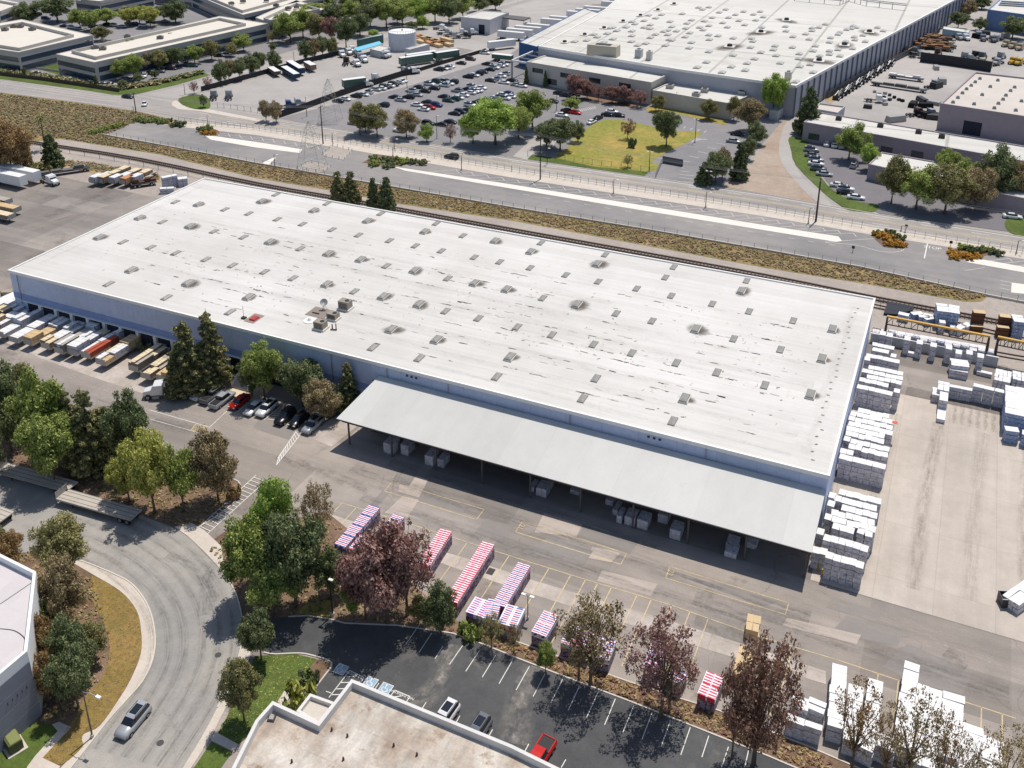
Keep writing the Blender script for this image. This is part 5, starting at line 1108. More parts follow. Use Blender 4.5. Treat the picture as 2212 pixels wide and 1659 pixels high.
for k, (tx, ty, c, hd) in enumerate(cp3): q = T(3, 0, tx, ty + 4); place_car(('sedan', 'suv')[k % 2], c, q[0], q[1], hd + .12, f'{c} car, {ordn(k)} going round the curved lawn of the small car park', 'cars in the small eastern car park')
for k, (tx, ty, c) in enumerate(((670, 15, 'black'), (760, 60, 'white'), (2160, 110, 'grey'), (2170, 150, 'black'), (2110, 225, 'white'))): q = T(3, 1, tx, ty + 3); place_car('sedan', c, q[0], q[1], .12, f'{c} car, {ordn(k)} along the street edge of the small car park', 'cars in the small eastern car park')
cp0 = [(1610, 570, 'blue'), (1665, 575, 'green'), (1900, 488, 'black'), (1960, 485, 'white'), (1290, 640, 'black'), (1380, 625, 'grey'), (1200, 680, 'green'), (400, 165, 'blue'), (1430, 190, 'silver'), (960, 745, 'white'), (790, 725, 'white'), (905, 745, 'white'), (620, 695, 'white'), (335, 650, 'white'), (1130, 720, 'black'), (1100, 700, 'blue'), (1480, 600, 'black')]
for k, (tx, ty, c) in enumerate(cp0): q = T(0, 0, tx, ty + 3); place_car(('sedan', 'suv')[k % 2], c, q[0], q[1], .4, f'{c} car, {ordn(k)} among the trees of the western office park', 'cars in the western office park')
# trucks ---------------------------------------------------------------
M_trwhite = flat('trailer_white', C(226, 227, 226), .5, .4); M_trgreen = flat('trailer_green', C(86, 112, 100), .5, .4); M_trblue = flat('container_blue', C(34, 62, 92), .6, .35)
M_deck = sur('trailer_deck', C(190, 182, 172), .10, .5, 2, 6, coord='obj'); M_frame = flat('trailer_frame', C(58, 58, 62), .6, .4)
def tractor(loc, rz, color, label, group=None, near=False):
    r = root('truck_tractor', label, 'truck', loc, rz, group); P = PAINT[color]
    m = MB(); loft(m, [(-.3, [(1.15, .9), (1.2, 1.8), (1.15, 2.9)]), (1.3, [(1.15, .9), (1.2, 1.8), (1.1, 2.8)]), (1.75, [(1.15, .9), (1.18, 1.7), (1.05, 1.95)])], P); m.build('cab', r)
    m = MB(); loft(m, [(1.7, [(.95, .7), (1.0, 1.3), (.9, 1.85)]), (3.1, [(.85, .7), (.9, 1.2), (.75, 1.55)]), (3.3, [(.8, .8), (.82, 1.1), (.7, 1.3)])], P); m.build('bonnet', r)
    m = MB(); loft(m, [(1.28, [(1.02, 1.95), (.98, 2.72)]), (1.78, [(1.0, 1.93), (.96, 1.98)])], M_glass); m.build('windscreen', r)
    m = MB(); m.box((-2.2, 0, .75), (4.6, .8, .25), M_frame); m.box((-2.6, 0, 1.0), (1.0, .9, .12), M_frame); m.build('chassis', r)
    m = MB(); m.cyl((.3, 1.3, .55), .3, 1.2, M_metal, 10, axis='x'); m.build('fuel_tank', r)
    m = MB(); m.tube([(-.45, 1.0, 1.0), (-.45, 1.0, 3.3)], .09, M_metal, 6); m.build('exhaust_stack', r)
    for x in (2.4, -2.1, -3.3):
        for s in (-1, 1): o = link(bpy.data.objects.new('wheel', ME_bwheel), r); o.location = (x, s * 1.02, .5)
    return r
def boxtrailer(loc, rz, mat, label, L=13.5, group=None, h=2.8):
    r = root('box_trailer', label, 'trailer', loc, rz, group)
    m = MB(); m.box((0, 0, 1.15), (L, 2.55, h), mat); m.build('box', r)
    m = MB(); m.box((0, 0, 1.15 + h), (L, 2.55, .05), M_trwhite); m.build('roof', r)
    m = MB(); m.box((0, 0, .95), (L * .95, .9, .2), M_frame); m.build('chassis', r)
    for x in (-L / 2 + 1.2, -L / 2 + 2.5):
        for s in (-1, 1): o = link(bpy.data.objects.new('wheel', ME_bwheel), r); o.location = (x, s * 1.0, .5)
    return r
def gl(q): p = g(*q); return (p[0], p[1], .03)
tractor(gl((352, 856)), -2.6, 'white', 'white tractor unit with a black frame parked at the end of the entrance row')
tractor(gl(T(0, 1, 75, 965)), UPY + .5, 'tan', 'tan yard tractor at the far corner of the warehouse dock wall')
tractor(gl(T(0, 0, 440, 1590)), -.2, 'white', 'white tractor coupled to the long white box trailer in the west yard')
for k, (x0, y0) in enumerate(((45, 390), (15, 400))): boxtrailer(gl((x0, y0)), -.02, M_trwhite, ['long white box trailer, the far one of two beside the brown tree', 'long white box trailer, the near one of two in the west yard'][k], 15)
boxtrailer(gl(T(1, 0, 850, 765)), UPY * .0 + .9, M_trgreen, 'short green box trailer beside the truck yard wall', 9)
tractor(gl(T(1, 0, 940, 755)), .9, 'white', 'white tractor in front of the short green box trailer')
boxtrailer(gl(T(1, 0, 1385, 560)), 1.0, M_trgreen, 'long green box trailer with a white roof on the yard wall, first of the pair', 15); boxtrailer(gl(T(1, 0, 1430, 535)), 1.0, M_trgreen, 'long green box trailer behind its twin on the yard wall', 14)
boxtrailer(gl(T(1, 0, 1650, 520)), 1.0, M_trgreen, 'dull green box trailer standing apart toward the factory', 11)
boxtrailer(gl(T(2, 0, -90, 425)), .9, M_trwhite, 'white box trailer beside the blue factory porch', 13); boxtrailer(gl(T(1, 0, 2130, 530)), 0, M_trgreen, 'low green container beside the car park head', 9, h=1.8)
boxtrailer(gl(T(1, 0, 345, 625)), 0 - .6, M_trblue, 'dark blue container, the long top one beside the street trees', 15, h=2.2); boxtrailer(gl(T(1, 0, 300, 665)), -.6, M_trblue, 'dark blue container lying in front of the longest one', 15, h=1.7)
boxtrailer(gl(T(1, 0, 160, 650)), -.6, flat('container_brown', C(96, 84, 76), .7), 'brown container at the far west of the truck yard', 9, h=1.4); boxtrailer(gl(T(1, 0, 470, 610)), -.6, flat('container_rust', C(140, 112, 94), .7), 'rusty tan container behind the dark blue ones', 8, h=2.0)
k = 0
for (tx, ty, c, a) in ((780, 555, 'black', 2), (865, 570, 'white', -.6), (800, 470, 'white', -.7), (830, 450, 'white', -.7), (880, 480, 'white', -.7), (930, 535, 'white', -.7), (740, 490, 'white', -.7), (900, 510, 'silver', -.7), (1120, 490, 'white', -.4), (1095, 500, 'silver', -.4), (270, 935, 'blue', .6), (350, 920, 'silver', .8), (1025, 700, 'white', 1.6), (1275, 640, 'silver', 1.2), (1350, 640, 'white', .8), (1700, 330, 'silver', .5), (1770, 300, 'white', .5), (1640, 300, 'silver', .3), (1800, 330, 'black', .5), (1860, 300, 'white', .5), (1600, 260, 'white', 0)):
    tractor(gl(T(1, 0, tx, ty)), a, c, f'{c} truck tractor, {ordn(k)} of those scattered over the far truck yard', 'truck tractors in the far yard'); k += 1
for j, (tx, ty, a) in enumerate(((1850, 850, .6), (1980, 850, .6))): tractor(gl(T(0, 0, tx, ty)), UPY + a, 'silver', ['dark yard truck with its cab up, beside the corner tree', 'dark yard truck beyond the corner tree, the outer one'][j])
k = 0
for (tx, ty, c, a) in ((1640, 340, 'silver', -1.1), (1700, 345, 'white', -1.1), (1810, 320, 'silver', -1.2), (1850, 350, 'grey', -1.4), (1930, 360, 'grey', -1.2), (1970, 355, 'silver', -2), (2060, 400, 'tan', -2), (2120, 415, 'tan', -2), (2180, 430, 'tan', -2), (1690, 510, 'silver', 1.2), (1730, 530, 'silver', .6), (1780, 500, 'black', 1.0), (1840, 510, 'grey', 1.1), (1850, 560, 'tan', -2), (1910, 580, 'tan', -2), (1980, 560, 'silver', -2), (2000, 510, 'silver', 1.0), (2120, 550, 'yellow', -2), (2170, 560, 'yellow', -2), (940, 885, 'white', .1), (1430, 760, 'grey', .8), (1280, 1000, 'brown', .8), (1390, 1010, 'silver', .7), (1560, 415, 'tan', 0), (1460, 480, 'brown', 1.3), (1300, 500, 'silver', .4), (1250, 460, 'grey', 0)):
    tractor(gl(T(3, 0, tx, ty)), a, c, f'{c} work truck, {ordn(k)} of those crowding the eastern storage yards', 'work trucks in the eastern yards'); k += 1
# long rigid flatbeds and machinery in the storage yard
def flatload(q, rz, L, c, label, group=None):
    p = gl(q); r = root('loaded_trailer', label, 'trailer', p, rz, group)
    m = MB(); m.box((0, 0, .9), (L, 2.4, .25), M_frame); m.build('deck', r)
    for x in (-L / 2 + 1, -L / 2 + 2.2, L / 2 - 1.5):
        for s in (-1, 1): o = link(bpy.data.objects.new('wheel', ME_bwheel), r); o.location = (x, s * 1.0, .5)
    m = MB()
    for j in range(4): m.box((-L / 2 + 1.5 + j * L / 4.4, rnd.uniform(-.4, .4), 1.15), (L / 5, rnd.uniform(.8, 2), rnd.uniform(.3, 1.2)), c)
    m.build('load', r); return r
flatload(T(3, 0, 1190, 690), -.15, 13, M_trwhite, 'empty white crane truck on the inner storage yard'); flatload(T(3, 0, 1130, 770), -.2, 20, M_skyf, 'long dark boom trailer across the inner storage yard')
for j in range(9):
    flatload(T(3, 0, 1395 + (j % 3) * 45 - j * 4, 330 + j * 13), -.12, 14, flat('rusty_beam', C(132, 96, 62), .8) if j == 0 else bpy.data.materials['rusty_beam'], f'{ordn(j)} rust-brown beam stack beside the earth strip', 'rusty beam stacks in the eastern yard')
# shelving of pipes along the fence of the storage yard: individual pipe racks
for j in range(16):
    u = j / 15; q = (T(3, 0, 600, 850)[0] * (1 - u) + T(3, 0, 1060, 560)[0] * u, T(3, 0, 600, 850)[1] * (1 - u) + T(3, 0, 1060, 560)[1] * u); p = gl(q)
    r = root('pipe_stand', f'{ordn(j)} rack of pale pipes along the dark fence of the storage yard', 'pipe rack', p, UPY - .05, 'racks of pipes along the yard fence')
    m = MB()
    for s in (-3, 3): m.box((s, 0, 0), (.2, 2.6, 1.6), M_dkmetal)
    m.build('frame', r); m = MB()
    for i in range(5): m.box((rnd.uniform(-1, 1), -1.1 + i * .55, .7 + (i % 2) * .9), (rnd.uniform(6, 9), .28, .22), (M_trwhite, M_metal, M_dkmetal)[(i + j) % 3])
    m.build('pipes', r, kind='stuff')

for k in range(26):
    tx, ty = ((560 + k * 62, 235 + (k % 3) * 14 - k * 3) if k < 13 else (1250 + (k - 13) * 72, 665 - (k - 13) * 26)); q = T(0, 0, tx, ty)
    place_car(('sedan', 'suv', 'sedan')[k % 3], ('black', 'white', 'silver', 'grey', 'blue', 'white')[(k * 7) % 6], q[0], q[1], .35 if k < 13 else -.9, f'{("black", "white", "silver", "grey", "blue", "white")[(k * 7) % 6]} car, {ordn(k % 13)} along the {"inner lane" if k < 13 else "hedge side"} of the office park', 'cars in the western office park')
k = 0
for (tx, ty, w_, l_, h_) in ((1050, 830, 1.2, 1.2, .8), (1010, 815, 1.2, 1.2, .8), (1090, 850, 1.2, 1.2, .8), (1130, 870, 1.2, 1.2, .8), (960, 820, 1.2, 1.2, .8), (1000, 850, 1.2, 1.2, .8), (1050, 870, 1.2, 1.2, .8), (920, 800, 1.2, 1.2, .8), (1160, 880, 1.2, 1.2, .8), (860, 935, 3, 2, 1.2), (1010, 910, 1.5, 1.5, 1), (1250, 920, 5, 2.5, 1.6), (1330, 880, 6, 2, 1.5), (1420, 900, 6, 3, 1.2), (1360, 930, 5, 2, 1.6), (1450, 760, 5, 3, 2.2), (1500, 720, 4, 3, 2), (1330, 1010, 5, 2.5, 2), (1430, 1030, 5, 3, 1.6), (1100, 1050, 7, 2.5, 2), (1180, 440, 5, 2, 1.4), (1240, 470, 6, 2, 1.2), (1340, 480, 5, 2.4, 1.5), (1400, 430, 5, 2, 1.4), (1500, 360, 5, 2, 1.2), (1450, 600, 4, 2, 1.5), (1800, 330, 4, 2, 2), (1880, 300, 4, 2, 1.6), (2050, 320, 4, 2, 1.8)):
    p = gl(T(3, 0, tx, ty)); r = root('equipment_crate', f'dark stored equipment crate, {ordn(k)} of those littering the eastern storage yards', 'equipment crate', p, k * .7, 'equipment crates in the storage yards')
    m = MB(); m.box((0, 0, .1), (w_, l_, h_), (M_frame, M_metal, M_tyre)[k % 3], top=(.9, .85)); m.build('body', r); m = MB()
    for s in (-.3, .3): m.box((s * w_, 0, 0), (.15, l_, .1), M_metal)
    m.build('skid', r); k += 1
# ---------------------------------------------------------------- trees and plants
LM = {'green': leafmat('leaf_green', C(61, 78, 39), C(109, 127, 61), C(177, 188, 109)), 'bright': leafmat('leaf_bright', C(72, 98, 39), C(122, 151, 63), C(184, 204, 109)),
      'dark': leafmat('leaf_dark', C(50, 61, 43), C(85, 98, 63), C(140, 149, 105)), 'conifer': leafmat('leaf_conifer', C(52, 59, 41), C(96, 100, 65), C(164, 160, 111), .1),
      'purple': leafmat('leaf_purple', C(78, 46, 46), C(128, 86, 80), C(170, 136, 126), .15), 'brown': leafmat('leaf_brown', C(81, 70, 50), C(129, 116, 83), C(184, 166, 127), .15),
      'red': leafmat('leaf_red', C(66, 40, 38), C(118, 78, 68), C(160, 128, 108), .15), 'olive': leafmat('leaf_olive', C(65, 70, 45), C(114, 116, 74), C(169, 162, 111)),
      'yellow': leafmat('leaf_yellow', C(78, 92, 41), C(142, 149, 67), C(204, 202, 116)), 'rust': leafmat('leaf_rust', C(80, 66, 44), C(134, 108, 72), C(176, 148, 106), .15), 'orange': leafmat('leaf_orange', C(132, 96, 34), C(182, 128, 42), C(204, 160, 74)),
      'dry': leafmat('leaf_dry', C(118, 102, 78), C(146, 128, 100), C(176, 156, 126), .2), 'drygreen': leafmat('leaf_dry_green', C(98, 98, 66), C(122, 120, 82), C(148, 142, 104), .2), 'drybrown': leafmat('leaf_dry_brown', C(104, 86, 60), C(132, 110, 78), C(160, 138, 104), .2)}
M_bark = sur('tree_bark', C(116, 102, 90), .15, .5, 3, 12, coord='obj')
def leaves(rng, centres, radii, per, size, flatness=1.0, shell=.55, up=.35):
    """leaf quads scattered through clumps; returns vertex array (n*4, 3)"""
    P = []; S = []
    for c, r, n in zip(centres, radii, per):
        d = rng.normal(size=(n, 3)); d /= np.linalg.norm(d, axis=1)[:, None]
        rr = r * (shell + (1 - shell) * rng.random(n)) ** 1.0 * (0.75 + .4 * rng.random(n))
        p = c + d * rr[:, None] * np.array([1, 1, flatness]); P.append(p); S.append(d)
    P = np.concatenate(P); D = np.concatenate(S); n = len(P)
    nr = D + rng.normal(size=(n, 3)) * .75 + np.array([0, 0, up]); nr /= np.linalg.norm(nr, axis=1)[:, None]
    t = rng.normal(size=(n, 3)); t -= (t * nr).sum(1)[:, None] * nr; t /= np.linalg.norm(t, axis=1)[:, None]; b = np.cross(nr, t)
    s = size * (.45 + 1.35 * rng.random(n) ** 1.7)[:, None]
    V = np.stack([P - t * s, P - b * s * .55, P + t * s, P + b * s * .55], 1)
    return V.reshape(-1, 3)
def leafmesh(name, V, mat):
    n = len(V) // 4; me = bpy.data.meshes.new(name); me.vertices.add(len(V)); me.vertices.foreach_set('co', V.astype(np.float32).ravel())
    me.loops.add(n * 4); me.loops.foreach_set('vertex_index', np.arange(n * 4, dtype=np.int32)); me.polygons.add(n)
    me.polygons.foreach_set('loop_start', np.arange(0, n * 4, 4, dtype=np.int32)); me.polygons.foreach_set('loop_total', np.full(n, 4, dtype=np.int32))
    me.materials.append(mat); me.update(calc_edges=True); return me
TREES = {}
def trunkmesh(rng, centres, base_h, r0, top, lean=(0, 0), nb=14):
    m = MB(); m.tube([(0, 0, 0), (lean[0] * .3, lean[1] * .3, base_h * .5), (lean[0] * .6, lean[1] * .6, base_h), (lean[0], lean[1], top * .72)], [r0, r0 * .75, r0 * .6, r0 * .12], M_bark, 7)
    idx = rng.permutation(len(centres))[:nb]
    for i in idx:
        c = centres[i]; z0 = base_h * (.75 + .5 * rng.random()); z0 = min(z0, c[2] * .8)
        mid = (c * np.array([.45, .45, 0]) + np.array([0, 0, (z0 + c[2]) / 2 + .2])); m.tube([(0, 0, z0), tuple(mid), tuple(c)], [r0 * .38, r0 * .24, r0 * .08], M_bark, 5, False)
    return m.mesh('trunk', True)
def broad(key, seed, mat, H=10.0, R=4.5, zb=.28, clumps=34, cr=1.25, per=190, size=.27, airy=0.0, rnd_top=1.0):
    rng = np.random.default_rng(seed); cs = []; zc = H * (zb + 1) / 2; hz = H * (1 - zb) / 2
    for k in range(4):     # main boughs give an uneven outline
        a = rng.random() * 6.28
    lob = [(rng.normal(size=3)) for _ in range(5)]; lob = [l / np.linalg.norm(l) for l in lob]
    while len(cs) < clumps:
        d = rng.normal(size=3); d /= np.linalg.norm(d); rr = rng.random() ** .45
        bump_ = 1 + .42 * max(float(d @ l) for l in lob) - .33
        p = np.array([d[0] * R * rr, d[1] * R * rr, zc + d[2] * hz * rr]) * np.array([bump_, bump_, 1])
        if p[2] < H * zb - .2: continue
        wz = 1 - max(0, (p[2] - zc) / hz) ** 2 * .2
        p[0] *= wz; p[1] *= wz
        cs.append(p)
    cs = np.array(cs); rad = cr * (.65 + .7 * rng.random(clumps)); n = (per * (rad / cr) ** 2 * (1 - airy)).astype(int)
    V = leaves(rng, cs, rad, n, size, .85)
    if airy < .5:
        inner = np.clip(rng.normal(size=(int(clumps * 22), 3)), -1.35, 1.35) * np.array([R * .36, R * .36, hz * .42]) + np.array([0, 0, zc]); ic = inner
        V = np.concatenate([V, leaves(rng, [np.zeros(3)] , [0.001], [1], size), ])
        V2 = leaves(rng, ic[:: 1], np.full(len(ic), .35), np.full(len(ic), 2), size * 1.2); V = np.concatenate([V, V2])
    TREES[key] = (leafmesh('crown', V, mat), trunkmesh(rng, cs, H * zb, H * .028, H, nb=18 if airy else 12), H, R)
def conifer(key, seed, mat, H=14.0, R=3.2, per=60, size=.24, loose=.25):
    rng = np.random.default_rng(seed); cs = []; rad = []; z = H * .1
    while z < H * .97:
        u = (z - H * .1) / (H * .9); r = R * (1 - u) ** .6 * (.55 + .65 * rng.random()) + .25; nb = max(3, int(9 * (1 - u) + 3)); a0 = rng.random() * 6
        for k in range(nb):
            if rng.random() < loose * .6: continue
            a = a0 + k * 6.283 / nb + rng.normal() * .15
            for t in (.35, .65, .95):
                if r * t < .25 and t < .9: continue
                cs.append((math.cos(a) * r * t, math.sin(a) * r * t, z + .25 * t * (1 - u) * rng.normal() - .25 * t)); rad.append(.28 + .36 * (1 - u) * (1.1 - t * .4))
        z += H * .042 * (1.1 - .4 * u)
    cs = np.array(cs); rad = np.array(rad) * (R / 2.6); V = leaves(rng, cs, rad, (per * (rad / rad.mean()) ** 1.3).astype(int), size, .55)
    m = MB(); m.tube([(0, 0, 0), (0, 0, H * .5), (0, 0, H * .98)], [H * .022, H * .013, .03], M_bark, 7); TREES[key] = (leafmesh('crown', V, mat), m.mesh('trunk', True), H, R)
i = 0
for nm, cols in (('broad', ('green', 'bright', 'dark', 'olive', 'yellow', 'brown', 'purple', 'rust')),):
    for c in cols:
        for s in (0, 1):
            broad(f'{c}{s}', 10 + i, LM[c], zb=.22 + .06 * s, clumps=58 + 8 * s, per=330, R=4.6, cr=1.2, size=.155); i += 1
for c in ('purple', 'brown', 'red', 'olive'):
    for s in (0, 1): broad(f'airy_{c}{s}', 50 + i, LM[c], zb=.24, clumps=105, cr=.78, per=120, size=.135, airy=.5, R=4.7); i += 1
for s in (0, 1): broad(f'bare_brown{s}', 60 + s, LM['brown' if s else 'rust'], zb=.26, clumps=95, cr=.62, per=80, size=.12, airy=.5, R=4.9)
for s in (0, 1, 2): conifer(f'conifer{s}', 70 + s, LM['conifer'], R=3.6, per=170, size=.16, loose=.45)
for s in (0, 1): conifer(f'darkcone{s}', 80 + s, LM['dark'], R=3.6, H=12, per=75, loose=.1)
# small flowering shrubs
def bushmesh(key, seed, mat, size=.16, n=1500):
    rng = np.random.default_rng(seed); cs = rng.normal(size=(14, 3)) * np.array([.55, .55, .2]) + np.array([0, 0, .5]); cs[:, 2] = np.abs(cs[:, 2]); V = leaves(rng, cs, np.full(14, .42), np.full(14, n // 14), size)
    V[:, 2] = np.maximum(V[:, 2], .02); m = MB()
    for k in range(5): m.tube([(0, 0, 0), (cs[k][0] * .6, cs[k][1] * .6, .5)], [.05, .02], M_bark, 5)
    TREES[key] = (leafmesh('foliage', V, mat), m.mesh('stem'), 1.1, 1.0)
for c in ('green', 'dark', 'orange', 'olive', 'yellow', 'rust'): bushmesh('bush_' + c, 90, LM[c])
tcount = {}
trnd = random.Random(11)
def tree(kind, bx, by, top, w, label, group=None, cat='tree', name=None):
    """base (bx, by), crown top row and crown width in picture units"""
    me, tr, H, R = TREES[kind]; b = g(bx, by); h = height_of(b, top); k = ppm((b[0], b[1], h * .6)); r = w / 2 / k
    if 'bush' in kind: h = max(.4, h)
    sx = r / (R * 1.06); sz = h / H
    if 'bush' not in kind: h *= .97; sz = h / H
    o = root(name or ('shrub' if 'bush' in kind else 'conifer_tree' if 'cone' in kind or 'conifer' in kind else 'broadleaf_tree'), label, cat if 'bush' not in kind else 'shrub', (b[0], b[1], 0.0), trnd.random() * 6.28, group)
    o.scale = (sx, sx, sz)
    link(bpy.data.objects.new('trunk' if 'bush' not in kind else 'stem', tr), o); link(bpy.data.objects.new('crown' if 'bush' not in kind else 'foliage', me), o); return o
A = tree
# foreground, west
GW = 'trees around the western lot entrance'
A('dark0', 25, 975, 775, 120, 'tall dark green tree at the west edge beside the lumber trailers', GW); A('green0', 110, 1010, 800, 130, 'tall light green tree standing behind the first empty flatbed', GW)
A('olive0', 62, 930, 790, 95, 'yellowish green crown between the two tallest western trees', GW); A('green1', 120, 1050, 895, 130, 'bushy mid-green tree low over the first empty flatbed', GW)
A('conifer0', 205, 1020, 824, 92, 'dark narrow conifer in the middle of the western clump', GW); A('dark1', 287, 1015, 848, 102, 'dark spreading tree with a high crown east of the narrow conifer', GW)
A('conifer1', 235, 1000, 870, 80, 'slightly shorter dark conifer behind the flatbed gap', GW)
A('yellow0', 335, 1110, 925, 125, 'yellow-green tree in front of the dark spreading one', GW); A('green0', 398, 1105, 960, 95, 'fresh green tree by the kerbed corner of the western bed', GW); A('yellow1', 280, 1085, 985, 80, 'small yellowing tree just above the second empty flatbed', GW)
A('brown0', 472, 1082, 926, 104, 'round brownish-green tree at the rounded kerb end', GW); A('dark0', -20, 1040, 880, 100, 'shadowy dark tree cut by the west edge of the view', GW)
A('bush_rust', 505, 1075, 1052, 26, 'small dark shrub at the rounded kerb end', GW); A('conifer2', 165, 1000, 830, 60, 'thin conifer squeezed beside the narrow dark one', GW)
# cul-de-sac bed
GC = 'trees of the cul-de-sac bed'
A('olive1', 148, 1255, 1120, 128, 'large round olive-green tree at the top of the cul-de-sac bed', GC); A('rust0', 30, 1230, 1148, 76, 'small rust-brown tree above the white building corner', GC); A('olive0', 2, 1215, 1130, 50, 'olive tree cut by the west edge over the white building', GC)
A('brown1', 150, 1362, 1212, 100, 'brown-green tree touching the large round olive one', GC); A('dark0', 168, 1470, 1330, 105, 'dark bushy tree beside the white wall, middle of the bed', GC); A('rust1', 105, 1450, 1325, 75, 'rust-tipped tree against the white wall', GC)
A('olive1', 205, 1430, 1345, 75, 'low olive tree at the edge of the dry lawn', GC); A('rust0', 108, 1518, 1405, 78, 'reddish shrub-like tree near the grooved wall panels', GC); A('dark1', 170, 1530, 1400, 100, 'dark low tree with its shade on the front lawn', GC); A('dark0', 105, 1390, 1300, 60, 'small dark tree wedged to the white wall', GC)
# centre
GM = 'trees between the yard and the dark car park'
A('bright0', 600, 1240, 1025, 105, 'tall bright green tree at the head of the central clump', GM); A('green1', 548, 1300, 1120, 135, 'wide green tree over the bend of the road', GM); A('dark1', 640, 1310, 1110, 150, 'wide darker green tree in the middle of the central clump', GM); A('green0', 590, 1330, 1190, 130, 'low green tree at the entry of the dark car park', GM)
A('airy_brown0', 690, 1190, 1030, 88, 'thin-leaved tree showing its branches beside the striped stacks', GM); A('dark0', 715, 1290, 1180, 90, 'dark shaded tree beside the purple one', GM); A('dark1', 565, 1425, 1322, 84, 'small dark maroon tree at the dark lot entry kerb', GM)
A('purple0', 838, 1345, 1128, 185, 'large dark purple tree overhanging the striped stacks', GM); A('airy_purple1', 880, 1330, 1122, 150, 'open purple crown rising beside the dark purple tree', GM); A('purple1', 790, 1335, 1190, 110, 'lower purple tree on the car park side of the dark one', GM)
A('green1', 765, 1335, 1262, 55, 'small fresh green tree under the dark purple one', GM); A('dark0', 952, 1372, 1262, 84, 'small dark green tree at the end of the purple group', GM); A('olive0', 905, 1350, 1290, 50, 'small olive tree at the foot of the purple group', GM)
A('olive1', 528, 1560, 1425, 92, 'olive-brown tree on the lawn beside the narrow sidewalk', GM)
A('airy_olive0', 1062, 1400, 1325, 66, 'thin little olive tree below the lilac stack', GM); A('bush_green', 1022, 1378, 1352, 36, 'round green shrub at the bed kerb', GM); A('bush_green', 1000, 1368, 1350, 22, 'smaller green shrub next to the round one', GM); A('green1', 1178, 1455, 1390, 50, 'dense little green tree below the short striped stack', GM); A('airy_brown1', 1110, 1410, 1345, 40, 'sparse brown sapling in the bed', GM)
A('bush_yellow', 645, 1538, 1483, 60, 'yellow-green bush beside the entrance annex', GM); A('bush_dark', 672, 1475, 1450, 34, 'small dark shrub in the triangular bed', GM)
GS = 'thin brown trees along the dark car park'
A('airy_brown0', 1275, 1480, 1280, 168, 'brown-green thin tree over the lilac and striped stacks', GS); A('bare_brown0', 1250, 1470, 1330, 115, 'lower half-bare companion of the tree over the lilac stacks', GS)
A('airy_purple0', 1428, 1548, 1332, 182, 'grey-purple half-bare tree in the middle of the bed', GS); A('bare_brown1', 1445, 1540, 1400, 120, 'half-bare inner tree tangled with the grey-purple one', GS)
A('airy_red0', 1628, 1650, 1350, 205, 'dark red thin-leaved tree over the cream lumber pile', GS); A('airy_red1', 1625, 1655, 1460, 140, 'lower dark red tree by the red stack', GS); A('airy_red1', 1580, 1640, 1400, 90, 'sparse red tree next to the red banded stack', GS)
A('bare_brown0', 1838, 1670, 1472, 145, 'thin brown tree between the white stacks', GS); A('bare_brown1', 1955, 1700, 1486, 170, 'wide thin brown tree in front of the long white rows', GS); A('bare_brown0', 2020, 1740, 1540, 110, 'pale thin tree low in front of the white rows', GS); A('bare_brown1', 2150, 1760, 1560, 160, 'brown tree at the lower corner of the stacks', GS); A('bare_brown0', 1905, 1690, 1545, 90, 'small thin tree among the white stacks', GS); A('bare_brown1', 2060, 1800, 1590, 90, 'low thin brown tree at the bottom of the stacks', GS)
# at the warehouse wall
GH = 'trees along the warehouse front wall'
A('conifer0', 465, 835, 656, 74, 'tallest thin-topped conifer against the blue wall', GH); A('conifer1', 412, 850, 683, 92, 'broad conifer beside the lumber trailers', GH); A('conifer2', 395, 850, 735, 70, 'shorter conifer shading the white tractor unit', GH); A('conifer0', 445, 845, 740, 70, 'lower conifer between the two tallest ones', GH)
A('green1', 572, 862, 742, 92, 'round green tree by the dock ramp', GH); A('dark0', 545, 855, 772, 60, 'dark tree right at the dock ramp wall', GH); A('dark1', 655, 878, 778, 100, 'dark green tree behind the white parked cars', GH); A('conifer2', 755, 885, 775, 58, 'cone-shaped green tree by the canopy corner', GH); A('brown0', 700, 905, 820, 84, 'brownish tree shading the last parked car', GH); A('dark0', 735, 895, 838, 52, 'low dark tree tucked under the cone-shaped one', GH); A('bush_dark', 322, 760, 742, 30, 'dark shrub between the two groups of lumber trailers', GH)
# rail pines
GR = 'dark trees by the railway'
A('conifer1', 732, 436, 364, 40, 'first dark conifer behind the warehouse roof edge', GR); A('conifer0', 760, 442, 362, 40, 'second dark conifer behind the warehouse roof edge', GR); A('darkcone0', 808, 448, 378, 30, 'third dark conifer behind the roof, a narrow one', GR); A('darkcone1', 836, 455, 377, 40, 'broad dark conifer, last behind the roof edge', GR)
A('rust1', 28, 378, 256, 105, 'huge reddish-brown tree beside the railway at the west edge', GR); A('rust0', 58, 375, 290, 60, 'smaller brown tree clinging to the huge reddish one', GR); A('darkcone0', 116, 362, 283, 44, 'dark conifer standing alone by the railway', GR); A('dark0', 0, 368, 310, 50, 'dark tree at the west edge by the railway', GR)
A('bush_olive', 90, 372, 350, 40, 'scrubby olive bush below the lone conifer', GR); A('bush_dark', 60, 378, 358, 34, 'dark bush at the yard edge by the white trailers', GR)
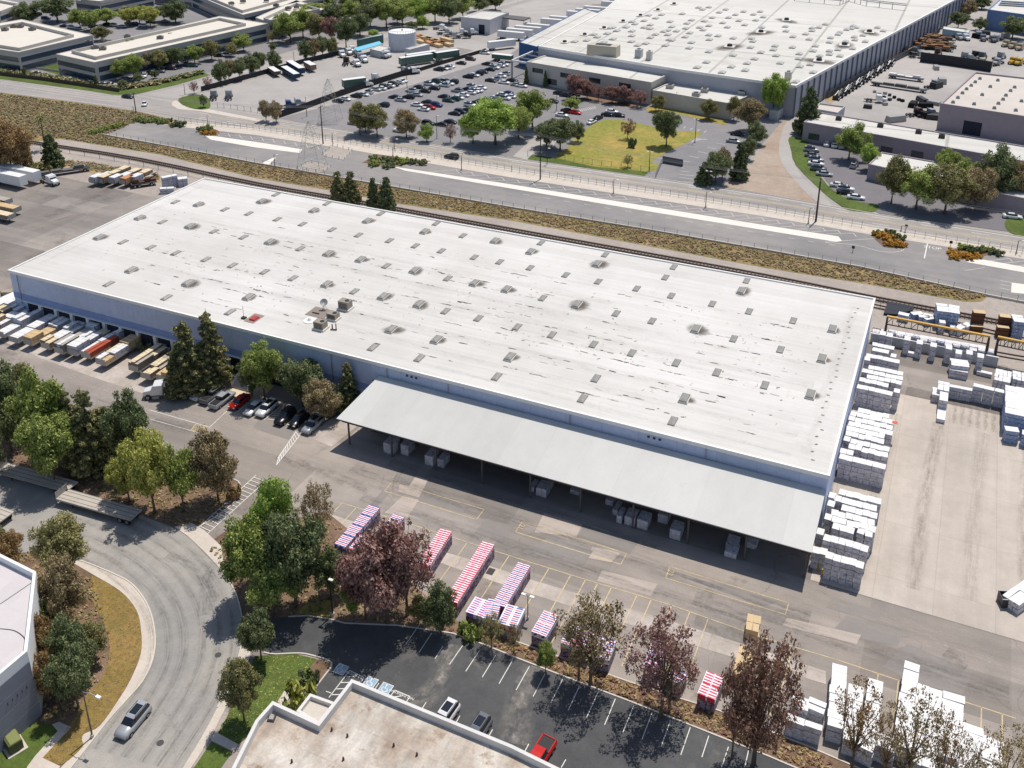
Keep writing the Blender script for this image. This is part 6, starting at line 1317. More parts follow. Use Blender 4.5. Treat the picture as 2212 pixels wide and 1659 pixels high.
# street row
GT = 'trees along the street and far car park'
for (kd, bx, by, tp, w, lb) in (('brown1', 575, 262, 216, 30, 'small brown-green tree by the truck yard gate, the western of two'), ('brown0', 597, 265, 217, 32, 'small brown-green tree by the truck yard gate, the eastern of two'),
    ('olive1', 778, 292, 220, 55, 'first olive tree of the group at the street side of the car park'), ('olive0', 815, 296, 224, 62, 'second olive tree of the group at the street side'), ('dark0', 790, 285, 232, 50, 'darker tree squeezed in the street side group'), ('brown0', 878, 297, 233, 60, 'brown-green tree after the street side group'), ('bright0', 922, 306, 266, 36, 'small lime-green tree beside the street'), ('airy_purple0', 973, 308, 264, 32, 'little purple tree beside the street'),
    ('bright1', 1070, 312, 214, 120, 'biggest bright green tree over the car park corner'), ('bright0', 1022, 310, 235, 62, 'bright green tree half joined to the biggest one'), ('green0', 1150, 280, 186, 84, 'tall green tree behind the biggest bright one'), ('green1', 1120, 300, 230, 70, 'lower green tree between the two tallest'),
    ('dark1', 1210, 326, 252, 78, 'dark green wide tree by the driveway gate'), ('dark0', 1180, 318, 262, 60, 'dark green tree beside the wide one'), ('dark0', 1248, 307, 262, 36, 'small dark tree at the corner of the grass field'), ('green0', 1232, 240, 208, 42, 'small round green tree in the middle of the drive'),
    ('airy_purple1', 1355, 300, 254, 36, 'thin purple-grey tree alone in the grass field'), ('dark1', 1439, 317, 236, 62, 'dark rounded tree with a forked trunk on the grass field'), ('airy_olive0', 1356, 362, 333, 30, 'sapling at the front edge of the grass field'), ('bush_dark', 1364, 319, 299, 14, 'tiny shrub in the middle of the grass field'),
    ('olive0', 1423, 240, 203, 34, 'grey-green tree against the factory annex'), ('olive1', 1530, 258, 214, 42, 'grey-green tree with a leaning stem by the annex lawn'), ('brown1', 1618, 285, 212, 66, 'tall grey-green tree at the end of the annex'), ('olive1', 1585, 260, 208, 36, 'slim olive tree at the annex corner'), ('dark0', 1634, 312, 262, 50, 'dark tree along the dirt strip'), ('darkcone1', 1596, 388, 302, 42, 'dark cypress beside the dirt strip'), ('dark1', 1545, 395, 328, 62, 'broad dark tree at the small gate'), ('darkcone0', 1520, 398, 345, 36, 'short dark cypress by the gate'), ('dark0', 1615, 345, 296, 40, 'dark middle tree of the dirt strip row'), ('brown0', 1560, 385, 318, 40, 'brown-grey tree above the cypress pair'),
    ('darkcone0', 1742, 290, 178, 54, 'tall dark conifer at the corner of the factory wall'), ('bright1', 1668, 254, 160, 62, 'bright green tree overlapping the factory annex'),
    ('green0', 1833, 345, 262, 76, 'green tree in the small eastern car park'), ('bright0', 1876, 368, 308, 46, 'lime tree just below the green car park tree'), ('green1', 2042, 385, 322, 56, 'lime-green tree over the half hidden white roof'), ('green0', 1978, 452, 352, 100, 'broad green tree at the street beside the small car park'), ('olive0', 1925, 440, 338, 70, 'olive tree covering the half hidden building corner'), ('olive1', 2040, 462, 355, 110, 'broad olive tree in the roadside row'), ('brown0', 2105, 455, 360, 84, 'brown-green tree in the roadside row'), ('dark0', 2150, 435, 316, 100, 'tall dark green tree behind the roadside row'), ('brown1', 2195, 440, 350, 70, 'brown tree at the east end of the roadside row'), ('green1', 2085, 420, 345, 70, 'green tree inside the roadside row'),
    ('dark1', 2069, 62, 25, 44, 'dark round tree behind the earth strip'), ('dark0', 2116, 66, 38, 34, 'small dark tree before the blue fronted building'), ('dark1', 2186, 84, 36, 66, 'dark wide tree in front of the blue fronted building'), ('dark0', 2120, 20, -10, 44, 'dark tree at the far top edge'), ('brown1', 2090, 40, 0, 36, 'brown tree at the far top edge')):
    A(kd, bx, by, tp, w, lb, GT)
for k, (bx, by, tp, w) in enumerate(((1137, 182, 140, 10), (1178, 188, 148, 10))): A('darkcone0', bx, by, tp, w, ['dark columnar cypress at the office wing, the west one', 'dark columnar cypress at the office wing, the east one'][k], GT)
for k, (bx, by, tp, w) in enumerate(((1245, 214, 160, 56), (1292, 218, 182, 36), (1322, 223, 184, 38), (1349, 224, 185, 42), (1384, 232, 192, 44), (1268, 214, 176, 36))): A(('purple0', 'airy_purple0', 'purple1')[k % 3], bx, by, tp, w, f'purple-leaved tree, {ordn(k)} of the row at the factory office wing', 'purple trees at the office wing')
for k, (bx, by, tp, w) in enumerate(((1750, 135, 88, 0),)): pass
# office park and far street trees
GO = 'trees of the western office park'
opk = [('dark0', 61, 52, 5, 66), ('dark1', 125, 48, -10, 84), ('green0', 174, 62, 15, 48), ('green1', 197, 66, 22, 46), ('green0', 232, 55, 14, 62), ('yellow0', 280, 57, 12, 50), ('green1', 302, 52, 10, 48), ('yellow1', 325, 58, 12, 50), ('dark0', 380, 50, -2, 62), ('dark1', 355, 46, 8, 40), ('olive0', 222, 88, 56, 42), ('dark0', 160, 108, 80, 40), ('airy_olive0', 287, 130, 82, 50), ('green0', 265, 172, 125, 46), ('green1', 290, 170, 117, 52), ('brown0', 310, 155, 112, 36), ('olive1', 347, 152, 108, 44), ('olive0', 372, 112, 70, 44), ('dark1', 384, 145, 100, 44), ('green1', 421, 138, 98, 44), ('olive1', 458, 130, 86, 44), ('airy_olive1', 468, 84, 45, 50), ('green0', 527, 112, 70, 44), ('olive0', 533, 66, 42, 36), ('dark0', 478, 182, 130, 44), ('brown1', 495, 175, 128, 34), ('dark1', 518, 172, 124, 40), ('dark0', 544, 162, 116, 42), ('airy_purple0', 420, 203, 175, 24), ('airy_purple1', 449, 192, 164, 24), ('dark1', 562, 155, 110, 32), ('dark0', 594, 151, 108, 38), ('dark0', 660, 132, 86, 34), ('brown0', 680, 128, 82, 34), ('dark1', 697, 124, 78, 36), ('olive0', 718, 120, 80, 34), ('dark1', 590, 112, 92, 20), ('dark0', 265, 190, 172, 24), ('dark1', 54, 166, 145, 10), ('darkcone0', 209, 188, 160, 12), ('olive0', 500, 122, 92, 30), ('dark0', 335, 170, 150, 20), ('dark0', 300, 178, 158, 22), ('dark0', 440, 232, 204, 18)]
for k, (kd, bx, by, tp, w) in enumerate(opk): A(kd, bx, by, tp, w, f'{"dark" if "dark" in kd else "green" if "green" in kd or "yellow" in kd else "greyish"} tree, {ordn(k)} counting through the western office park', GO)
far = [('green0', 628, 92, 22, 70), ('green1', 655, 82, 18, 60), ('green0', 610, 80, 30, 50), ('olive0', 690, 88, 28, 60), ('purple1', 716, 92, 35, 46), ('dark1', 748, 104, 34, 56), ('dark0', 778, 78, 24, 56), ('green1', 678, 50, 5, 70), ('dark0', 720, 55, 2, 64), ('green0', 765, 52, -4, 60), ('dark1', 800, 58, -2, 60), ('green1', 835, 60, -6, 64), ('green0', 870, 58, -8, 62), ('dark0', 858, 50, 10, 40), ('bright0', 902, 50, -8, 58), ('bright0', 913, 62, 33, 30), ('green1', 940, 48, -10, 60), ('dark1', 970, 50, -6, 56), ('green0', 1000, 40, -12, 54), ('dark0', 1035, 26, -14, 50), ('dark1', 1070, 22, -16, 48), ('bright1', 806, 82, 64, 26), ('dark0', 890, 66, 46, 26), ('green0', 600, 30, -10, 60), ('green1', 650, 24, -14, 60), ('dark0', 820, 30, -14, 60), ('green0', 700, 20, -20, 60), ('green1', 780, 22, -20, 56), ('bright0', 930, 22, -24, 56), ('green0', 980, 16, -26, 50), ('dark1', 1020, 8, -28, 46), ('airy_olive0', 588, 92, 68, 24), ('dark0', 752, 30, -16, 50), ('green1', 880, 26, -22, 56)]
for k, (kd, bx, by, tp, w) in enumerate(far): A(kd, bx, by, tp, w, f'{"dark" if "dark" in kd else "lime" if "bright" in kd else "green" if "green" in kd else "mixed"} tree, {ordn(k)} of the dense belt behind the storage tank', 'dense belt of trees behind the tank')
# palm
b = g(98, 322); h = height_of(b, 245); r = root('palm_tree', 'tall thin palm with a ragged head by the railway', 'palm tree', b)
m = MB(); m.tube([(0, 0, 0), (.1, 0, h * .5), (.3, 0, h - 1)], [.28, .2, .18], M_bark, 8); m.build('trunk', r)
rng = np.random.default_rng(5); V = []
for k in range(26):
    a = k * 2.4; el = .9 - (k / 26) * 1.7; prev = np.array([.3, 0, h - 1]); d = np.array([math.cos(a) * math.cos(el), math.sin(a) * math.cos(el), math.sin(el)])
    for s in range(7):
        d = d + np.array([0, 0, -.16]); d /= np.linalg.norm(d); nx = prev + d * .4; side = np.cross(d, [0, 0, 1]); side /= np.linalg.norm(side) + 1e-6
        w = .34 * (1 - s / 8)
        for sg in (-1, 1): V += [prev, prev + side * sg * w + np.array([0, 0, -.15]), nx + side * sg * w + np.array([0, 0, -.2]), nx]
        prev = nx
link(bpy.data.objects.new('fronds', leafmesh('fronds', np.array(V), LM['olive'])), r)
# flowering beds of the long lot
GF = 'planted islands of the long lot'
for (nm, ctr, sp) in (('first', [(372, 268)], 8), ('second', [(443, 285), (452, 287), (461, 286)], 10), ('third', [T(3, 1, 1000, 375), T(3, 1, 1050, 405), T(3, 1, 1100, 430), T(3, 1, 1140, 450), T(3, 1, 1050, 440), T(3, 1, 960, 370)], 18), ('fourth', [T(3, 1, 1600, 520), T(3, 1, 1660, 540), T(3, 1, 1720, 560), T(3, 1, 1620, 560), T(3, 1, 1790, 545)], 18)):
    for j, q in enumerate(ctr): A('bush_orange', q[0], q[1] + 4, q[1] - 3 - (2 if sp > 10 else 0), sp + 4, f'orange-flowering shrub, {ordn(j)} in the {nm} island of the long lot', GF)
for j, q in enumerate([T(3, 1, 940, 350), T(3, 1, 1060, 350), T(3, 1, 1130, 390), T(3, 1, 1690, 480), T(3, 1, 1740, 490), T(3, 1, 1830, 500), T(3, 1, 1890, 500), T(3, 1, 1960, 520), T(3, 1, 1780, 520), (452, 277), (440, 279), (385, 268), T(1, 0, 1020, 1360), T(1, 0, 1100, 1375), T(1, 0, 1180, 1385), T(1, 0, 1260, 1390), T(1, 0, 1350, 1395), T(1, 0, 1440, 1400), T(1, 0, 1020, 1410), T(1, 0, 1150, 1425)]):
    A('bush_dark' if j % 3 else 'bush_green', q[0], q[1] + 5, q[1] - 6, 15 + (j % 4) * 3, f'low dark green shrub, {ordn(j)} going east along the long lot islands', 'low shrubs of the long lot')
area('shrub_island', [T(1, 0, 920, 1405), T(1, 0, 1050, 1335), T(1, 0, 1515, 1395), T(1, 0, 1180, 1440)], 9, M_mulch); area('shrub_island', crm([T(3, 1, 890, 350), T(3, 1, 1050, 345), T(3, 1, 1170, 400), T(3, 1, 1165, 470), T(3, 1, 1050, 485), T(3, 1, 970, 450)], 3, True), 9, M_mulch); area('shrub_island', crm([T(3, 1, 1560, 520), T(3, 1, 1700, 480), T(3, 1, 2050, 520), T(3, 1, 1900, 545), T(3, 1, 1690, 585), T(3, 1, 1565, 560)], 3, True), 9, M_mulch); area('shrub_island', crm([(428, 283), (445, 276), (472, 283), (470, 292), (440, 293)], 3, True), 9, M_mulch)
# scrub: dense low growth, a mass nobody could count
def scrub(name, poly, n, size, h, mats, seed, label=None):
    rng = np.random.default_rng(seed); P = np.array(W(poly)); lo, hi = P.min(0), P.max(0); pts = []
    def inside(x, y):
        c = False; j = len(P) - 1
        for i in range(len(P)):
            if (P[i][1] > y) != (P[j][1] > y) and x < (P[j][0] - P[i][0]) * (y - P[i][1]) / (P[j][1] - P[i][1]) + P[i][0]: c = not c
            j = i
        return c
    while len(pts) < n:
        x, y = rng.uniform(lo, hi)
        if inside(x, y): pts.append((x, y))
    pts = np.array(pts); half = len(pts) // len(mats)
    for k, mt in enumerate(mats):
        q = pts[k * half:(k + 1) * half]; hh = h * (.4 + rng.random(len(q))); c = np.stack([q[:, 0], q[:, 1], hh * .5], 1)
        V = leaves(rng, c, np.full(len(c), size * 1.6), np.full(len(c), 12), size, .6, .55, 2.2); V[:, 2] = np.maximum(V[:, 2], .02)
        o = bpy.data.objects.new(name, leafmesh(name, V, mt)); link(o); o['kind'] = 'stuff'
        if label: o['label'] = label
SB = [(222, 294), (387, 324), (553, 356), (715, 384), (903, 417), (1106, 452), (1400, 500), (1659, 545), (1859, 581), (2130, 640), (2084, 649), (1859, 610), (1659, 577), (1400, 529), (1106, 474), (858, 437), (715, 409), (553, 382), (350, 333)]
scrub('scrub_undergrowth', SB, 5200, .22, .38, [LM['dry'], LM['drybrown'], LM['drygreen'], LM['dry'], LM['drybrown'], LM['rust']], 3)
scrub('scrub_undergrowth', [(0, 203), (200, 229), (300, 244), (380, 262), (295, 264), (222, 294), (350, 332), (130, 298), (0, 300)], 4600, .3, .5, [LM['drygreen'], LM['dry'], LM['drybrown'], LM['drygreen'], LM['dry']], 5)
scrub('scrub_undergrowth', [(120, 345), (200, 352), (345, 378), (340, 390), (130, 358)], 500, .3, .35, [LM['dry'], LM['drygreen']], 6)
scrub('hedge_undergrowth', [(0, 158), (200, 186), (255, 196), (340, 183), (440, 160), (436, 157), (340, 178), (256, 190), (200, 180), (0, 151)], 900, .6, 1.6, [LM['dark'], LM['brown']], 7)
scrub('bed_undergrowth', [(900, 1345), (1116, 1391), (1311, 1461), (1451, 1509), (1659, 1585), (1800, 1645), (1790, 1680), (1496, 1563), (1311, 1491), (1106, 1412), (978, 1364)], 700, .16, .35, [LM['rust'], LM['brown'], LM['red']], 8)
for j in range(14):
    u = j / 13; q = (300 + u * 70 - (10 if j % 2 else 0), 258 + u * 4 + (j % 3) * 2); A('bush_green' if j % 2 else 'bush_dark', q[0], q[1] + 2, q[1] - 6, 13, f'dark bush, {ordn(j)} along the fence corner of the scrub field', 'bushes at the scrub field corner')
for j in range(9):
    u = j / 8; q = (200 + u * 60, 288 - u * 16); A('bush_green', q[0], q[1] + 2, q[1] - 7, 14, f'green bush, {ordn(j)} up the slope beside the lot corner', 'bushes at the lot corner')

for sd, (pl, n) in enumerate((([(450, 1180), (475, 1165), (535, 1120), (640, 1125), (700, 1110), (760, 1155), (900, 1275), (980, 1345), (860, 1345), (740, 1340), (665, 1325), (560, 1330), (510, 1270)], 900), ([(130, 1035), (180, 1015), (300, 1003), (430, 1025), (500, 1040), (512, 1062), (490, 1090), (425, 1136), (388, 1138), (290, 1100), (180, 1060)], 600), ([(-60, 905), (60, 880), (200, 935), (300, 965), (300, 1000), (180, 1008), (0, 995)], 400), ([(0, 1195), (100, 1200), (200, 1255), (215, 1300), (232, 1345), (235, 1400), (222, 1455), (185, 1505), (150, 1550), (90, 1560), (80, 1250)], 700))):
    scrub('bed_undergrowth', pl, n, .15, .3, [LM['rust'], LM['dry'], LM['brown'], LM['olive']], 20 + sd)
scrub('lawn_tufts', [(553, 1420), (640, 1416), (680, 1425), (638, 1484), (560, 1565), (515, 1605), (472, 1584), (545, 1432)], 900, .07, .12, [LM['green'], LM['yellow'], LM['drygreen']], 30)
scrub('dry_lawn_tufts', [(205, 1250), (262, 1282), (295, 1322), (303, 1364), (302, 1414), (280, 1469), (253, 1514), (213, 1569), (180, 1586), (177, 1615), (133, 1650), (94, 1638), (160, 1555), (225, 1460), (236, 1400), (222, 1340)], 900, .07, .12, [LM['dry'], LM['drygreen'], LM['rust']], 31)
0 and scrub('field_tufts', [(1296, 264), (1356, 264), (1416, 277), (1510, 291), (1412, 344), (1400, 368), (1281, 360), (1205, 344), (1240, 302), (1258, 286)], 1600, .22, .25, [LM['drygreen'], LM['yellow'], LM['dry']], 32)
# ---------------------------------------------------------------- lumber packs
M_wrap = sur('white_wrap', C(228, 227, 226), .05, .3, 2, 6, rough=.5, spec=.4, dirt=(C(196, 196, 202), 1.4, .6, .1))
M_wrapside = sur('printed_wrap_side', C(222, 220, 224), .2, .5, 2.2, 6, dirt=(C(158, 156, 166), 2.5, .52, .1))
M_bluewrap = sur('blue_wrap_side', C(150, 168, 200), .22, .6, 2.5, 6, dirt=(C(206, 214, 230), 3, .54, .06))
M_brownl = sur('dark_brown_lumber', C(110, 74, 58), .18, .4, 3, 9); M_creaml = sur('cream_lumber', C(208, 184, 146), .08, .4, 2, 8); M_bearer = flat('bearer_wood', C(120, 96, 70), .8)
def packmesh(name, w, l, h, top, side, bands=True, bear=.07):
    m = MB(); m.box((0, 0, bear), (w, l, h - bear), side); m.box((0, 0, h), (w + .015, l + .015, .012), top)
    for t in (-.32, 0, .32): m.box((0, l * t, 0), (w * .96, .1, bear), M_bearer)
    if bands:
        for t in (-.3, .3): m.box((0, l * t, bear), (w + .03, .03, h - bear + .018), M_frame)
    return m.mesh(name)
def pack(me, x, y, z, rz, label, group, name='lumber_pack', cat='lumber pack'):
    o = bpy.data.objects.new(name, me); link(o); o.location = (x, y, z); o.rotation_euler = (0, 0, rz); return tag(o, label, cat, group)
PH = .92
ME_p1 = packmesh('lumber_pack', .965, 1.38, PH, M_wrap, M_wrapside, False)
def body(mb, x, y, w, l, n, ph, mat, rz=0):
    for k in range(n): mb.box((x, y, k * ph + .03), (w, l, ph - .07), mat, rz)
# the block along the end wall; rows listed from the front: (front Y, first column, columns, packs high)
rowsA = [(117.9, 1.6, 5, 4), (121.6, .8, 6, 4), (119.6, -.35, 2, 3), (122.4, -.3, 1, 4), (124.6, 1.6, 3, 4), (124.9, 5.0, 2, 4), (126.1, .3, 7, 4), (127.6, 1, 6, 4), (129.5, .2, 1, 4), (129.3, 2.2, 5, 4), (131.0, 1, 6, 4), (132.9, 1.4, 6, 4), (131.5, .1, 1, 4)]
rowsB = [(142.0, .2, 7, 4), (143.6, .1, 1, 4), (143.7, 1.15, 1, 4), (145.4, 1.2, 6, 4), (147.3, .2, 1, 4), (147.0, 1.3, 6, 4), (149.0, .3, 6, 4), (150.5, .2, 6, 4), (152.1, .3, 7, 4), (153.7, .2, 7, 4), (155.3, .3, 7, 4), (156.9, 1.3, 5, 4)]
rowsC = [(164.6, .2, 6, 4), (165.9, 6.3, 1, 4), (167.2, .3, 5, 4), (168.9, 1.4, 6, 4), (170.6, .4, 7, 4), (172.4, 1.3, 6, 4), (175.2, .3, 1, 4), (176.6, 1.4, 5, 4), (178.4, .4, 1, 3), (178.4, 4.6, 1, 4), (181.2, 1.2, 3, 3), (183.2, 1.0, 4, 3)]
sb = MB(); rw = random.Random(3)
for bi, (nm, rows) in enumerate((('the front end-wall block', rowsA), ('the middle end-wall block', rowsB), ('the rear end-wall block', rowsC))):
    for ri, (y, c0, nc, nh) in enumerate(rows):
        for k in range(nc):
            x = -7.75 + c0 + k * 1.0 + rw.gauss(0, .02); yy = y + .62 + rw.gauss(0, .07)
            body(sb, x, yy, .94, 1.35, nh - 1, PH, M_wrapside)
            red = (bi == 1 and ri == 10 and k == 6)
            o = pack(ME_p1, x, yy, (nh - 1) * PH, rw.gauss(0, .04), f'white pack topping the {ordn(k)} stack in row {ordn(ri)} of {nm}', f'white wrapped packs of {nm}')
sb.build('lumber_pack_stacks', kind='stuff', label='lower packs of the white wrapped lumber stacks along the end wall')
mb = MB(); mb.box((0, 0, 0), (.85, .8, .05), flat('rust_red_sheet', C(204, 100, 74), .7)); mb.build('cover_sheet', label='small rust red sheet lying on a white pack of the middle block', cat='cover sheet', loc=(-.9, 156.0, 3.71))
def Z1(x, y): return ((3180 + x / 2.861) * .576, (1120 + y / 2.861) * .576)
def rowpacks(ax, ay, bx, by, n, wid, h, top, side, label, group, w=None, l=None, cols=1):
    """n packs from world point a to b (centres of the row's ends), stacks of height h"""
    a = Vector((ax, ay)); b = Vector((bx, by)); d = (b - a) / n; L = d.length; ang = math.atan2(d.y, d.x); nn = Vector((-d.y, d.x)).normalized()
    me = packmesh('lumber_pack', L - .06, wid / cols - .05, .8, top, side, False); m = MB(); q = 0
    for i in range(n):
        for c in range(cols):
            p = a + d * (i + .5) + nn * (wid / cols * (c + .5 - cols / 2)); 
            if h > 1: 
                z = 0
                while z + .8 < h - .75: m.box((p.x, p.y, z + .02), (L - .08, wid / cols - .07, .74), side, ang); z += .8
            else: z = 0
            pack(me, p.x + rw.gauss(0, .04), p.y + rw.gauss(0, .04), z, ang + rw.gauss(0, .02), f'{label}, {ordn(q)} along', group); q += 1
    if m.v: m.build('lumber_pack_stacks', kind='stuff')
def rp(q0, q1, n, wid, h, label, group, top=None, side=None, cols=1):
    a = g(*q0, h)[:2]; b = g(*q1, h)[:2]; rowpacks(*a, *b, n, wid, h, top or M_wrap, side or M_wrapside, label, group, cols=cols)
# rear of the concrete yard
GY = 'white packs on the concrete yard'
rp(Z1(1105, 665), Z1(1300, 690), 1, 2.6, 2.6, 'wide white double pack standing against the bin wall', GY, cols=3); rp(Z1(1095, 745), Z1(1290, 780), 1, .9, 1.7, 'lower white pack in front of the wide double one', GY)
rp(Z1(1385, 762), Z1(1550, 800), 1, .9, .9, 'single long white pack lying by the bin wall', GY); rp(Z1(640, 562), Z1(785, 592), 1, .9, .9, 'single long white pack in the shade below the bin wall', GY)
rp(Z1(1580, 790), Z1(1755, 830), 4, 4.4, 2.7, 'white pack of the square block at the end of the bin wall', GY, cols=4); rp(Z1(1770, 800), Z1(1960, 840), 4, 3.2, 2.7, 'white pack of the block farther along the bin wall', GY, cols=3)
rp(Z1(1085, 920), Z1(1340, 965), 2, .95, 2.6, 'white pack in the long cross row, west half', GY); rp(Z1(1345, 920), Z1(1690, 1000), 3, 1.2, 3.2, 'white pack in the long cross row, east half', GY)
rp(Z1(1035, 880), Z1(1025, 975), 3, 1.9, 2.6, 'white pack at the corner of the cross row', GY, cols=2); rp(Z1(1033, 990), Z1(1030, 1085), 1, 1.4, 2.6, 'tall white pack below the corner of the cross row', GY)
rp(Z1(1010, 1155), Z1(998, 1290), 1, 1.4, .9, 'low white pack at the free end of the west leg', GY); rp(Z1(952, 950), Z1(948, 1030), 3, 1.3, 1.7, 'small white pack beside the west leg', GY)
rp(Z1(1790, 945), Z1(1795, 1245), 5, 3.0, 4.0, 'white pack of the tall east leg', GY, side=M_bluewrap); rp(Z1(1910, 960), Z1(1935, 1270), 5, 3.0, 4.0, 'white pack of the outer east leg', GY, side=M_bluewrap); rp(Z1(1690, 1390), Z1(1840, 1410), 1, 1.5, 2.4, 'dark blue-sided pack at the foot of the tall east leg', GY, side=M_bluewrap); rp(Z1(1870, 1430), Z1(1990, 1460), 1, 1.5, 2.4, 'dark blue-sided pack at the foot of the outer leg', GY, side=M_bluewrap)
# bin wall and what stands behind it
r = root('bin_wall', 'low grey concrete wall with a white top rail closing the concrete yard', 'wall', (-8.0, 189.6, 0))
m = MB(); m.box((11.5, 0, 0), (23, .25, 2.0), M_greyw); m.build('panel', r); m = MB(); m.box((11.5, 0, 2.0), (23.1, .32, .1), M_cap); m.build('cap', r)
for j, (zx, zy) in enumerate(((375, 370), (450, 388), (640, 425), (772, 465), (920, 495), (1085, 520), (1190, 570), (1305, 575), (1425, 610))):
    p = g(*Z1(zx, zy), 3.2); m = MB(); me = packmesh('lumber_pack', 1.1, 1.7, 1.0, M_wrap, M_wrapside, False)
    body(m, p[0], p[1], 1.1, 1.7, 2, 1.1, M_wrapside); m.build('lumber_pack_stacks', kind='stuff'); pack(me, p[0], p[1], 2.2, 0, f'white topped pack, {ordn(j)} going east behind the bin wall', 'packs behind the bin wall')
m = MB()
for j in range(15): m.box((-7.2 + j * 1.48, 191.0, 0), (1.3, 1.6, 2.0 + .25 * (j % 3)), M_wrapside)
m.build('lumber_pack_stacks', kind='stuff')
rp(Z1(455, 330), Z1(1480, 505), 12, 1.2, 2.0, 'white pack in the long row beneath the yellow gantry', 'packs beneath the gantry', side=M_bluewrap)
GB = 'packs by the rails'
rp(Z1(550, 125), Z1(665, 150), 1, 1.4, 2.2, 'blue-sided pack near the dark tarpaulin', GB, side=M_bluewrap); rp(Z1(685, 140), Z1(800, 130), 1, 1.3, 2.0, 'blue-sided pack second from the dark tarpaulin', GB, side=M_bluewrap); rp(Z1(760, 165), Z1(880, 175), 1, 1.2, 2.0, 'skewed blue-sided pack in the jumbled group', GB, side=M_bluewrap); rp(Z1(825, 205), Z1(920, 190), 1, 1.2, 1.8, 'skewed white pack closest to the gantry', GB, side=M_bluewrap); rp(Z1(810, 135), Z1(925, 160), 1, 1.1, 2.2, 'farther blue-sided pack of the jumbled group', GB, side=M_bluewrap)
rp(Z1(955, 60), Z1(1080, 75), 1, 3.6, 4.6, 'tall blue and white pack by the rails, west column', GB, side=M_bluewrap, cols=3); rp(Z1(1083, 82), Z1(1203, 102), 1, 3.6, 4.4, 'tall blue and white pack by the rails, east column', GB, side=M_bluewrap, cols=3)
rp(Z1(980, 240), Z1(1048, 250), 1, 1.4, 2.4, 'single square white pack behind the gantry', GB); rp(Z1(1100, 262), Z1(1168, 272), 1, 1.4, 2.2, 'second square white pack behind the gantry', GB); rp(Z1(1175, 290), Z1(1250, 250), 2, 1.4, 2.2, 'slanted white pack behind the gantry end', GB); rp(Z1(1250, 265), Z1(1310, 230), 1, 1.4, 2.2, 'slanted farther white pack behind the gantry end', GB)
rp(Z1(1345, 112), Z1(1475, 125), 1, 1.6, 4.4, 'dark brown lumber pack stack with a cream top by the rails', GB, top=M_creaml, side=M_brownl); rp(Z1(1310, 270), Z1(1450, 280), 1, 1.3, 1.8, 'low dark brown pack before the brown stack', GB, top=M_creaml, side=M_brownl)
rp(Z1(1630, 155), Z1(1755, 170), 1, 1.6, 4.4, 'second dark brown lumber stack with a cream top', GB, top=M_creaml, side=M_brownl); rp(Z1(1600, 292), Z1(1730, 305), 1, 1.3, 2.4, 'low brown pack before the second brown stack', GB, top=M_creaml, side=M_brownl); rp(Z1(1765, 205), Z1(1890, 220), 1, 3.2, 4.0, 'blue-sided white stack east of the brown ones', GB, side=M_bluewrap, cols=3)
m = MB(); p = [g(*Z1(a, b)) for a, b in ((425, 50), (710, 105), (690, 145), (520, 190), (380, 180))]; c = p[0]; m.prism([(a[0] - c[0], a[1] - c[1]) for a in p], 0, .5, flat('dark_tarpaulin', C(24, 30, 44), .6)); m.build('tarpaulin', None, 'dark blue-black tarpaulin spread beside the rails', 'tarpaulin', loc=(c[0], c[1], 0.03))
# gantries
M_gy = flat('gantry_yellow', C(214, 168, 84), .5, .4); M_gb = flat('gantry_brown', C(86, 70, 58), .7)
def gantry(q0, q1, label, h=5.4, dep=1.7):
    a = Vector(g(*q0, h)); b = Vector(g(*q1, h)); r = root('gantry', label, 'gantry', (a.x, a.y, 0)); L = (b - a).length; r.rotation_euler = (0, 0, math.atan2(b.y - a.y, b.x - a.x))
    m = MB(); m.bar((0, 0, h), (L, 0, h), .5, .35, M_gy); m.build('girder', r)
    m = MB(); m.bar((0, 0, h - dep), (L, 0, h - dep), .2, .2, M_gb); n = 16
    for k in range(n + 1): x = L * k / n; m.bar((x, 0, h), (x, 0, h - dep), .12, .12, M_gb)
    for k in range(0, n, 2): m.bar((L * k / n, 0, h - dep), (L * (k + 1) / n, 0, h), .1, .1, M_gb)
    m.build('lattice', r)
    for x in (.1, L - .1):
        m = MB()
        for s in (-.5, .5): m.bar((x - s * .3, s * 1.2, 0), (x, s * .4, h - .2), .35, .35, M_gb)
        m.box((x, 0, .1), (1.0, 3.0, .5), M_gb); m.build('leg', r)
gantry(Z1(420, 190), Z1(1525, 405), 'yellow lattice gantry girder standing over the blue and white packs'); gantry(Z1(1610, 410), Z1(2250, 540), 'second yellow gantry cut by the east edge of the view')
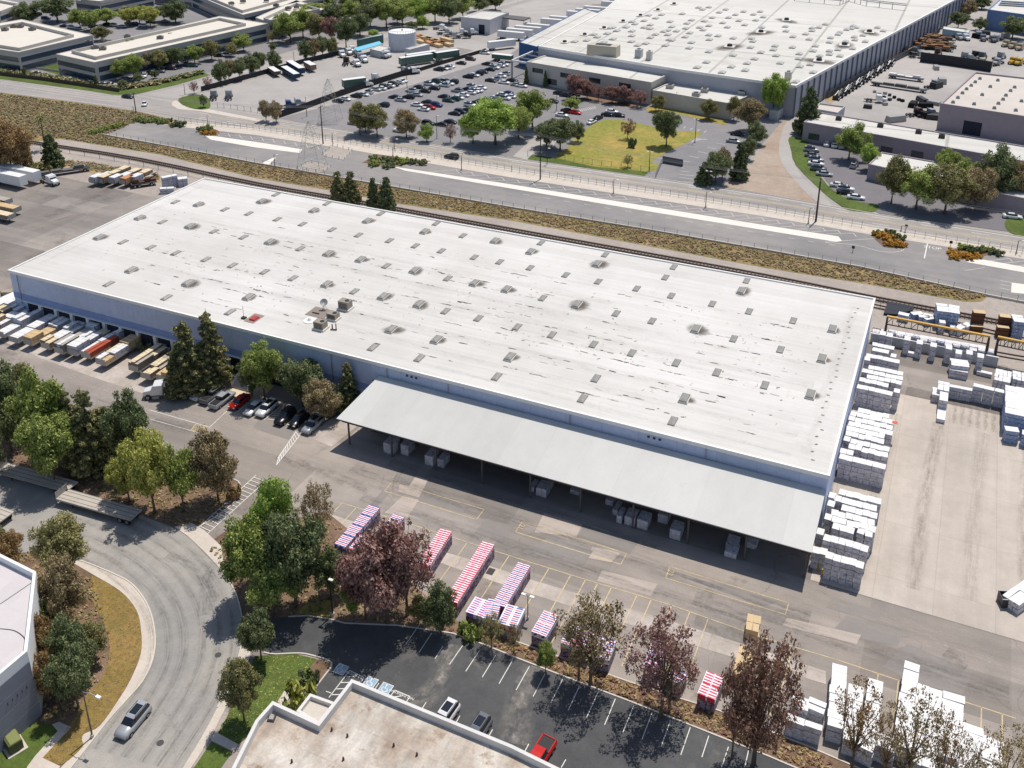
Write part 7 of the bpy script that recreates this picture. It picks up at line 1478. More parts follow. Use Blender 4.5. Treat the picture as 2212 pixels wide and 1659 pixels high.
# striped stacks ----------------------------------------------------------
def stripemat(name, cols, period=.72):
    m, nt, N, L, b = newmat(name); setp(b, .5, .4); tc = N.new('ShaderNodeTexCoord'); sp = N.new('ShaderNodeSeparateXYZ'); L.new(tc.outputs['Object'], sp.inputs[0])
    def mth(op, a, bb=None):
        n = N.new('ShaderNodeMath'); n.operation = op
        for i, v in enumerate((a, bb)):
            if v is None: continue
            if isinstance(v, (int, float)): n.inputs[i].default_value = v
            else: L.new(v, n.inputs[i])
        return n.outputs[0]
    nz0 = _noise(N, L, tc.outputs['Object'], 1.5, 2)
    ax = mth('ABSOLUTE', sp.outputs['X']); u = mth('ADD', mth('DIVIDE', sp.outputs['Y'], period), mth('MULTIPLY', nz0, .25)); fr = mth('FRACT', mth('ADD', u, 100.0))
    st = [(0.0, cols[0]), (0.30, cols[0]), (0.31, C(236, 236, 240)), (.52, C(236, 236, 240)), (.53, cols[1]), (.80, cols[1]), (.81, C(236, 236, 240)), (1.0, C(236, 236, 240))]
    r = N.new('ShaderNodeValToRGB'); r.color_ramp.interpolation = 'CONSTANT'; e = r.color_ramp.elements
    st = [(0.0, cols[0]), (.28, C(236, 232, 240)), (.5, cols[1]), (.77, C(236, 232, 240))]
    while len(e) < 4: e.new(.5)
    for el, (p, c) in zip(e, st): el.position = p; el.color = (*c, 1)
    L.new(fr, r.inputs[0]); nz = _noise(N, L, tc.outputs['Object'], 2.2, 3)
    msk = mth('MULTIPLY', mth('LESS_THAN', ax, mth('ADD', .39, mth('MULTIPLY', nz, .14))), 1.0)
    c = _mix(N, L, msk, C(226, 226, 238), r.outputs[0]); L.new(c, b.inputs['Base Color']); return m
M_rwb = stripemat('red_blue_wrap', (C(204, 78, 92), C(66, 80, 150))); M_rw = stripemat('red_white_wrap', (C(204, 48, 72), C(204, 48, 72)), .85); M_lil = stripemat('lilac_wrap', (C(140, 100, 200), C(190, 70, 120)), .8); M_pw = stripemat('blue_lilac_wrap', (C(60, 80, 160), C(206, 90, 90)))
def striped(q0, q1, h, mat, side, label, cols=2, wid=1.9, step=2.45):
    a = Vector(g(*q0, h)[:2]); b = Vector(g(*q1, h)[:2]); L = (b - a).length; n = max(1, round(L / step)); d = (b - a) / n; ang = math.atan2(d.y, d.x) - math.pi / 2; nn = Vector((math.cos(ang), math.sin(ang)))
    me = packmesh('striped_pack', wid / cols - .05, d.length - .07, .78, mat, mat, False, .06); m = MB(); q = 0; nz = int(round(h / .78)) - 1
    for i in range(n):
        for c in range(cols):
            p = a + d * (i + .5) + nn * (wid / cols * (c + .5 - cols / 2))
            for k in range(nz): m.box((p.x, p.y, k * .78 + .03), (wid / cols - .07, d.length - .09, .72), side, ang)
            pack(me, p.x, p.y, nz * .78, ang, f'{label}, {ordn(q)} from the warehouse', 'striped wrapped lumber packs', 'striped_pack'); q += 1
    if m.v: m.build('striped_pack_stacks', kind='stuff')
M_sidep = sur('dark_printed_side', C(170, 156, 172), .35, .5, 2.5, 7, dirt=(C(90, 66, 80), 2.2, .48, .08))
def Z2(x, y): return ((1240 + x / 2.861) * .576, (1860 + y / 2.861) * .576)
S2 = 2.2
striped(Z2(475, 115), Z2(95, 545), S2, M_rwb, M_sidep, 'tricolour pack in the row beside the green clump'); striped(Z2(380, 440), Z2(250, 590), S2, M_rwb, M_sidep, 'tricolour pack in the short row tucked at the purple tree')
striped(Z2(735, 215), Z2(480, 520), S2, M_rwb, M_sidep, 'striped pack in the row half under the purple tree'); striped(Z2(430, 560), Z2(290, 760), S2, M_rw, M_sidep, 'red striped pack deep under the purple tree')
striped(Z2(1240, 370), Z2(1000, 740), S2, M_rw, M_sidep, 'red and white pack east of the purple tree'); striped(Z2(1695, 510), Z2(1290, 1140), S2, M_rw, M_sidep, 'red and white striped pack in the longest open row')
striped(Z2(2080, 735), Z2(1800, 1180), S2, M_rwb, M_sidep, 'tricolour pack in the row ending at the lilac stack'); striped(Z2(1650, 1090), Z2(1545, 1260), 2.6, M_lil, M_sidep, 'lilac wrapped pack of the square stack by the bed', cols=2, wid=2.7, step=1.8)
striped(Z2(1765, 1120), Z2(1700, 1330), S2, M_pw, M_sidep, 'blue and red patterned pack between lilac stack and long row'); striped(Z2(1990, 1190), Z2(1890, 1400), S2, M_pw, M_sidep, 'blue and red patterned pack at the lamp post', wid=2.6)
striped(T(2, 3, 340, 325), T(2, 3, 230, 510), S2, M_rwb, M_sidep, 'striped pack of the short row standing alone', wid=2.1); striped(T(2, 3, 560, 420), T(2, 3, 480, 600), S2, M_rwb, M_sidep, 'striped pack beneath the brown-green tree'); striped(T(2, 3, 700, 500), T(2, 3, 600, 640), S2, M_lil, M_sidep, 'lilac pack beneath the brown-green tree'); striped(T(2, 3, 830, 540), T(2, 3, 760, 720), S2, M_lil, M_sidep, 'lilac pack on the open side of the brown-green tree', wid=2.2)
striped(T(2, 3, 1290, 560), T(2, 3, 1200, 800), S2, M_lil, M_sidep, 'lilac pack beneath the grey-purple tree'); striped(T(2, 3, 1450, 820), T(2, 3, 1400, 920), S2, M_lil, M_sidep, 'lilac pack at the trunk of the grey-purple tree'); striped(T(2, 3, 1760, 830), T(2, 3, 1680, 1030), 2.6, M_rw, M_sidep, 'red and white pack in the stack by the dark red tree', wid=2.2)
rp(T(2, 3, 2095, 335), T(2, 3, 2075, 470), 2, 1.8, 1.6, 'cream lumber pack of the row running under the dark red tree', 'cream lumber packs', top=M_creaml, side=M_creaml, cols=2); rp(T(2, 3, 2040, 600), T(2, 3, 1960, 840), 4, 1.9, 2.0, 'cream lumber pack deep under the dark red tree', 'cream lumber packs', top=M_creaml, side=M_creaml, cols=2)
# white rows along the bed, south-east
def Z5(x, y): return ((2900 + x / 2.353) * .576, (2400 + y / 2.353) * .576)
GZ = 'white packs in the rows by the brown trees'
for (q0, q1, n, wd, h, lb, cl) in ((Z5(590, 205), Z5(545, 760), 8, 1.75, 2.6, 'white pack in the first long row at the cream stall line', 1), (Z5(735, 390), Z5(690, 880), 7, 1.75, 2.6, 'white pack in the second row', 1), (Z5(905, 340), Z5(850, 900), 8, 1.75, 2.6, 'white pack in the third row', 1), (Z5(1240, 170), Z5(1130, 900), 10, 1.75, 3.0, 'white pack in the tallest fourth row', 1), (Z5(1385, 400), Z5(1310, 1100), 8, 2.9, 2.6, 'grid-topped white pack in the wide fifth row', 2), (Z5(1600, 440), Z5(1550, 1000), 8, 2.4, 3.0, 'white pack in the broad sixth row', 1), (Z5(1560, 900), Z5(1540, 1200), 4, 2.6, 2.0, 'white pack in the low end of the sixth row', 1), (Z5(1770, 740), Z5(1720, 1180), 6, 2.2, 2.6, 'white pack in the last row under the corner trees', 1), (Z5(1950, 860), Z5(1900, 1200), 5, 2.2, 2.6, 'white pack half hidden under the corner tree', 1), (Z5(250, 490), Z5(225, 590), 2, 2.0, 3.4, 'white pack on the higher rear tier by the dark red tree', 1), (Z5(215, 640), Z5(200, 700), 1, 2.0, 3.0, 'white pack on the front tier by the dark red tree', 1), (Z5(395, 520), Z5(365, 610), 2, 2.0, 3.4, 'white pack with an orange label, rear tier', 1), (Z5(355, 690), Z5(345, 740), 1, 2.0, 3.0, 'white pack on the front tier beside the thin trunk', 1), (Z5(830, 880), Z5(800, 960), 1, 2.0, 2.4, 'white pack peeping through the brown crown', 1), (Z5(1020, 850), Z5(980, 960), 2, 2.2, 2.4, 'white pack deep under the wide brown tree', 1)):
    rp(q0, q1, n, wd, h, lb, GZ, cols=cl)
# packs in the canopy's shade
GK = 'packs under the canopy'
ck = [(T(1, 2, 1140, 590), 2.1, 2.4), (T(1, 2, 1280, 600), 1.6, 2.4), (T(1, 2, 1490, 690), 1.7, 2.2), (T(1, 2, 1590, 705), 1.3, 1.8), (T(2, 2, 165, 915), .9, 1.0), (T(2, 2, 245, 960), 1.9, 1.8), (T(2, 2, 290, 925), 1.0, 1.4), (T(2, 2, 535, 940), 1.7, .9), (T(2, 2, 835, 1035), 1.4, 1.1), (T(2, 2, 885, 1120), .9, 1.2), (T(2, 2, 920, 1190), .9, 1.6), (T(2, 2, 1010, 1210), 1.8, 1.8), (T(2, 2, 1118, 1240), 1.8, 1.9), (T(2, 2, 1295, 1190), 1.7, 1.8), (T(2, 2, 1400, 1330), 1.8, 2.0), (T(2, 2, 1890, 1415), 1.9, 1.0), (T(2, 2, 1880, 1490), 1.9, 1.1), (T(2, 2, 2060, 1410), 1.7, 1.1)]
for j, (q, w, h) in enumerate(ck):
    p = g(q[0], q[1] + 6, 0); w *= .88; h *= .85; me = packmesh('lumber_pack', w, 2.2, h, M_wrapside, M_wrapside, True); pack(me, p[0], p[1] + 1.3, 0.03, 0, f'white-ended pack, {ordn(j)} from the west in the shade under the canopy', GK)
m = MB()
for j in range(7): m.box((-82 + j * 1.3, 123.5, .03), (1.15, 3.2, 1.4 + (j % 3) * .5), M_green)
for j in range(7):
    p = MB(); p.box((0, 0, .03), (1.15, 3.2, 1.4 + (j % 3) * .5), M_green); 
    for t in (-.3, .3): p.box((0, t * 3, .03), (1.18, .05, 1.42 + (j % 3) * .5), M_frame)
    p.build('lumber_pack', None, f'dark green wrapped pack, {ordn(j)} at the west end under the canopy', 'lumber pack', GK, loc=(-82 + j * 1.35, 123.5, 0))
# ---------------------------------------------------------------- loaded flatbed trailers by the docks
ME_dk = {}
def flatbed(x, y, rz, label, group, L=14.2):
    r = root('flatbed_trailer', label, 'trailer', (x, y, .02), rz, group)
    if L not in ME_dk:
        m = MB(); m.box((0, 0, 1.15), (L, 2.5, .18), M_deck); 
        for s in (-1, 1): m.box((0, s * 1.27, 1.1), (L, .06, .26), M_metal)
        for t in (-.5, 0, .5): m.box((0, t * 1.6, 1.332), (L - .2, .07, .01), M_frame)
        a = m.mesh('deck'); m = MB()
        for s in (-.45, .45): m.box((0, s, .8), (L * .94, .14, .36), M_frame)
        b = m.mesh('chassis_rail'); m = MB(); m.box((L / 2 - 2.6, -.8, 0), (.14, .14, .9), M_frame); m.box((L / 2 - 2.6, .8, 0), (.14, .14, .9), M_frame); m.bar((L / 2 - 2.6, -.8, .5), (L / 2 - 2.6, .8, .5), .08, .08, M_frame); c = m.mesh('landing_gear')
        m = MB(); m.box((L / 2 + .02, 0, 1.15), (.08, 2.4, 1.25), M_metal); d = m.mesh('headboard'); ME_dk[L] = (a, b, c, d)
    for n, me in zip(('deck', 'chassis', 'landing_gear', 'headboard'), ME_dk[L]): link(bpy.data.objects.new(n, me), r)
    for k in (1.0, 2.3):
        for s in (-1, 1): o = link(bpy.data.objects.new('wheel', ME_bwheel), r); o.location = (-L / 2 + k, s * 1.0, .5)
    return r
BC = {'white': M_wrap, 'cream': sur('cream_boards', C(220, 204, 172), .08, .4, 2, 8), 'tan': sur('tan_boards', C(208, 180, 138), .1, .4, 2, 8), 'orange': sur('orange_boards', C(200, 146, 104), .1, .4, 2, 8), 'rust': sur('rust_red_boards', C(178, 88, 66), .1, .4, 2, 8), 'grey': sur('grey_boards', C(176, 170, 160), .1, .4, 2, 8)}
BS = {'white': sur('wrap_side', C(190, 192, 202), .12, .4, 2, 5), 'cream': sur('board_ends', C(164, 140, 116), .2, .4, 4, 9), 'tan': bpy.data.materials['tan_boards'], 'orange': bpy.data.materials['orange_boards'], 'rust': bpy.data.materials['rust_red_boards'], 'grey': sur('grey_board_ends', C(130, 124, 118), .2, .4, 4, 9)}
bc = {}
def bundle(col, l, w, h):
    k = (col, l, w, h)
    if k not in bc:
        m = MB(); nl = 3
        for j in range(nl): m.box((0, 0, .05 + j * (h - .05) / nl), (l, w, (h - .05) / nl - .012), BS[col])
        m.box((0, 0, h), (l * .998, w * .99, .008), BC[col])
        for t in (-.36, 0, .36): m.box((l * t, 0, 0), (.09, w, .05), M_bearer); m.box((l * t, 0, .05), (.03, w + .02, h - .03), M_frame)
        bc[k] = m.mesh('lumber_bundle')
    return bc[k]
def Z3(x, y): return (x / 3.16 * .576, (1100 + y / 3.16) * .576)
near = [(-480, 330), (-330, 365), (-170, 400), (-10, 450), (150, 515), (320, 545), (530, 590), (690, 645), (845, 665), (1010, 700), (1185, 780), (1575, 855), (1720, 945), (1905, 975)]
pal = [('cream', 'white', 'white'), ('white', 'cream', 'tan'), ('cream', 'white', 'white'), ('white', 'white', 'cream'), ('white', 'white', 'grey'), ('tan', 'white', 'white'), ('cream', 'white', 'white'), ('grey', 'white', 'white'), ('white', 'cream', 'rust'), ('rust', 'white', 'cream'), ('white', 'tan', 'white'), ('cream', 'grey', 'tan'), ('cream', 'grey', 'cream'), ('tan', 'cream', 'white')]
rb = random.Random(8)
for t, q in enumerate(near):
    p = g(q[0] / 3.16 * .576, (1100 + q[1] / 3.16) * .576, 2.4); x, yn = p[0], p[1]; L = 14.2
    flatbed(x, yn + L / 2, -UPY, f'flatbed trailer, {ordn(t)} of the loaded ones from the west at the dock wall', 'loaded flatbed trailers at the docks'); n = 0; y = yn
    while y < yn + L - 1.5:
        l = rb.choice((2.5, 3.1, 3.7, 4.3)); l = min(l, yn + L - y); col = pal[t][min(2, int((y - yn) / L * 3))]
        lay = rb.choice((((-.62, 1.2), (.62, 1.2)), ((-.62, 1.2), (.62, 1.2)), ((0, 2.35),), ((-.8, .75), (.02, .8), (.84, .75))))
        for (dx, w) in lay:
            c = col if rb.random() < .6 else rb.choice(('white', 'white', 'cream', pal[t][1])); h = rb.choice((.6, .75, .9, 1.1)); tiers = rb.choice((1, 2, 2)) if h < 1 else 1; z = 1.36
            for k in range(tiers):
                o = pack(bundle(c, round(l - .12, 2), w, h), x + dx, y + l / 2, z, UPY + rb.gauss(0, .01), f'{c} lumber bundle, {ordn(n)} counted on the {ordn(t)} loaded trailer', 'lumber bundles on the dock trailers', 'lumber_bundle', 'lumber bundle'); z += h + .012; n += 1
        y += l
# long cream box by the warehouse corner, west yard trailers
boxtrailer(gl((22, 668)), UPY * .0 + UPY, sur('cream_box', C(200, 186, 150), .1, .3, 1, 5), 'cream topped long trailer box at the corner of the dock wall', 14, h=1.6)
for t, (q0, q1) in enumerate((((-10, 430), 0), ((8, 447), 0), ((-5, 462), 0))):
    p = g(q0[0] - 10, q0[1], 1.3); flatbed(p[0], p[1], 0, f'flatbed trailer carrying long cream lumber, {ordn(t)} in the west yard', 'long lumber trailers in the west yard')
    for n in range(2): pack(bundle(('grey', 'tan', 'cream')[t], 6.6, 2.2, .9), p[0] - 3.4 + n * 6.8, p[1], 1.36, 0, f'long {("grey", "tan", "cream")[t]} lumber bundle, {ordn(n)} on its west yard trailer', 'lumber bundles in the west yard', 'lumber_bundle', 'lumber bundle')
def Z6(x, y): return (x / 3.072 * .576, (600 + y / 3.072) * .576)
wy = [((1065, 245), 'white', 9), ((1165, 245), 'cream', 13), ((1290, 250), 'white', 11), ((1420, 260), 'orange', 12), ((1525, 240), 'white', 7)]
for t, (q, c, L) in enumerate(wy):
    p = g(*Z6(q[0], q[1] + 20), 1.2); flatbed(p[0], p[1] + L / 2, -UPY - .05, f'short loaded trailer, {ordn(t)} of the group at the rear west yard', 'loaded trailers at the rear west yard', L=float(L))
    y = p[1]
    for n in range(int(L // 3.6)): pack(bundle(c if n < 2 else 'cream', 3.3, 2.2, (1.6 if n == 0 or t == 1 else 1.0)), p[0], y + 1.8, 1.36, UPY, f'{c if n < 2 else "cream"} bundle, {ordn(n)} on the {ordn(t)} trailer of the rear west yard', 'bundles at the rear west yard', 'lumber_bundle', 'lumber bundle'); y += 3.6
rp(Z6(1860, 195), Z6(2030, 160), 3, 1.6, 3.4, 'white pack of the high stack at the rear corner of the roof', 'white packs at the rear roof corner', side=BS['white']); rp(Z6(2040, 190), Z6(2150, 175), 2, 2.0, 3.0, 'white pack of the lower stack at the rear corner of the roof', 'white packs at the rear roof corner', side=BS['white']); rp(Z6(1840, 310), Z6(2000, 300), 2, 1.4, 2.0, 'white pack low in front at the rear corner of the roof', 'white packs at the rear roof corner', side=BS['white'])
flatload(Z6(750, 160), .9, 14, M_skyf, 'long grey scrap-laden trailer beside the white box trailers'); flatload(Z6(1660, 300), .9, 7, M_brownl, 'dark heap of scrap on a short trailer by the loaded group')
# empty flatbeds along the bend
for t, (a, b) in enumerate((((10, 1012), (150, 1050)), ((143, 1070), (285, 1110)), ((-130, 1062), (20, 1118)))):
    pa = g(*a, 1.3); pb = g(*b, 1.3); r = flatbed((pa[0] + pb[0]) / 2, (pa[1] + pb[1]) / 2, math.atan2(pa[1] - pb[1], pa[0] - pb[0]), ['empty flatbed trailer along the bend, dappled by the green trees', 'empty flatbed trailer along the bend with its boarded headboard up', 'empty flatbed trailer on the inner side of the bend, cut by the west edge'][t], 'empty flatbeds at the bend')
# timber stacks beside the tank
k = 0
for (tx, ty, l) in ((1400, 300, 8), (1460, 320, 10), (1520, 335, 10), (1580, 355, 10), (1640, 370, 9), (1420, 350, 8), (1500, 365, 8), (1560, 380, 7), (1650, 335, 8), (1380, 330, 6)):
    p = g(*T(1, 0, tx, ty), 1.2); pack(bundle('tan' if k % 3 else 'orange', l, 2.4, 1.4), p[0], p[1], .03, -.45, f'tan timber stack, {ordn(k)} of the heap beside the storage tank', 'timber stacks beside the tank', 'lumber_bundle', 'lumber bundle'); k += 1
# ---------------------------------------------------------------- railway, fences, poles, wires, lamps
M_rail = flat('rail_steel', C(104, 92, 84), .5, .4, .4); M_tie = flat('tie_wood', C(74, 64, 58), .9); M_pole = flat('pole_wood', C(66, 58, 52), .85); M_wire = flat('overhead_wire', C(150, 150, 150), .5)
track = crm([(-60, 288), (80, 310), (300, 345), (553, 398), (778, 438), (1106, 498), (1400, 551), (1659, 599), (1891, 646), (2206, 706), (2500, 765)], 3)
tw = W(track)
r = root('railway_track', 'railway track with dark ties on pale gravel behind the warehouse', 'railway track', (tw[0][0], tw[0][1], 0))
def rel(pts, r): return [(p[0] - r.location.x, p[1] - r.location.y) for p in pts]
for s in (-.76, .76):
    m = MB(); ribbon(m, rel(offs(tw, s), r), .16, 0, M_rail, .34); m.build('rail', r)
m = MB(); acc = 0
for i in range(len(tw) - 1):
    a, b = Vector(tw[i]), Vector(tw[i + 1]); L = (b - a).length; t = acc
    while t < L: p = a.lerp(b, t / L); m.box((p.x - r.location.x, p.y - r.location.y, .04), (.28, 2.6, .12), M_tie, math.atan2(b.y - a.y, b.x - a.x)); t += .85
    acc = t - L
m.build('ties', r, kind='stuff')
area('track_bed', offs(tw, 1.7) + offs(tw, -1.7)[::-1], 3, sur('dark_ballast', C(140, 128, 120), .15, .1, 1, 4), True)
for t, (pts_, lb) in enumerate(((crm([T(3, 1, 900, 985), T(3, 1, 1700, 1160), T(3, 1, 2250, 1290)], 3), 'siding track crossing the packs by the gantries'), (crm([T(3, 1, 900, 1195), T(3, 1, 1100, 1235), T(3, 1, 1960, 1400), T(3, 1, 2250, 1450)], 3), 'second siding track beneath the gantry girders'))):
    w2 = W(pts_); rr = root('railway_track', lb, 'railway track', (w2[0][0], w2[0][1], 0))
    for s in (-.76, .76): m = MB(); ribbon(m, rel(offs(w2, s), rr), .14, 0, M_rail, .28); m.build('rail', rr)
M_fence = flat('fence_mesh_dark', C(96, 96, 96), .7); M_fpost = flat('fence_post_grey', C(140, 136, 130), .7)
def fence(pts, h, label, step=3.0, mat=None, rail=True, solid=None, wires=2, world=False, post=.09):
    w = pts if world else W(pts); r = root('fence', label, 'fence', (w[0][0], w[0][1], 0)); w = rel(w, r); mat = mat or M_fence; n = 0
    m = MB(); pm = None
    for i in range(len(w) - 1):
        a, b = Vector(w[i]), Vector(w[i + 1])
        if solid: 
            c = (a + b) / 2; m.box((c.x, c.y, 0.02), ((b - a).length, .08, h), solid, math.atan2(b.y - a.y, b.x - a.x))
        else:
            for k in range(wires): z = h * (1 - k / max(1, wires - 1) * .9) if wires > 1 else h; m.bar((a.x, a.y, z), (b.x, b.y, z), .035, .035, mat)
    m.build('panel' if solid else 'rails', r) if solid else m.build('wire_mesh', r)
    pm = MB(); pm.box((0, 0, 0), (post, post, h + .1), mat); pme = pm.mesh('post'); acc = 0; cnt = 0
    sp = []
    for i in range(len(w) - 1):
        a, b = Vector(w[i]), Vector(w[i + 1]); L = (b - a).length; t = acc
        while t < L: sp.append(a.lerp(b, t / L)); t += step
        acc = t - L
    for p in sp[:100]: o = link(bpy.data.objects.new('post', pme), r); o.location = (p.x, p.y, 0)
    return r
fence(lot_near, 1.5, 'long wire fence on the kerb between the scrub strip and the long lot', 3.2, M_fpost, wires=2, post=.09)
fence([(387, 265), (553, 281), (760, 312), (1106, 371)], 1.8, 'dark picket fence between the street sidewalk and the long lot, west part', 2.4, M_fpost, wires=2, post=.08)
fence([(1106, 371), (1659, 457), (1870, 494)], 1.8, 'dark picket fence between the street sidewalk and the long lot, middle part', 2.4, M_fpost, wires=2, post=.08)
fence([(1953, 508), (2212, 549), (2400, 582)], 1.8, 'dark picket fence beyond the lot entrance, east part', 2.4, M_fpost, wires=2, post=.08)
fence(offs(tw, -4.2)[3:30], 1.6, 'sagging wire fence beside the railway track', 6, M_dkmetal, world=True, wires=2)
fence([(470, 232), (553, 244), (600, 254)], 1.8, 'grey chain fence along the truck yard frontage', 3, M_fence)
fence([(603, 255), (650, 240), (720, 214), (760, 200), (870, 165), (905, 158)], 2.4, 'dark solid fence dividing the truck yard from the car park', 4, M_dkmetal, solid=flat('dark_fence_panel', C(48, 50, 54), .8))
fence([(905, 155), (960, 138), (1050, 112)], 1.6, 'dark wall at the head of the car park', 4, M_dkmetal, solid=bpy.data.materials['dark_fence_panel'])
fence([(435, 198), (553, 166), (660, 136), (740, 117)], 2.0, 'dark hedge-like fence along the side street', 4, M_dkmetal, solid=bpy.data.materials['dark_fence_panel'])
fence([(0, 163), (100, 175), (200, 190), (258, 199)], 1.5, 'low dark fence in front of the office park', 4, M_dkmetal, solid=flat('brown_fence_panel', C(84, 72, 64), .8)); fence([(0, 140), (100, 152), (205, 168)], .9, 'low pale wall of the office park lot', 6, M_greyw, solid=M_walk)
fence([(1140, 338), (1185, 340), (1290, 358), (1380, 369), (1406, 375)], 1.8, 'thin fence along the front of the grass field', 3, M_fence)
fence([(1431, 352), (1475, 360)], 2.2, 'rolling gate across the small lot drive', 2, M_dkmetal, solid=flat('gate_mesh', C(96, 98, 104), .7)); fence([(1416, 385), (1431, 352)], 1.8, 'short fence beside the rolling gate', 2, M_dkmetal)
fence([(1787, 214), (1870, 165), (1985, 108), (2030, 70)], 2.6, 'dark fence between the earth strip and the storage yard', 5, M_dkmetal, solid=M_fence)
fence([(1987, 134), (2050, 142), (2140, 156)], 4.2, 'tall dark screen wall between the two storage yards', 6, M_dkmetal, solid=bpy.data.materials['dark_fence_panel'])
fence([(1106, 128 + 60), (1106, 190)], 1.0, 'short kerb rail by the office wing', 2, M_fence) if False else None
# bollards / wheel stops in the lower lots
# poles
def upole(bx, by, top, label, arms=2, r=.16, grp='wooden power poles along the street'):
    b = g(bx, by); h = height_of(b, top); o = root('power_pole', label, 'power pole', b, 0, grp)
    m = MB(); m.tube([(0, 0, 0), (0, 0, h)], [r * 1.3, r * .8], M_pole, 8); m.build('pole', o)
    for k in range(arms): m = MB(); m.box((0, 0, h - .6 - k * 1.2), (.14, 2.4, .14), M_pole); m.build('crossarm', o)
    m = MB()
    for s in (-1, 0, 1): m.cyl((0, s * 1.05, h - .45), .08, .25, M_greyw, 6)
    m.build('insulators', o, kind='stuff'); return Vector((b[0], b[1], h))
P1 = upole(698, 311, 228, 'dark power pole between the street and the long lot, west one', 1); P2 = upole(1167, 388, 290, 'dark power pole beside the dark green wide tree', 1); P3 = upole(1762, 479, 385, 'tall dark power pole beside the curved lawn', 1, .2)
P0 = upole(294, 244, 200, 'power pole at the scrub field corner by the street', 1); P4 = Vector((*g(2420, 585)[:2], P3.z))
upole(1430, 300 + 10, 262, 'thin grey lamp mast in the small car park by the hatched island', 0, .1, None) if False else None
def wires(a, b, name_, n=3, sag=1.6, z=-.2):
    m = MB()
    for k in range(n):
        o = Vector((0, (k - 1) * 1.0, z - (0 if k < 3 else .9))); pts = [a.lerp(b, t / 12) + o - Vector((0, 0, sag * 4 * (t / 12) * (1 - t / 12))) for t in range(13)]
        m.tube([p - a for p in pts], 0.02, M_wire, 4, False)
    m.build('overhead_wires', None, name_, 'power line', 'overhead power lines', loc=tuple(a))
for a, b, lb in ((P0, P1, 'overhead wires from the scrub corner pole to the west pole'), (P1, P2, 'overhead wires from the west pole to the middle pole'), (P2, P3, 'overhead wires from the middle pole to the tall pole'), (P3, P4, 'overhead wires running east beyond the tall pole')): wires(a, b, lb, 4)
def lamp(bx, by, top, label, arm=(1.4, 0), double=False, grp='street and lot lamps', r=.09, name='street_lamp', head=True):
    b = g(bx, by); h = height_of(b, top); o = root(name, label, 'street lamp', b, 0, grp); d = Vector((arm[0], arm[1], 0))
    m = MB(); m.tube([(0, 0, 0), (0, 0, h)], [r * 1.2, r * .7], M_colp if r < .1 else M_dkmetal, 8); m.cyl((0, 0, 0), r * 2.4, .5, M_walk, 10); m.build('post', o)
    for s in ((1, -1) if double else (1,)):
        e = d * s
        if e.length > .1: m = MB(); m.tube([(0, 0, h - .1), tuple(e * .5 + Vector((0, 0, h + .15))), tuple(e + Vector((0, 0, h)))], .05, M_metal, 6); m.build('arm', o)
        m = MB(); m.box((e.x * 1.15, e.y * 1.15, h - .05), (.65 if abs(e.x) > abs(e.y) else .35, .35 if abs(e.x) > abs(e.y) else .65, .16), M_cap); m.build('lamp_head', o)
    return o
pL = g(200, 1593); lamp(200, 1593, 1494, 'curved-arm street lamp at the lower end of the dry lawn', (1.9, .15)); lamp(719, 1330, 1252, 'tall box-head lamp at the dark lot entry island', (0.15, 0), r=.11)
lamp(1140, 1338, 1287, 'lamp post with a star-shaped head by the patterned packs', (.5, 0), True, r=.07); lamp(609, 832, 786, 'slim lamp post between the dock ramp and the round tree', (.3, 0), r=.07); lamp(12, 985, 942, 'grey lamp post in the western tree shade', (.3, 0), r=.07)
for k, (bx, by, tp) in enumerate(((594, 361, 334), (852, 322, 300), (719, 312, 288), (849, 338, 318), (997, 368, 335), (1325, 419, 388), (1524, 449, 415), (1746, 483, 450), (1946, 500, 488), (2195, 548, 520), (452, 293, 250), (1106 + 220, 418, 390))):
    if k == 11: continue
    lamp(bx, by, tp, f'dark slim lamp, {ordn(k)} going east along the long lot and street', (.9, .1), r=.1, grp='dark lamps along the long lot')
for k, (bx, by, tp) in enumerate(((1501, 308, 258), (880, 205, 115), (636, 138, 112), (944, 300, 250), (1402, 370, 328), (1182, 355, 320), (1202, 240, 208), (663, 252, 210), (1450, 233, 205), (1459, 235, 200), (400, 205, 182), (289, 244, 230), (1529, 405, 370))):
    lamp(bx, by, tp, f'thin lamp mast, {ordn(k)} among the far lots beyond the street', (.5, 0), k % 2 == 0, r=.1, grp='thin lamp masts in the far lots')
# lattice towers
def tower(bx, by, top, wbase, label):
    b = g(bx, by); h = height_of(b, top); o = root('transmission_tower', label, 'transmission tower', b, .3, 'lattice transmission towers'); m = MB(); S = .055
    def half(z): return wbase / 2 * (1 - z / h) ** .9 + .5 * min(1, (1.02 - z / h) * 4)
    zs = [h * t for t in (0, .16, .3, .42, .53, .63, .72, .8, .88, .95, 1.0)]
    for i in range(len(zs) - 1):
        a, c = half(zs[i]), half(zs[i + 1])
        for (sx, sy) in ((-1, -1), (1, -1), (1, 1), (-1, 1)): m.bar((sx * a, sy * a, zs[i]), (sx * c, sy * c, zs[i + 1]), S, S, M_metal)
        for (p, q) in (((-1, -1), (1, -1)), ((1, -1), (1, 1)), ((1, 1), (-1, 1)), ((-1, 1), (-1, -1))):
            m.bar((p[0] * a, p[1] * a, zs[i]), (q[0] * c, q[1] * c, zs[i + 1]), S * .6, S * .6, M_metal); m.bar((q[0] * a, q[1] * a, zs[i]), (p[0] * c, p[1] * c, zs[i + 1]), S * .6, S * .6, M_metal)
    m.build('lattice_mast', o)
    for t in (.66, .8, .93):
        z = h * t; m = MB(); w = wbase * .75
        for s in (-1, 1): m.bar((0, 0, z + .5), (0, s * w, z), S, S, M_metal); m.bar((0, 0, z - .4), (0, s * w, z), S * .7, S * .7, M_metal)
        m.build('crossarm', o)
    return o
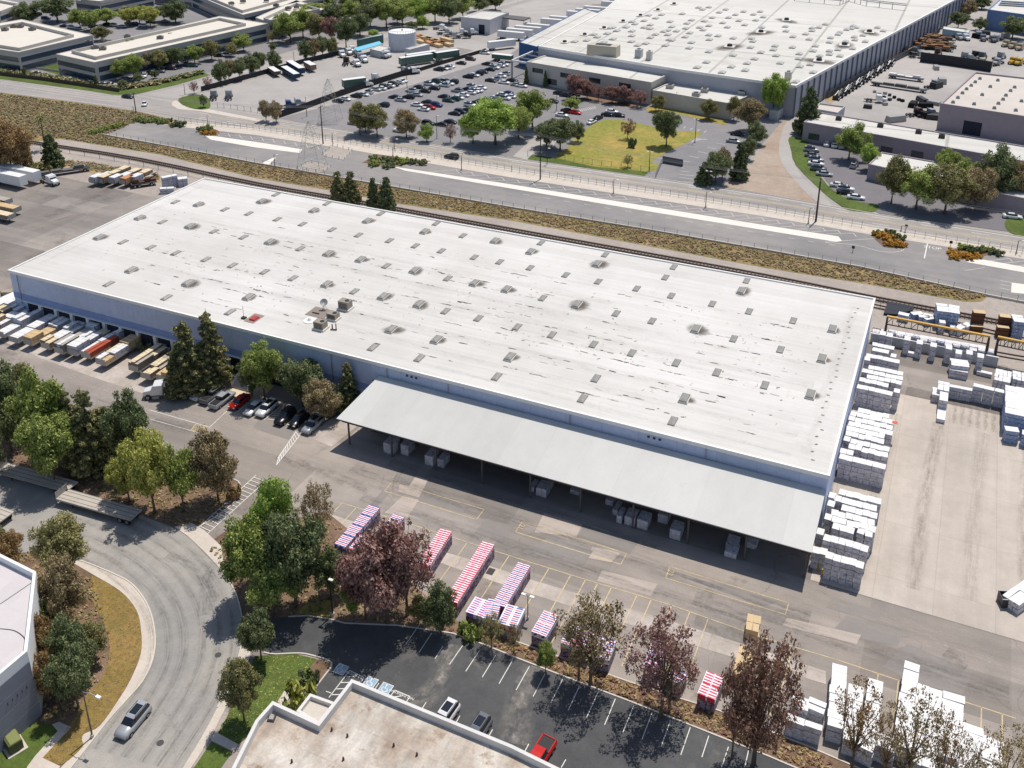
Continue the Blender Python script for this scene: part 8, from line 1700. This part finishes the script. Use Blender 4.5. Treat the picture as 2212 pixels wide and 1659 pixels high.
tower(674, 366, 262, 6.5, 'grey lattice transmission tower standing in the long lot'); tower(714, 262, 170, 6.0, 'grey lattice transmission tower at the truck yard fence')
def Z4(x, y): return ((1040 + x / 4.88) * .576, (320 + y / 4.88) * .576)
M_brail = flat('barrier_white', C(226, 224, 218), .6)
for t, (q, lb) in enumerate(((((365, 1530), (560, 1410), (720, 1420), (990, 1490), (820, 1600), (600, 1600)), 'white barrier rail around the foot of the lot tower'), (((830, 1260), (1030, 1110), (1380, 1200), (1220, 1370), (860, 1300)), 'white barrier rail around the stony bed by the street'))):
    pts_ = [Z4(*p) for p in q]; area('gravel_bed', pts_, 8, M_gravel); fence(pts_ + [pts_[0]], .9, lb, 2.5, M_brail, wires=2, post=.2)
# lot entry signs, hydrant-like posts, utility box, dock ramp, dumpsters
p = g(*T(0, 3, 125, 1480)); r = root('utility_box', 'olive green transformer box on a pale slab in the front lawn', 'utility box', (p[0], p[1], .05), -.35)
m = MB(); m.box((0, 0, 0), (2.6, 2.2, .12), M_walk); m.build('slab', r); m = MB(); m.box((0, 0, .12), (1.9, 1.5, 1.25), flat('olive_steel', C(76, 84, 48), .6, .4)); m.build('casing', r); m = MB(); m.box((0, .05, 1.37), (2.0, 1.4, .16), flat('olive_lid', C(128, 134, 82), .6, .4), top=(.96, .8)); m.build('lid', r)
for s in (-1, 1): m = MB(); m.box((s * .46, -.77, .2), (.86, .05, 1.05), bpy.data.materials['olive_steel']); m.build('door', r)
p = g(545, 822); r = root('dock_ramp', 'white walled dock ramp with railings projecting from the blue wall', 'dock ramp', (-123.2, 119.6, 0))
pr_ = [g(*q) for q in ((523, 843), (566, 800))]; r.location = ((pr_[0][0] + pr_[1][0]) / 2, (pr_[0][1] + 127.2) / 2, 0); LYR = 127.2 - pr_[0][1]
m = MB(); m.prism([(-1.8, -LYR / 2), (1.8, -LYR / 2), (1.8, LYR / 2), (-1.8, LYR / 2)], 0, [.3, .3, 1.6, 1.6], M_walk); m.build('ramp', r)
for s in (-1.9, 1.9):
    m = MB(); m.prism([(s - .1, -LYR / 2), (s + .1, -LYR / 2), (s + .1, LYR / 2), (s - .1, LYR / 2)], 0, [1.2, 1.2, 2.6, 2.6], M_cap); m.build('side_wall', r)
p = g(2176, 1305); r = root('dumpster', 'dark open steel skip on the edge of the concrete yard', 'skip', (p[0], p[1], .03), .35)
m = MB(); m.box((0, 0, .1), (2.0, 1.6, .1), M_dkmetal)
for (x, y, sx, sy) in ((0, -.8, 2.2, .1), (0, .8, 2.2, .1), (-1.05, 0, .1, 1.5), (1.05, 0, .1, 1.5)): m.box((x, y, .1), (sx, sy, 1.3), M_dkmetal)
m.build('body', r); m = MB(); m.box((0, -.82, 1.4), (2.3, .14, .1), M_metal); m.box((0, .82, 1.4), (2.3, .14, .1), M_metal); m.build('rim', r)
rp((2185, 1292), (2235, 1255), 2, 2.4, 2.0, 'white pack at the east edge of the concrete yard beside the skip', 'packs at the east yard edge', cols=3)
# yellow bollards near the canopy end and fire hydrant
for k, (bx, by) in enumerate(((1768, 1230), (1775, 1243), (1757, 1200))): q = g(bx, by); m = MB(); m.cyl((0, 0, 0), .12, 1.1, flat('bollard_yellow', C(206, 172, 70), .6), 10); m.build('bollard', None, f'yellow pipe bollard, {ordn(k)} of three at the canopy end', 'bollard', 'bollards at the canopy end', loc=q)
q = g(972 + 0, 1349 - 3); m = MB(); m.cyl((0, 0, 0), .16, .8, M_dkmetal, 10, .12); m.cyl((0, 0, .8), .2, .12, M_dkmetal, 10); m.build('standpipe', None, 'short dark standpipe at the bed kerb by the dark green tree', 'standpipe', loc=q)
# dark wheel stop and drain in concrete band
q = g(1060, 1235); m = MB(); m.box((0, 0, .03), (1.0, 1.2, .03), M_dkmetal); m.build('drain_grate', None, 'dark square drain grate in the pale concrete band', 'drain grate', loc=(q[0], q[1], 0.03))
# directional numerals painted in the yellow boxes
for (tx, ty, s) in (((75, 1238), 0, '21'), ((1365, 1635), 0, '22')):
    x, y, _ = g(*T(2, 2, tx[0], tx[1])); text(s, (x, y, .075), 1.2, M_yline, -UPY)
# STOP sign-like thin posts at the lot entry
for k, (bx, by, tp) in enumerate(((1842, 545, 531), (1956, 501, 485), (2052, 538, 520))):
    b = g(bx, by); h = height_of(b, tp); r = root('sign_post', f'thin dark sign post, {ordn(k)} at the lot entrance', 'sign post', b, 0, 'sign posts at the lot entrance'); m = MB(); m.tube([(0, 0, 0), (0, 0, h)], .07, M_dkmetal, 6); m.build('post', r); m = MB(); m.box((0, -.06, h - .7), (.7, .05, .7), M_dkmetal); m.build('panel', r)
